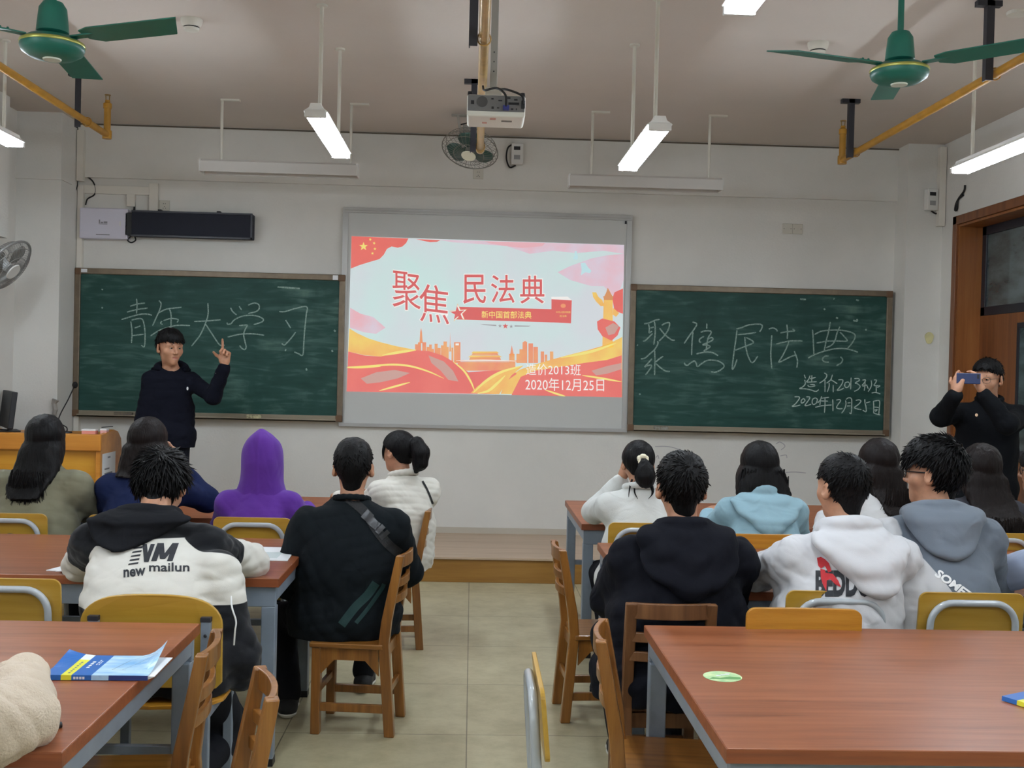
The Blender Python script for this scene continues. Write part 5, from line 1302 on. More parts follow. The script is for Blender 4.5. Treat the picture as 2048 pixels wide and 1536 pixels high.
def strand_locks(paths, r0, seed):
    V, F = [], []
    for P in paths:
        P = [np.array(p, float) for p in P]; n = len(P); base = len(V)
        for i, p in enumerate(P):
            d = unit(P[min(i+1, n-1)]-P[max(i-1, 0)]); u = np.cross(d, [0.3, 1, 0.1]); u = u/max(np.linalg.norm(u), 1e-6); v = np.cross(d, u); r = r0*(1-(i/(n-1))**2)+0.0006
            for a in (0, 2.09, 4.19): V.append(p+u*math.cos(a)*r*1.6+v*math.sin(a)*r)
        for i in range(n-1):
            for k in range(3): F.append((base+3*i+k, base+3*i+(k+1) % 3, base+3*i+3+(k+1) % 3, base+3*i+3+k))
    return np.array(V), np.array(F)

def person(label, pos, yaw, top, seat=0.43, z0=0.0, stand=False, hrot=(0, 0, 0), hs=1.0, female=False, sh=0.175, bulk=0.02, LH=None, RH=None, lpole=None, rpole=None,
           lhand=None, rhand=None, garment='sweater', gmat=None, gmats=None, gfn=None, hood=None, hoodmat=None, collar=False, hair='short', hmat=None, hopt=None, trousers=None,
           shoes=None, feet=None, res=0.0055, seed=1, slouch=0.03, folds=0.006, glasses=None, hem=None, arm=1.0, fluffy=False, wid=1.0, skip_face=False):
    pos = np.array([pos[0], pos[1], z0], float); Rw = rotm(yaw); L = lambda p: Rw.T @ (np.array(p, float)-pos)
    root = thing('person', label, 'person', pos, math.radians(yaw))
    hopt = hopt or {}; hmat = hmat or M_hair; trousers = trousers or cloth('black_trousers', (24, 25, 30)); shoes = shoes or mat('dark_shoe', (30, 30, 32), 0.6)
    R = rotm(*hrot); tp = L(top); hc = tp - np.array([0, 0, hopt.get('crown', 0.130)*hs])
    nv = R @ np.array([0, -0.040, -0.152])*hs
    Nb = hc + np.array([nv[0]*0.6+hopt.get('nx', 0), nv[1], nv[2]])
    pz = seat if not stand else hopt.get('crotch', 0.80)
    zs, zt = (pz, Nb[2])
    T_ = np.array([0, 0.12, 0.3, 0.5, 0.68, 0.82, 0.92, 1.0]); Z = zs+(zt-zs)*T_
    lean = Nb[1]; cyl = lean*T_**1.15 - slouch*np.sin(PI*T_)
    cxl = Nb[0]*T_
    k = (0.95 if female else 1.0)*wid
    bw = np.array([0.155, 0.155, 0.135, 0.142, sh*0.88, sh*0.86, sh*0.55, 0.062])*k; bd = np.array([0.105, 0.105, 0.092, 0.10, 0.108, 0.092, 0.07, 0.056])*k
    torso = s_loft(Z, cxl, cyl, bw, bd)
    Sx = {}
    for nm, sx in (('L', -1), ('R', 1)): Sx[nm] = np.array([Nb[0]*0.97+sx*sh, Nb[1]-0.012-slouch*0.4, Nb[2]-hopt.get('drop', 0.088)])
    l1, l2 = 0.285*arm*hs, 0.245*arm*hs
    arms = {}
    for nm, sx, tgt, pole in (('L', -1, LH, lpole), ('R', 1, RH, rpole)):
        w_ = L(tgt) if tgt is not None else (np.array([sx*0.13, lean+0.36, 0.775+0.03-z0]) if not stand else Sx[nm]+np.array([sx*0.06, 0.04, -0.50]))
        E_, w_ = ik(Sx[nm], w_, l1, l2, pole if pole is not None else (sx*0.42, -0.6, -0.7)); arms[nm] = (Sx[nm], E_, w_)
    # legs
    hipx = 0.085*k; legs = {}
    for nm, sx in (('L', -1), ('R', 1)):
        if stand:
            an = np.array([sx*0.095, 0.0, 0.09]) if feet is None else L(feet[nm])+np.array([0, 0, 0.09])
            hip = np.array([sx*hipx, 0, pz+0.06]); kn = (hip+an)/2+np.array([0, 0.02, 0.0])
        else:
            an = np.array([sx*0.11, 0.33, 0.10]) if feet is None else L(feet[nm])+np.array([0, 0, 0.10])
            hip = np.array([sx*hipx, 0.0, pz+0.085]); kn, an = ik(hip, an, 0.41*hs, 0.40*hs, (sx*0.25, 0.8, 0.9))
        legs[nm] = (hip, kn, an)
    # ---------------- body (one continuous skin surface)
    it = [(torso, 0.02), (s_cap(hc+R @ (np.array([0, -0.022, -0.045])*hs), Nb+np.array([0, 0.0, -0.02]), 0.049*hs*(0.9 if female else 1), 0.058*hs*(0.92 if female else 1)), 0.03), (head_prims(hc, R, hs, female), 0.03)]
    for nm in 'LR':
        a, b, c = arms[nm]
        it += [(s_cap(Nb+np.array([0, 0, -0.03]), a, 0.048, 0.052), 0.03), (s_cap(a, b, 0.05*hs, 0.040*hs), 0.02), (s_cap(b, c, 0.040*hs, 0.026*hs), 0.015)]
        h, kn, an = legs[nm]
        it += [(s_cap(h, kn, 0.075, 0.052), 0.03), (s_cap(kn, an, 0.052, 0.036), 0.02), (s_cap(an+np.array([0, -0.02, -0.05]), an+np.array([0, 0.12, -0.065]), 0.032, 0.026), 0.02)]
    hands = []
    for nm, sx, ho in (('L', -1, lhand), ('R', 1, rhand)):
        a, b, c = arms[nm]; fd = unit(c-b); ho = ho or {}
        fdir = Rw.T @ np.array(ho['f'], float) if 'f' in ho else unit(fd+np.array([-sx*0.2, 0.2, -0.1])); nrm = Rw.T @ np.array(ho['n'], float) if 'n' in ho else np.array([-sx*0.3, 0, -1.0])
        # thumb lies on the side given by fingers x palm normal; the left hand mirrors the right
        hd = hand(c+unit(fdir)*0.02, fdir, nrm, ho.get('t', sx), ho.get('curl', (0.4, 0.45, 0.5, 0.55)), s=hs*0.98, thumb_in=ho.get('ti', 0.3))
        hands += hd
    it += hands
    body_f = union(it)
    allp = [hc, hc+np.array([0, 0, 0.14]), Nb]+[q for v in arms.values() for q in v]+[q for v in legs.values() for q in v]
    lo = np.min(allp, 0)-0.24; hi = np.max(allp, 0)+0.24; lo[2] = max(lo[2], -0.02)
    V, Q = nets(body_f, lo, hi, res)
    cen = V[Q].mean(1); hl = (cen-hc) @ R/hs
    mi = ((hl[:, 1] > 0.07) & ((hl[:, 0]/0.0215)**2+((hl[:, 2]+0.0608)/0.0088)**2 < 1)).astype(int)
    body = np_mesh('body', V, Q, [M_skin, M_lip], root, mi)
    # eyes and brows
    if not skip_face:
        for sx in (-1, 1):
            T3 = lambda x, y, z: hc+R @ (np.array([x, y, z])*hs)
            e = MB(); Rm = Matrix(R.tolist())
            e.ball(T3(sx*0.031, 0.0738, 0.011), (0.0125*hs, 0.0115*hs, 0.0095*hs), 12, 0, M=Rm)
            e.ball(T3(sx*0.031-0.001*sx, 0.0815, 0.010), (0.0066*hs, 0.0055*hs, 0.0064*hs), 10, 1, M=Rm)
            e.obj('eye', [M_eyew, M_iris], root, smooth=True)
            br = MB(); br.tube([T3(sx*0.014, 0.0825, 0.030), T3(sx*0.030, 0.0815, 0.034), T3(sx*0.048, 0.0695, 0.030)], 0.0036*hs, 8, taper=[0.9, 1, 0.45]); br.obj('eyebrow', hmat, root, smooth=True)
            ld = MB(); ld.tube([T3(sx*0.018, 0.0835, 0.0125), T3(sx*0.031, 0.0875, 0.0175), T3(sx*0.044, 0.080, 0.0135)], 0.0042*hs, 8, taper=[0.7, 1.0, 0.7]); ld.obj('eyelid', M_skin, root, smooth=True)
    # ---------------- garment
    g = gmat
    Zg = Z.copy(); z_h = hem if hem is not None else (pz-0.0 if not stand else pz+0.02); Zg[0] = z_h; Zg[1] = max(z_h+0.06, Zg[1])
    B_ = bulk
    gw = bw+B_*np.array([2.0, 2.0, 2.3, 2.2, 1.0, 0.6, 0.8, 0.45]); gd = bd+B_*np.array([2.0, 2.2, 2.2, 2.0, 1.5, 1.1, 0.9, 0.5])
    if not stand: gw[:2] += 0.015; gd[:2] += 0.02
    Zg[-1] = Nb[2]+0.012
    gtor = s_loft(Zg, cxl, cyl, gw, gd)
    gi = [(gtor, 0.02), (s_ell(np.array([cxl[0], cyl[0], z_h+0.09]), (gw[0]*1.02, gd[0]*1.02, 0.10)), 0.04)]
    for nm in 'LR':
        a, b, c = arms[nm]; cf = c-unit(c-b)*0.015
        gi += [(s_cap(Nb+np.array([0, 0, -0.06]), a, 0.050+B_*0.3, 0.048+B_*0.45), 0.06), (s_cap(a, b, 0.051+B_*0.5, 0.047+B_*0.5), 0.05), (s_cap(b, cf, 0.047+B_*0.5, 0.035+B_*0.4), 0.03)]
        if garment != 'plain': gi.append((s_cap(cf-unit(c-b)*0.03, cf, 0.037+B_*0.3), 0.006))
    for (ea, eb, e1, e2) in hopt.get('extra', []): gi.append((s_cap(L(ea), L(eb), e1, e2), 0.05))
    if garment in ('hoodie', 'sweater', 'jacket'):
        gi.append((s_loft([z_h-0.004, z_h+0.03, z_h+0.05], [cxl[0]]*3, [cyl[0]]*3, np.array([1.0, 1.02, 0.98])*gw[0]*1.0, np.array([1, 1.02, 0.98])*gd[0]), 0.008))
    gf = union(gi)
    fo = Waves(seed, 5, 16, (1, 1, 0.9), True); fo2 = Waves(seed+50, 5, 42, (1, 1, 0.8))
    big = Waves(seed+90, 4, 9)
    if fluffy:
        fz = Waves(seed+7, 8, 260); fg = Waves(seed+8, 4, 30, (1, 0.6, 0.6), True); gf = displace(gf, lambda P: folds*0.8*fo(P)+folds*0.7*fg(P)+0.004*big(P)+0.0012*fz(P))
    else: 
        fo4 = Waves(seed+60, 4, 26, (0.7, 0.7, 1.2), True)
        gf = displace(gf, lambda P: folds*0.9*fo(P)+folds*0.7*fo4(P)+folds*0.25*fo2(P)+folds*0.6*big(P))
    neck = s_cap(hc+np.array([0, 0, -0.03]), Nb+np.array([0, 0.01, -0.015]), 0.054*hs, 0.064*hs)
    gf = subtract(gf, neck, 0.008)
    gh = res if res > 0.005 else 0.005
    gpts = [Nb]+[q for v in arms.values() for q in v]+[np.array([0.25, 0.2, z_h]), np.array([-0.25, -0.2, z_h]), np.array([cxl[3], cyl[3], Z[3]])]
    V, Q = nets(gf, np.min(gpts, 0)-0.2, np.max(gpts, 0)+0.2, gh if not fluffy else 0.0045, margin=folds*2)
    cen = V[Q].mean(1); mi = None; mats_ = gmats or [g]
    def armu(P):
        """distance to and position along each sleeve: 0..1 upper arm, 1..2 forearm"""
        best = np.full(len(P), 9.0); uu = np.zeros(len(P)); side = np.zeros(len(P), int)
        for nm, sx in (('L', -1), ('R', 1)):
            a, b, c = arms[nm]
            for i, (p, q) in enumerate(((a, b), (b, c))):
                ab = q-p; t = np.clip((P-p) @ ab/(ab @ ab), 0, 1); dd = np.linalg.norm(P-p-t[:, None]*ab, axis=1)
                m = dd < best; best = np.where(m, dd, best); uu = np.where(m, i+t, uu); side = np.where(m, sx, side)
        return best, uu, side
    if gfn is not None:
        cen = V; tor = gtor(cen.astype(f32)); bd_, uu, sd_ = armu(cen)
        mi = gfn(dict(P=cen, torso=tor, arm=bd_-0.06-B_, u=uu, side=sd_, Nb=Nb, Z=Z, world=cen @ Rw.T+pos))
    gname = {'hoodie': 'hoodie', 'sweater': 'sweater', 'jacket': 'jacket', 'plain': 'top'}[garment]
    gar = np_mesh(gname, V, Q, mats_, root)
    if mi is not None:
        at_ = gar.data.attributes.new('zone', 'FLOAT', 'POINT'); at_.data.foreach_set('value', np.asarray(mi, f32))
    back_y = lambda z: np.interp(z, Zg, cyl)-np.interp(z, Zg, gd)
    # ---------------- hood and collar
    if hood == 'down':
        hw, hl_, hb = hopt.get('hoodw', 0.15), hopt.get('hoodl', 0.20), hopt.get('hoodx', 0.0)
        ht = Nb[2]+hopt.get('hoodt', 0.03); zb = Nb[2]-hl_; tt = np.array([0, 0.06, 0.18, 0.36, 0.56, 0.74, 0.88, 1.0]); zz = zb+(ht-zb)*tt
        ww = hw*np.array([0.12, 0.30, 0.50, 0.70, 0.88, 1.0, 0.94, 0.56]); yy = np.array([back_y(min(z, Nb[2]-0.02)) for z in zz]); yy[-2:] += np.array([0.02, 0.05])
        pouch = s_loft(zz, Nb[0]+hb*(ht-zz)/hl_, yy, ww, np.array([0.010, 0.022, 0.036, 0.048, 0.058, 0.064, 0.058, 0.036])+0.004, 2.0)
        ring = []
        for i in range(14):
            a0, a1 = [(-0.12+1.24*j/14.0)*PI+PI for j in (i, i+1)]
            pa, pb = [Nb+np.array([0.092*math.cos(t), 0.080*math.sin(t)-0.004, 0.012-0.026*math.sin(t)]) for t in (a0, a1)]
            ring.append((s_cap(pa, pb, 0.024), 0.025))
        hf = union([(pouch, 0.03)]+ring)
        fo3 = Waves(seed+3, 4, 15, (1, 1, 1), True); cx0, cz0 = Nb[0]+hb*0.4, Nb[2]+0.10
        def drape(P):
            rho = np.sqrt(((P[:, 0]-cx0)*0.95)**2+(P[:, 2]-cz0)**2)
            return 0.0050*np.sin(rho*62+1.4*fo3(P)+seed)*np.clip((rho-0.06)*9, 0, 1)+0.006*fo3(P)
        hf = displace(hf, drape)
        hf = subtract(hf, s_cap(hc+np.array([0, -0.01, -0.02]), Nb+np.array([0, 0.005, -0.01]), 0.066*hs, 0.066*hs), 0.012)
        V, Q = nets(hf, Nb+np.array([-0.28, -0.36, -hl_-0.06]), Nb+np.array([0.28, 0.2, 0.14]), 0.005, 0.016)
        np_mesh('hood', V, Q, hoodmat or g or mats_[0], root)
    if hood == 'up':
        s = hs
        zz = Nb[2]+np.array([-0.06, -0.02, 0.03, 0.08, 0.14, 0.20, 0.25, 0.29, 0.315, 0.332])
        ww = np.array([0.145, 0.128, 0.112, 0.108, 0.108, 0.105, 0.092, 0.062, 0.035, 0.012]); dd = np.array([0.10, 0.10, 0.115, 0.125, 0.135, 0.13, 0.11, 0.085, 0.05, 0.015])
        sc_ = (tp[2]-Nb[2])/0.332; zz = Nb[2]+(zz-Nb[2])*sc_
        hf = s_loft(zz, np.full(10, hc[0]), np.full(10, hc[1]-0.012)+np.array([-0.03, -0.02, -0.01, 0, 0, 0, -0.01, -0.02, -0.03, -0.035]), ww, dd, 2.1)
        hf = subtract(hf, s_ell(hc+np.array([0, 0.11, -0.01]), (0.072, 0.10, 0.115)), 0.02)
        fo3 = Waves(seed+3, 5, 22, (1, 1, 0.6), True); seam = lambda P: 0.004*np.exp(-((P[:, 0]-hc[0])/0.006)**2)*(P[:, 1] < hc[1]) - 0.006*np.exp(-((P[:, 0]-hc[0])/0.02)**2-((P[:, 2]-hc[2]-0.03)/0.05)**2)*0
        hf = displace(hf, lambda P: 0.004*fo3(P)-seam(P)*0.6)
        V, Q = nets(hf, Nb+np.array([-0.22, -0.25, -0.1]), Nb+np.array([0.22, 0.3, 0.42]), 0.005, 0.01)
        np_mesh('hood', V, Q, hoodmat or g, root)
    if collar:
        col = []
        for i in range(16):
            a0, a1 = [2*PI*j/16 for j in (i, i+1)]
            pa, pb = [Nb+np.array([0.075*math.cos(t), 0.07*math.sin(t)-0.004, 0.020-0.018*math.sin(t)]) for t in (a0, a1)]
            col.append((s_cap(pa, pb, 0.017 if collar == 'thick' else 0.012), 0.01))
        cf_ = subtract(union(col), neck, 0.004)
        V, Q = nets(cf_, Nb-0.15, Nb+0.15, 0.004); np_mesh('collar', V, Q, hoodmat or mats_[0], root)
    # ---------------- trousers and shoes
    ti = []
    for nm in 'LR':
        h, kn, an = legs[nm]
        ti += [(s_cap(h, kn, 0.092, 0.068), 0.05), (s_cap(kn, an+np.array([0, 0, 0.0]), 0.068, 0.055), 0.03)]
    ti.append((s_ell(np.array([0, -0.01, pz+0.10]), (0.172*k, 0.125*k, 0.115)), 0.05))
    tf_ = displace(union(ti), lambda P: 0.005*fo(P)+0.0025*fo2(P))
    tpts = [q for v in legs.values() for q in v]
    V, Q = nets(tf_, np.min(tpts, 0)-0.18, np.max(tpts, 0)+0.22, 0.0075, 0.012); np_mesh('trousers', V, Q, trousers, root)
    for nm, sx in (('L', -1), ('R', 1)):
        h, kn, an = legs[nm]; fz = an[2]-(0.09 if stand else 0.10)
        q0 = np.array([an[0], an[1], fz])
        sf = union([(s_cap(q0+np.array([0, -0.035, 0.045]), q0+np.array([sx*0.01, 0.10, 0.035]), 0.041, 0.036), 0.02), (s_cap(q0+np.array([sx*0.01, 0.10, 0.033]), q0+np.array([sx*0.016, 0.165, 0.03]), 0.037, 0.03), 0.02), (s_cap(q0+np.array([0, -0.03, 0.05]), q0+np.array([0, 0.02, 0.085]), 0.042, 0.043), 0.02)])
        sf2 = lambda P, sf=sf, fz=fz: np.maximum(sf(P), (fz+0.022)-P[:, 2])
        V, Q = nets(sf2, q0+np.array([-0.1, -0.12, -0.02]), q0+np.array([0.1, 0.24, 0.16]), 0.006); so = np_mesh('shoe', V, Q, shoes, root)
        sole = lambda P, sf=sf, fz=fz: np.maximum(np.maximum(sf(P)-0.004, P[:, 2]-(fz+0.026)), fz+0.001-P[:, 2])
        V, Q = nets(sole, q0+np.array([-0.1, -0.12, -0.02]), q0+np.array([0.1, 0.24, 0.1]), 0.006); np_mesh('sole', V, Q, mat('shoe_sole_white', (210, 208, 200), 0.7), so)
    # ---------------- hair
    Th = lambda x, y, z: hc+R @ (np.array([x, y, z], float)*hs)
    toh = lambda P: (P-hc.astype(f32)) @ R.astype(f32)/hs
    hr = np.random.RandomState(seed+11); strands = Waves(seed+20, 7, 150, (1, 1, 0.16)); coarse = Waves(seed+21, 5, 60, (1, 1, 0.3)); jag = Waves(seed+22, 4, 90, (1, 1, 0.05))
    VV, QQ = [], []
    def addg(V, Q):
        if len(V) == 0: return
        o = sum(len(v) for v in VV); VV.append(V); QQ.append(np.asarray(Q)+o)
    if hair in ('short', 'messy'):
        th = hopt.get('th', 0.011 if hair == 'short' else 0.020)
        yk = [-0.14, -0.07, -0.045, -0.028, -0.012, 0.006, 0.03, 0.05, 0.075, 0.1]; zk = hopt.get('line', [-0.105, -0.100, -0.06, 0.005, 0.038, 0.034, 0.046, 0.054, hopt.get('fringe', 0.058), hopt.get('fringe', 0.058)])
        cap_ = union([(s_ell((0, -0.014, 0.034), (0.0745+th, 0.095+th*1.1, 0.086+th*1.15)), 0.01), (s_cap((0, -0.05, 0.0), (0, -0.040, -0.100), 0.062, 0.048), 0.03), (s_ell((0, 0.0, 0.075), (0.066+th*0.8, 0.085+th, 0.052+th)), 0.03)])
        def hairf(P):
            q = toh(P); d = cap_(q)+np.clip((0.045-q[:, 2])/0.10, 0, 1)*th*0.75
            zl = np.interp(q[:, 1], yk, zk)+(0.006+0.014*np.clip((q[:, 1]-0.02)/0.04, 0, 1))*jag(P); cut = (zl-q[:, 2])*0.6
            dd = np.maximum(d, cut)
            amp = np.clip((q[:, 2]+0.06)/0.12, 0.2, 1)
            return (dd + amp*(0.0030*strands(P)+(0.0035 if hair == 'short' else 0.006)*coarse(P))*1.0)*hs
        V, Q = nets(hairf, hc-0.2*hs, hc+0.2*hs, 0.004, 0.01); addg(V, Q)
        wh = np.array(hopt.get('whorl', (0.01, -0.075, 0.10)))
        def reg(p):
            return p[2] > np.interp(p[1], yk, zk)+(0.02 if p[1] < 0.03 else 0.004)
        def flow(p, rs):
            v = p-wh; v = v/max(np.linalg.norm(v), 1e-6)
            return v+np.array([0.25*rs.normal(), 0.1, -0.25])+np.cross([0, 0, 1], v)*0.35
        ln = hopt.get('len', (0.022, 0.036) if hair == 'short' else (0.04, 0.065))
        V, Q = scalp_locks(hc, R, hs, hopt.get('n', 700), seed, flow, ln, 0.0040 if hair == 'short' else 0.0044, reg, hopt.get('lift', 0.36 if hair == 'short' else 0.26), (0.076+th, 0.097+th*1.15, 0.088+th*1.25), (0, -0.012, 0.036)); addg(V, Q)
    if hair in ('long', 'bob', 'pony'):
        th = hopt.get('th', 0.026 if hair != 'pony' else 0.018)
        cap_ = union([(s_ell((0, -0.014, 0.032), (0.0745+th, 0.096+th, 0.086+th)), 0.01)])
        face = s_ell((0, 0.125, -0.035), (0.070, 0.078, 0.098))
        if hair == 'pony':
            yk = [-0.14, -0.08, -0.05, -0.03, 0.0, 0.02, 0.05, 0.08]; zk = [-0.075, -0.07, -0.06, -0.02, 0.02, 0.03, 0.045, 0.062]
            capp = union([(cap_, 0.01), (s_cap((0, -0.055, 0.0), (0, -0.045, -0.06), 0.055, 0.045), 0.03)])
            def hairf(P):
                q = toh(P); d = np.maximum(capp(q), (np.interp(q[:, 1], yk, zk)-q[:, 2])*0.6)
                return (d+0.0022*strands(P))*hs
            tail = hopt['tail']  # list of (head-local point, radius)
            tl = [(s_cap(Th(*p0), Th(*p1), r0*hs, r1*hs), 0.02) for (p0, r0), (p1, r1) in zip(tail[:-1], tail[1:])]
            tfn = union(tl); tfl = hopt.get('tflat', 1.0)
            base_f = hairf
            def hairf(P): return smin(base_f(P), tfn(P)+0.0045*strands(P)+0.002*coarse(P), 0.008)
            V, Q = nets(hairf, hc-np.array([0.26, 0.34, 0.34]), hc+np.array([0.26, 0.22, 0.22]), 0.004, 0.01); addg(V, Q)
            if 'scrunchie' in hopt:
                c_, r_, q_ = hopt['scrunchie']; sb = MB()
                for i in range(14):
                    a = 2*PI*i/14; sb.ball(Th(c_[0]+r_*math.cos(a), c_[1]+0.005*math.sin(3*a), c_[2]+r_*0.9*math.sin(a)), (q_*(0.9+0.25*math.sin(5*a)),)*3, 10)
                sb.obj('scrunchie', mat('cream_satin', (236, 228, 200), 0.5, bump=0.4, bscale=90), root, smooth=True)
            for P in [hopt.get('wisps', [])]:
                if P: V, Q = strand_locks([[Th(*p) for p in catmull(w_, 4)] for w_ in P], 0.0035, seed); addg(V, Q)
        else:
            zb = L((pos[0], pos[1], hopt['zb']))[2]; zk = hopt['zk']  # profile below the crown: list of (z fraction 0 bottom..1 head centre, half width, x offset)
            zz = np.array([zb+(hc[2]+0.03*hs-zb)*q[0] for q in zk]); ww = np.array([q[1] for q in zk]); xo = np.array([q[2] for q in zk]); dp = np.array([q[3] for q in zk])
            yc = []
            for z, d_ in zip(zz, dp):
                hb = hc[1]-0.014*hs; fr = np.clip((z-(Nb[2]-0.06))/(hc[2]-Nb[2]+0.06), 0, 1)
                ylow = min(back_y(min(z, Nb[2]+0.01))-0.006, hc[1]-0.06); yc.append(hb*fr+ylow*(1-fr)-d_*0.0)
            cur = s_loft(zz, hc[0]+xo, np.array(yc), ww, dp, 2.6)
            nzb = Waves(seed+31, 5, 45, (1, 1, 0.0))
            wv = hopt.get('wave', 0.0)
            def hairf(P):
                q = toh(P); cp = cap_(q)*hs
                Pw = P
                if wv: Pw = P+np.stack([wv*np.sin(P[:, 2]*45+P[:, 1]*20)*np.clip((hc[2]-0.1-P[:, 2])/0.15, 0, 1), 0*P[:, 0], 0*P[:, 0]], 1).astype(f32)
                cu = cur(Pw)
                cu = np.maximum(cu, (zb+0.016*(0.5+0.5*nzb(P))+0.006-P[:, 2])*0.8)
                d = smin(cp, cu, 0.02)
                d = np.maximum(d, -np.minimum(face(q)*hs, np.maximum(np.abs(q[:, 0])*hs-0.068*hs, np.maximum(0.035*hs-q[:, 1]*hs, q[:, 2]*hs-0.03*hs))))
                return d+0.0032*strands(Pw)+0.0022*coarse(Pw)
            V, Q = nets(hairf, np.array([hc[0]-0.28, min(yc)-0.12, zb-0.03]), hc+np.array([0.28, 0.24, 0.24]), 0.0045, 0.012); addg(V, Q)
            paths = []
            for i in range(int(hopt.get('n', 90)*2.2)):
                u = hr.uniform(-1, 1); w_ = np.interp(zb+0.05, zz, ww); x = hc[0]+np.interp(zb+0.05, zz, xo)+u*w_*0.97
                y = np.interp(zb+0.05, zz, yc)-np.interp(zb+0.05, zz, dp)*math.sqrt(max(0, 1-abs(u)**2.6))*0.9
                zt_ = zb+hr.uniform(0.06, 0.16); le = hr.uniform(0.07, 0.15); dx = hr.normal()*0.005+0.010*u
                paths.append([(x-dx, y+0.014, zt_), (x, y+0.009, zt_-le*0.5), (x+dx, y+0.006+hr.normal()*0.004, max(zt_-le, zb-0.014-0.012*hr.rand()))])
            for w_ in hopt.get('wisps', []): paths.append([hc+np.array(p) for p in catmull(w_, 4)])
            V, Q = strand_locks(paths, 0.0017, seed); addg(V, Q)
    if VV:
        np_mesh('hair', np.concatenate(VV), np.concatenate(QQ), hmat, root)
    # ---------------- glasses
    if glasses:
        gl = MB()
        for sx in (-1, 1):
            pts = [Th(sx*0.034+0.024*math.copysign(abs(math.cos(a))**0.7, math.cos(a)), 0.099-0.08*(abs(sx*0.034+0.024*math.cos(a))/0.06)**2*0.12, 0.006+0.019*math.copysign(abs(math.sin(a))**0.7, math.sin(a))) for a in np.linspace(0, 2*PI, 25)[:-1]]
            gl.tube(pts, glasses[1], 6, closed=True)
            gl.tube([Th(sx*0.058, 0.090, 0.012), Th(sx*0.074, 0.07, 0.013), Th(sx*0.079, 0.0, 0.010), Th(sx*0.078, -0.02, -0.004)], glasses[1], 6)
        gl.tube([Th(-0.011, 0.099, 0.01), Th(0, 0.104, 0.013), Th(0.011, 0.099, 0.01)], glasses[1], 6)
        go = gl.obj('glasses', glasses[0], root, smooth=True)
    return dict(root=root, gar=gar, arms=arms, Nb=Nb, hc=hc, L=L, Rw=Rw, pos=pos, R=R, Th=Th, legs=legs)

def bvh_of(objs):
    V, F = [], []
    for o in objs:
        bpy.context.view_layer.update()
        M = o.matrix_world if o.parent is None else o.parent.matrix_world @ o.matrix_basis
        b = len(V); V += [M @ v.co for v in o.data.vertices]; F += [[i+b for i in p.vertices] for p in o.data.polygons]
    return BVHTree.FromPolygons(V, F)
def print_on(p, pts, fs, m, name='printed_letters', lift=0.0022, maxlen=5.0, objs=None, tree=None):
    """lay a flat print onto a garment so that it follows the cloth"""
    bm = bmesh.new(); vs = [bm.verts.new((x, y, 0)) for x, y in pts]
    for f in fs:
        try: bm.faces.new([vs[i] for i in f])
        except Exception: pass
    bmesh.ops.triangulate(bm, faces=bm.faces)
    for _ in range(4):
        ed = [e for e in bm.edges if e.calc_length() > maxlen]
        if not ed: break
        bmesh.ops.subdivide_edges(bm, edges=ed, cuts=1); bmesh.ops.triangulate(bm, faces=[f for f in bm.faces if len(f.verts) > 3])
    tree = tree or bvh_of(objs or [p['gar']])
    bad = []
    inv = Matrix.Translation(p['pos']) @ Matrix(p['Rw'].tolist()).to_4x4(); inv = inv.inverted()
    for v in bm.verts:
        d = Vector(ray(v.co.x, v.co.y)).normalized(); h = tree.ray_cast(Vector(CAM_P), d)
        if h[0] is None: bad.append(v); continue
        v.co = inv @ (h[0]-d*lift)
    bmesh.ops.delete(bm, geom=bad, context='VERTS')
    me = bpy.data.meshes.new(name); bm.to_mesh(me); bm.free(); me.materials.append(m)
    o = bpy.data.objects.new(name, me); COL.objects.link(o); o.parent = p['root']; return o
def cam_right_poly(p): return p
# ------------------------------------------------------------------ the class
C_olive = cloth('olive_jacket_cloth', (118, 116, 96)); C_navy = cloth('navy_knit', (22, 32, 66)); C_purple = cloth('purple_fleece', (88, 46, 138), b=0.15)
C_cream = cloth('cream_cotton', (206, 202, 192)); C_blk = cloth('black_sweatshirt', (16, 21, 25)); C_white = cloth('white_knit', (200, 201, 197), b=0.15, sc=220)
C_sky = cloth('light_blue_fleece', (142, 174, 186), b=0.15); C_dknavy = cloth('dark_navy_cotton', (12, 13, 21)); C_whood = cloth('white_cotton', (202, 202, 205))
C_grey = cloth('slate_grey_cotton', (106, 114, 124)); C_fleece = cloth('cream_fleece', (204, 188, 168), b=0.5, sc=180, wr=0.3); C_blkj = cloth('black_nylon', (20, 21, 25), b=0.1)
C_hnavy = cloth('midnight_navy', (11, 13, 25)); C_jblack = cloth('black_jacket_cloth', (11, 13, 17)); C_blue2 = cloth('pale_blue_cloth', (158, 168, 190)); C_wht2 = cloth('white_shirt_cloth', (202, 202, 202))
M_navytr = cloth('dark_trousers', (26, 28, 36))
top = onY
P = {}
P['olive'] = person('seated girl with long straight black hair in an olive jacket', (-2.23, 5.66), 0, top(92, 833, 5.76), hs=0.96, female=True, sh=0.185, bulk=0.045, garment='jacket', gmat=C_olive, seed=3, folds=0.008,
    LH=(-2.42, 6.12, 0.80), RH=(-2.03, 6.12, 0.80), hair='long', hrot=(4, -6, 0),
    hopt=dict(zb=0.885, n=90, zk=[(0, .070, -.012, .030), (.12, .085, -.012, .036), (.3, .108, -.010, .042), (.45, .116, -.005, .050), (.6, .110, 0, .075), (.8, .104, 0, .105), (.9, .092, 0, .10), (1, .05, 0, .06)],
              wisps=[[(0.06, -.12, -.22), (.11, -.13, -.25), (.16, -.11, -.29)], [(0.05, -.12, -.22), (.09, -.14, -.26), (.11, -.13, -.31)], [(0.05, -.12, -.21), (.10, -.12, -.24), (.14, -.12, -.26)]]))
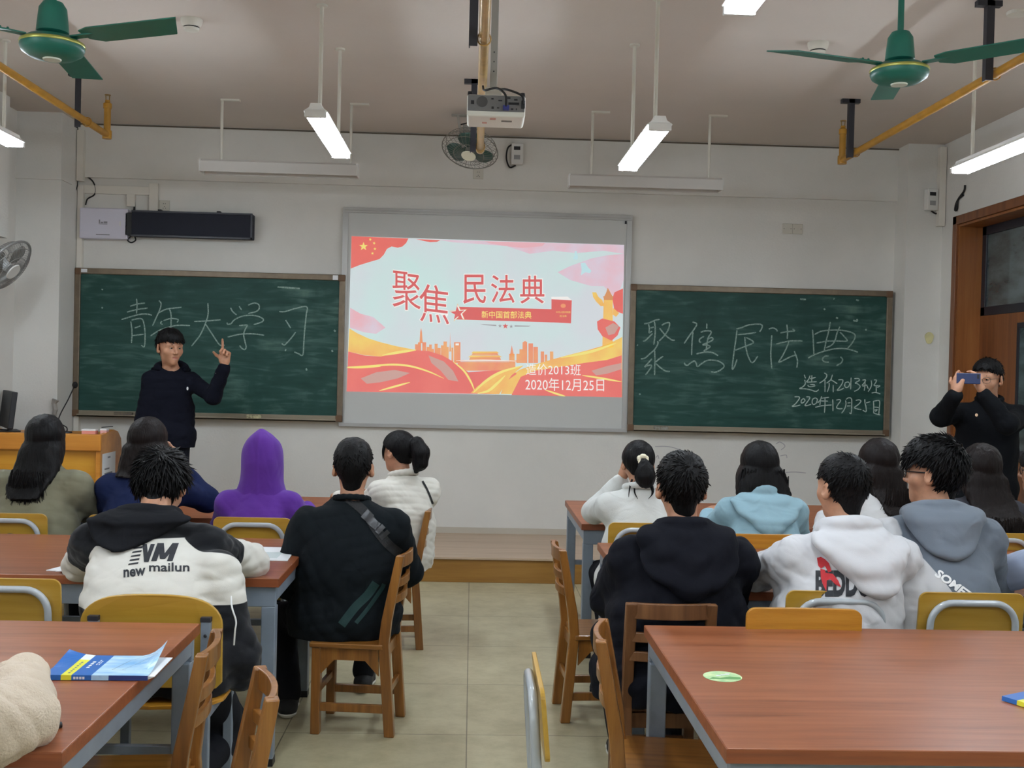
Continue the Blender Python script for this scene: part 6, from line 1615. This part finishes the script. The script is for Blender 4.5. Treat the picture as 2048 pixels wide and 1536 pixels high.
P['navy'] = person('seated girl with straight dark brown hair in a navy sweater beside the podium', (-1.68, 5.68), 0, top(297, 838, 5.82), hs=0.97, female=True, sh=0.16, bulk=0.035, gmat=C_navy, seed=5, folds=0.006, hmat=M_hairb,
    LH=(-1.85, 6.12, 0.80), RH=tuple(top(356, 935, 5.90)), rpole=(0.6, 0.25, -0.9), rhand=dict(f=(-0.25, 0.0, 1), n=(-1, -0.2, 0), curl=(0.5, 0.6, 0.7, 0.8)), hair='long', hrot=(-8, -4, 3),
    hopt=dict(zb=0.985, n=60, zk=[(0, .115, -.005, .045), (.2, .118, -.005, .052), (.5, .120, 0, .080), (.8, .114, 0, .108), (.9, .088, 0, .095), (1, .05, 0, .06)]))
P['purple'] = person('seated person with a purple hood pulled up over the head', (-1.075, 5.68), 0, top(527, 857, 5.76), hs=0.96, female=True, sh=0.152, bulk=0.033, garment='hoodie', gmat=C_purple, hood='up', hair='short', hopt=dict(n=0, th=0.003, fringe=0.05, crown=0.165), seed=8, folds=0.006,
    LH=(-1.26, 6.12, 0.80), RH=(-0.90, 6.12, 0.80), feet=dict(L=(-1.2, 5.65, 0), R=(-0.98, 5.55, 0)))
P['creamgirl'] = person('girl with a black ponytail in a cream jacket sitting sideways at the aisle', (-0.44, 6.38), 38, top(797, 862, 6.42), seat=0.42, hs=0.95, female=True, sh=0.165, bulk=0.035, garment='jacket', gmat=C_cream, collar='thick', seed=13, folds=0.009,
    LH=(-0.78, 6.62, 0.80), RH=(-0.52, 6.78, 0.80), hair='pony', hrot=(14, -4, 0), feet=dict(L=(-0.75, 6.5, 0), R=(-0.62, 6.62, 0)), res=0.0045,
    hopt=dict(tail=[((0.0, -.10, .035), .026), ((0.01, -.145, .045), .044), ((0.015, -.17, -.005), .052), ((0.012, -.165, -.065), .045), ((0.0, -.14, -.115), .018)],
              wisps=[[(-.068, .05, .06), (-.080, .055, 0.01), (-.074, .06, -.04)], [(-.070, .04, .05), (-.082, .045, 0.0), (-.078, .045, -.05)]]), hem=0.44)
def nm_fn(d):
    z = d['P'][:, 2]; x = d['P'][:, 0]-d['Nb'][0]
    yoke = np.maximum(z-(d['Nb'][2]-0.060-0.10*x*x*2-0.015*np.tanh(-x*20)), (0.735+0.02*x)-z)
    sleeve = (0.44+0.05*np.sin(d['P'][:, 0]*9)-d['u'])*0.3
    onarm = np.minimum(d['torso']-0.004-d['arm'], np.abs(x)-0.15)
    return np.where(onarm > 0.01, sleeve, np.where(onarm > -0.01, np.maximum(yoke, np.minimum(sleeve, onarm)), yoke))
P['nm'] = person('student leaning over the table in a black and cream jacket with back logo', (-1.07, 3.93), 2, top(322, 908, 4.30), seat=0.45, hs=1.03, sh=0.205, bulk=0.045, garment='jacket', gmats=[two_tone('cream_and_black_cloth', (206, 203, 195), (20, 21, 25))], gfn=nm_fn, seed=17, folds=0.010, slouch=0.06,
    LH=(-1.40, 4.66, 0.80), RH=(-0.98, 4.70, 0.80), lpole=(-1, -0.1, -0.5), rpole=(1, -0.1, -0.5), arm=1.13, hair='messy', hrot=(0, -36, 0), hood='down', hoodmat=C_blkj, hem=0.46,
    hopt=dict(n=1700, th=0.020, extra=[((-.90, 4.0, .84), (-.815, 3.95, .55), .08, .07), ((-.815, 3.95, .55), (-.80, 3.95, .50), .07, .055)], hoodw=0.18, hoodl=0.085, hoodx=-0.04, hoodt=0.05, whorl=(0.02, -0.09, 0.07)), feet=dict(L=(-1.25, 3.75, 0), R=(-1.0, 3.8, 0)))
P['strap'] = person('boy in a black sweatshirt with a sling strap across his back', (-0.55, 4.98), 0, top(708, 880, 5.0), seat=0.40, hs=1.0, sh=0.19, bulk=0.040, garment='sweater', gmat=C_blk, collar=True, seed=21, folds=0.009, hair='short',
    LH=(-0.79, 5.18, 0.80), RH=(-0.44, 5.26, 0.79), lpole=(-0.15, -0.6, -0.8), rpole=(0.6, -0.4, -0.65), arm=1.05, feet=dict(L=(-0.80, 5.02, 0), R=(-0.50, 5.42, 0)), shoes=mat('black_canvas_shoe', (26, 26, 28), 0.7), hopt=dict(n=800, len=(0.016, 0.026), drop=0.10), hem=0.40)
P['fleece'] = person('person in a cream fleece coat with only a sleeve inside the left edge', (-1.315, 2.02), 8, (-1.295, 2.20, 1.235), hs=0.97, female=True, sh=0.18, bulk=0.075, garment='jacket', gmat=C_fleece, seed=25, folds=0.019, fluffy=True,
    LH=(-1.50, 2.66, 0.83), RH=(-1.07, 2.68, 0.82), rpole=(1, -0.15, -0.35), arm=1.1, hair='bob', hopt=dict(zb=0.97, n=50, zk=[(0, .12, 0, .05), (.3, .118, 0, .06), (.6, .112, 0, .085), (.9, .088, 0, .095), (1, .05, 0, .06)]), rhand=dict(f=(-0.6, 0.8, 0.05), n=(0, 0, -1)))
P['scrunchie'] = person('girl in a white sweater with a cream scrunchie round her ponytail', (0.90, 5.72), 0, top(1277, 882, 5.86), hs=0.95, female=True, sh=0.16, bulk=0.034, garment='sweater', gmat=C_white, collar='thick', seed=31, folds=0.006,
    LH=tuple(top(1243, 962, 5.98)), lpole=(-0.7, 0.3, -0.9), lhand=dict(f=(0.15, -0.1, 1), n=(1, 0.1, 0), curl=(0.35, 0.45, 0.55, 0.6)), RH=(1.08, 6.18, 0.80), hair='pony', hrot=(4, -8, 0),
    hopt=dict(tail=[((0.0, -.108, .020), .018), ((0.004, -.135, -.005), .026), ((0.008, -.140, -.04), .040), ((0.010, -.136, -.072), .052), ((0.010, -.134, -.092), .050)], scrunchie=((0.0, -.128, .018), .020, .014),
              wisps=[[(-.055, -.09, -.09), (-.075, -.12, -.14), (-.085, -.14, -.19)], [(-.04, -.10, -.1), (-.05, -.13, -.16), (-.035, -.15, -.20)], [(.045, -.12, -.10), (.05, -.15, -.16), (.02, -.16, -.20)], [(.03, -.12, -.1), (.045, -.14, -.15), (.04, -.15, -.18)]]))
P['sky'] = person('girl with a black bob haircut in a light blue hoodie', (1.545, 5.70), 0, top(1520, 888, 5.88), hs=0.97, female=True, sh=0.172, bulk=0.036, garment='hoodie', gmat=C_sky, hood='down', seed=35, folds=0.006, hair='bob', hrot=(-4, -4, -2),
    LH=(1.36, 6.18, 0.80), RH=(1.74, 6.18, 0.80), hopt=dict(th=.032, zb=0.945, n=100, hoodw=0.18, hoodl=0.19, zk=[(0, .146, .004, .06), (.15, .146, .004, .07), (.4, .138, 0, .092), (.7, .128, 0, .112), (.9, .10, 0, .105), (1, .05, 0, .06)]))
def stripe_fn(d):
    return np.zeros(len(d['P']), int)
P['sailor'] = person('girl with wavy long hair in a white top with a striped collar', (2.23, 5.76), 0, top(1757, 882, 5.94), hs=0.96, female=True, sh=0.16, bulk=0.034, garment='sweater', gmat=C_wht2, seed=41, folds=0.006, hair='long', hmat=M_hairb, hrot=(12, -4, 0),
    LH=(2.02, 6.18, 0.80), RH=(2.42, 6.18, 0.80), hopt=dict(th=.032, zb=0.86, n=130, wave=0.010, zk=[(0, .06, .05, .03), (.2, .085, .045, .04), (.45, .105, .025, .05), (.65, .122, .01, .080), (.85, .118, 0, .108), (.9, .088, 0, .095), (1, .05, 0, .06)]))
P['longhair'] = person('girl with very long dark hair down her back near the right edge', (2.74, 5.66), 0, top(1962, 892, 5.88), hs=0.96, female=True, sh=0.158, bulk=0.032, garment='sweater', gmat=cloth('charcoal_knit', (60, 60, 66)), collar=True, seed=43, folds=0.006, hair='long', hmat=M_hairb,
    LH=(2.56, 6.18, 0.80), RH=(2.92, 6.18, 0.80), hopt=dict(th=.032, zb=0.735, n=110, zk=[(0, .10, .03, .032), (.25, .125, .022, .042), (.5, .125, .012, .048), (.7, .124, 0, .078), (.85, .118, 0, .108), (.9, .088, 0, .095), (1, .05, 0, .06)]))
P['edge'] = person('person in a white shirt with glasses cut by the right edge', (3.21, 5.78), 30, (3.12, 5.92, 1.235), hs=0.97, female=True, sh=0.16, bulk=0.036, garment='sweater', gmat=C_wht2, collar=True, seed=47, hair='bob', hrot=(35, -4, 0), glasses=(mat('black_frame', (20, 20, 22), 0.3), 0.0022),
    LH=(2.98, 6.25, 0.80), RH=(3.25, 6.3, 0.80), hopt=dict(zb=1.0, n=50, zk=[(0, .115, 0, .06), (.3, .115, 0, .07), (.6, .11, 0, .085), (.9, .088, 0, .095), (1, .05, 0, .06)]))
P['navyhood'] = person('boy in a dark navy hoodie on the worn wooden chair', (0.755, 4.10), 0, top(1364, 908, 4.16), seat=0.40, hs=1.04, sh=0.196, bulk=0.055, garment='hoodie', gmat=C_dknavy, hood='down', seed=51, folds=0.011, hair='short', hrot=(2, -3, 0),
    LH=(0.61, 4.54, 0.80), RH=(0.93, 4.54, 0.80), lpole=(-0.25, -0.6, -0.8), rpole=(0.5, -0.5, -0.6), arm=1.02, hopt=dict(n=1000, th=0.012, len=(0.024, 0.038), hoodw=0.205, hoodl=0.22, hoodt=0.045, drop=0.10, whorl=(0.01, -0.10, 0.085)), hem=0.40)
P['whitehood'] = person('boy in a white hoodie with red and black lettering on the back', (1.34, 4.06), 0, top(1686, 912, 4.10), hs=0.99, sh=0.192, bulk=0.046, garment='hoodie', gmat=C_whood, hood='down', seed=55, folds=0.009, hair='short', hrot=(20, -2, 2),
    LH=(1.12, 4.52, 0.80), RH=(1.58, 4.50, 0.80), lpole=(-0.6, -0.5, -0.7), rpole=(0.55, -0.5, -0.7), hopt=dict(n=1000, th=0.012, len=(0.020, 0.034), hoodw=0.17, hoodl=0.21, hoodx=0.05, drop=0.098, whorl=(0.02, -0.09, 0.09)), hem=0.43)
def grey_fn(d):
    x = d['P'][:, 0]-d['Nb'][0]; z = d['P'][:, 2]-d['Nb'][2]
    seam = np.minimum((-0.185-0.70*(z+0.045)-x)*0.8, d['Nb'][1]+0.12-d['P'][:, 1])
    return np.maximum(seam, np.minimum(np.minimum(-0.02-d['arm'], d['torso']-0.02), -x-0.10))
P['greyhood'] = person('boy with glasses in a grey and white hoodie looking left', (1.745, 4.08), 4, top(1868, 880, 4.22), hs=1.03, sh=0.198, bulk=0.046, garment='hoodie', gmats=[two_tone('grey_and_white_cloth', (100, 108, 118), (196, 196, 198))], gfn=grey_fn, hoodmat=C_grey, hood='down', seed=59, folds=0.009, hair='messy', hrot=(46, -2, 0),
    LH=(1.62, 4.60, 0.80), RH=(2.02, 4.55, 0.80), rpole=(0.5, -0.5, -0.7), hopt=dict(n=1500, th=0.019, hoodw=0.18, hoodl=0.14, hoodx=-0.01, hoodt=0.05, nx=-0.035, fringe=0.04, len=(0.03, 0.05), whorl=(0.03, -0.09, 0.085)), glasses=(mat('black_frame', (20, 20, 22), 0.3), 0.0026), res=0.0048, hem=0.43)
P['bluesleeve'] = person('person in a pale blue top at the right edge, only a sleeve in view', (2.42, 4.10), 0, (2.44, 4.22, 1.27), hs=0.98, female=True, sh=0.185, bulk=0.042, garment='sweater', gmat=C_blue2, collar=True, seed=63, hair='bob', LH=(2.20, 4.56, 0.80), RH=(2.6, 4.56, 0.80), lpole=(-1, -0.3, -0.3), arm=1.05,
    hopt=dict(zb=0.98, n=50, zk=[(0, .12, 0, .06), (.3, .118, 0, .07), (.6, .112, 0, .085), (.9, .088, 0, .095), (1, .05, 0, .06)]))
# the two who stand
P['presenter'] = person('standing student in a midnight navy hoodie raising his hand before the left blackboard', (-2.305, 8.42), 198, top(341, 660, 8.36), z0=0.19, stand=True, hs=1.06, sh=0.142, bulk=0.025, garment='hoodie', gmat=C_hnavy, hood='down', seed=71, folds=0.006, hair='short', hrot=(24, -6, 0), res=0.0034,
    LH=tuple(top(449, 733, 8.22)), lpole=(0.15, -0.25, -1), lhand=dict(f=(0.12, -0.12, 1), n=(-0.35, -0.95, 0.0), curl=(0.08, 1.25, 1.4, 1.5), ti=0.75, t=-1), RH=(-2.49, 8.30, 0.90), rpole=(0.05, -1, 0), rhand=dict(f=(0.02, -0.12, -1), n=(1, 0.3, 0), curl=(0.35, 0.4, 0.45, 0.5)), hem=0.76,
    hopt=dict(n=700, th=0.015, fringe=0.057, len=(0.024, 0.036), crotch=0.76, hoodw=0.14, hoodl=0.16, nx=-0.03), trousers=M_navytr)
P['photographer'] = person('standing young man in black with glasses holding up a phone by the door', (3.47, 7.34), 150, top(1976, 720, 7.26), stand=True, hs=1.02, sh=0.185, bulk=0.034, garment='jacket', gmat=C_jblack, collar='thick', seed=75, folds=0.007, hair='short', hrot=(-18, -6, 0), res=0.0034,
    RH=tuple(top(1911, 789, 7.02)), LH=tuple(top(1966, 788, 7.02)), rpole=(0.75, -0.1, -0.8), lpole=(-0.55, 0.1, -0.9),
    rhand=dict(f=(0.22, 0.0, 1), n=(0.75, 0.66, 0.0), curl=(0.55, 0.75, 0.85, 0.9), ti=0.35, t=1), lhand=dict(f=(-0.42, 0.0, 1), n=(-0.75, 0.66, 0.0), curl=(0.5, 0.75, 0.85, 0.9), ti=0.35, t=-1),
    hopt=dict(n=800, th=0.014, fringe=0.074, len=(0.024, 0.036), crotch=0.82), glasses=(mat('thin_wire_frame', (110, 100, 90), 0.3, metal=0.6), 0.0016), trousers=M_navytr, hem=0.80)
c = top(1937, 757, 6.985)
ph = thing('smartphone', 'dark blue smartphone held up sideways by the young man at the door', 'phone', tuple(c), math.radians(-22))
MB().box((-0.072, -0.004, -0.035), (0.072, 0.004, 0.035)).obj('case', mat('phone_navy', (36, 48, 84), 0.35), ph, bevel=0.004)
MB().box((0.05, -0.0055, 0.0), (0.064, -0.004, 0.028)).obj('camera_bump', M_black, ph, bevel=0.002)
MB().box((-0.066, 0.004, -0.03), (0.066, 0.0046, 0.03)).obj('screen', mat('phone_glass', (20, 22, 28), 0.1), ph)

# prints and straps that lie on the clothes
K_blk = mat('print_black', (30, 32, 38), 0.7); K_wht = mat('print_white', (232, 232, 232), 0.7); K_red = mat('print_red', (176, 24, 34), 0.7); K_green = mat('print_green', (8, 48, 48), 0.7)
p = P['nm']; tr = bvh_of([p['gar']])
sk = lambda pts, s: [(x, y+s*(x-310)) for x, y in pts]
pts, fs = fit_text('new', 247, 1137, 291, 1153, bold=0.03); print_on(p, [(x, y-0.10*(x-270)) for x, y in pts], fs, K_blk, tree=tr)
pts, fs = fit_text('mailun', 298, 1125, 379, 1143, bold=0.02); print_on(p, [(x, y) for x, y in pts], fs, K_blk, tree=tr)
sla = lambda L_, x0, x1, y0, y1: [(x0+u*(x1-x0)+(1-v)*0+v*(y1-y0)*0.36, y1-v*(y1-y0)) for u, v in L_]
Mq = [[(0, 0), (0, 1), (.26, 1), (.26, 0)], [(0, 1), (.30, 1), (.62, .12), (.38, .12)], [(.70, 1), (1, 1), (.62, .12), (.40, .12)], [(.74, 0), (.74, 1), (1, 1), (1, 0)]]
for q_ in Mq: print_on(p, sla(q_, 302, 345, 1086, 1122), [(0, 1, 2, 3)], K_blk, tree=tr, name='printed_logo')
Nq = [[(.0, 1), (.36, 1), (1.0, 0), (.64, 0)], [(.66, 0), (.66, 1), (1, 1), (1, 0)]]
for q_ in Nq: print_on(p, sla(q_, 272, 297, 1088, 1124), [(0, 1, 2, 3)], K_blk, tree=tr, name='printed_logo')
for k in range(5):
    y = 1092+8.0*k; x0 = 268-2.6*k; x1 = 286-2.2*k
    print_on(p, [(x0, y+3), (x1, y), (x1-1.2, y+3.6), (x0-1.6, y+6)], [(0, 1, 2, 3)], K_blk, tree=tr, name='printed_logo')
Lw = lambda x, y, Y: p['L'](onY(x, y, Y))
MB().tube(catmull([Lw(462, 1192, 3.86), Lw(464, 1215, 3.845), Lw(472, 1242, 3.84), Lw(470, 1262, 3.84), Lw(468, 1290, 3.85)]), 0.0032, 6).obj('drawstring', K_wht, p['root'], smooth=True)
p = P['greyhood']; tr = bvh_of([p['gar']])
pts, fs = fit_text('SOMET', 0, -8.5, 88, 8.5, bold=0.04, shear=0.1)
a = math.atan2(54, 75); print_on(p, [(1873+x*math.cos(a)-y*math.sin(a), 1144+x*math.sin(a)+y*math.cos(a)) for x, y in pts], fs, K_wht, tree=tr)
lp, lf = [], []
for k in range(6):
    x, y = 1882+5*k, 1186+3.2*k; b = len(lp); lp += [(x, y), (x+3.5, y+2), (x+2, y+5), (x-1.2, y+3)]; lf.append((b, b+1, b+2, b+3))
print_on(p, lp, lf, mat('print_orange', (206, 110, 70), 0.7), tree=tr)
p = P['whitehood']; tr = bvh_of([p['gar']])
pts, fs = fit_text('BEDDON', 1631, 1140, 1768, 1194, bold=0.05); print_on(p, pts, fs, K_blk, tree=tr)
Z4 = lambda L_: [(1500+x*.2676, 840+y*.2676) for x, y in L_]
for poly in ([(500,1030),(530,1022),(560,1040),(590,1070),(610,1130),(585,1140),(560,1090),(540,1080),(530,1110),(510,1090)], [(560,1140),(620,1150),(660,1200),(680,1250),(640,1230),(600,1190),(570,1200)], [(525,1110),(560,1120),(575,1190),(570,1280),(545,1230),(530,1180)], [(925,1240),(990,1240),(985,1280),(960,1260),(930,1290)]):
    print_on(p, Z4(poly), [tuple(range(len(poly)))], K_red, tree=tr, lift=0.0034, name='printed_splash')
p = P['strap']; tr = bvh_of([p['gar']])
def strap(p, tr, pts, wd, m, name, lift=0.005):
    P2 = catmull(pts, 6); vs, fs = ribbon2(P2, wd, False); return print_on(p, vs, fs, m, name, lift, tree=tr)
K_strap = mat('black_webbing', (13, 14, 17), 0.7, bump=0.4, bscale=400); K_buck = mat('black_buckle', (28, 29, 33), 0.35)
strap(p, tr, [(690, 992), (712, 1008), (735, 1030), (752, 1058), (776, 1088), (800, 1108)], 19, K_strap, 'sling_strap')
for pts_, w_ in (([(728, 1026), (742, 1038)], 20), ([(738, 1038), (756, 1054)], 17), ([(757, 1055), (764, 1062)], 20), ([(766, 1066), (772, 1073)], 22)):
    strap(p, tr, pts_, w_, K_buck, 'buckle', 0.010)
strap(p, tr, [(683, 1250), (710, 1215), (735, 1190), (752, 1166)], 17, K_green, 'printed_stripe', 0.0025)
strap(p, tr, [(712, 1246), (735, 1218), (762, 1180), (768, 1168)], 8, K_green, 'printed_stripe', 0.0025)
p = P['creamgirl']; tr = bvh_of([p['gar']])
strap(p, tr, [(845, 962), (853, 976), (860, 992), (866, 1008)], 4, K_strap, 'bag_strap')
p = P['presenter']; tr = bvh_of([p['gar']])
for x, y, rx, ry in ((375, 777, 2.0, 3.5), (431, 744, 2.2, 2.5)):
    pl_ = [(x+rx*math.cos(t), y+ry*math.sin(t)) for t in np.linspace(0, 2*PI, 13)[:-1]]; print_on(p, pl_, [tuple(range(12))], K_wht, tree=tr, name='chest_emblem', lift=0.004)
p = P['photographer']; tr = bvh_of([p['gar']])
pl_ = [(1953+3*math.cos(t), 830+3.2*math.sin(t)) for t in np.linspace(0, 2*PI, 13)[:-1]]; print_on(p, pl_, [tuple(range(12))], mat('badge_gold', (210, 170, 130), 0.4), tree=tr, name='badge', lift=0.005)
p = P['sailor']
for k in range(3):
    MB().tube([p['Nb']+np.array([0.100*math.cos(a), 0.088*math.sin(a)-0.006, -0.004-0.010*k-0.014*math.sin(a)]) for a in np.linspace(PI*0.95, PI*2.05, 16)], 0.0022, 6).obj('collar_stripe', mat('maroon_stripe', (84, 30, 36), 0.7), p['root'], smooth=True)
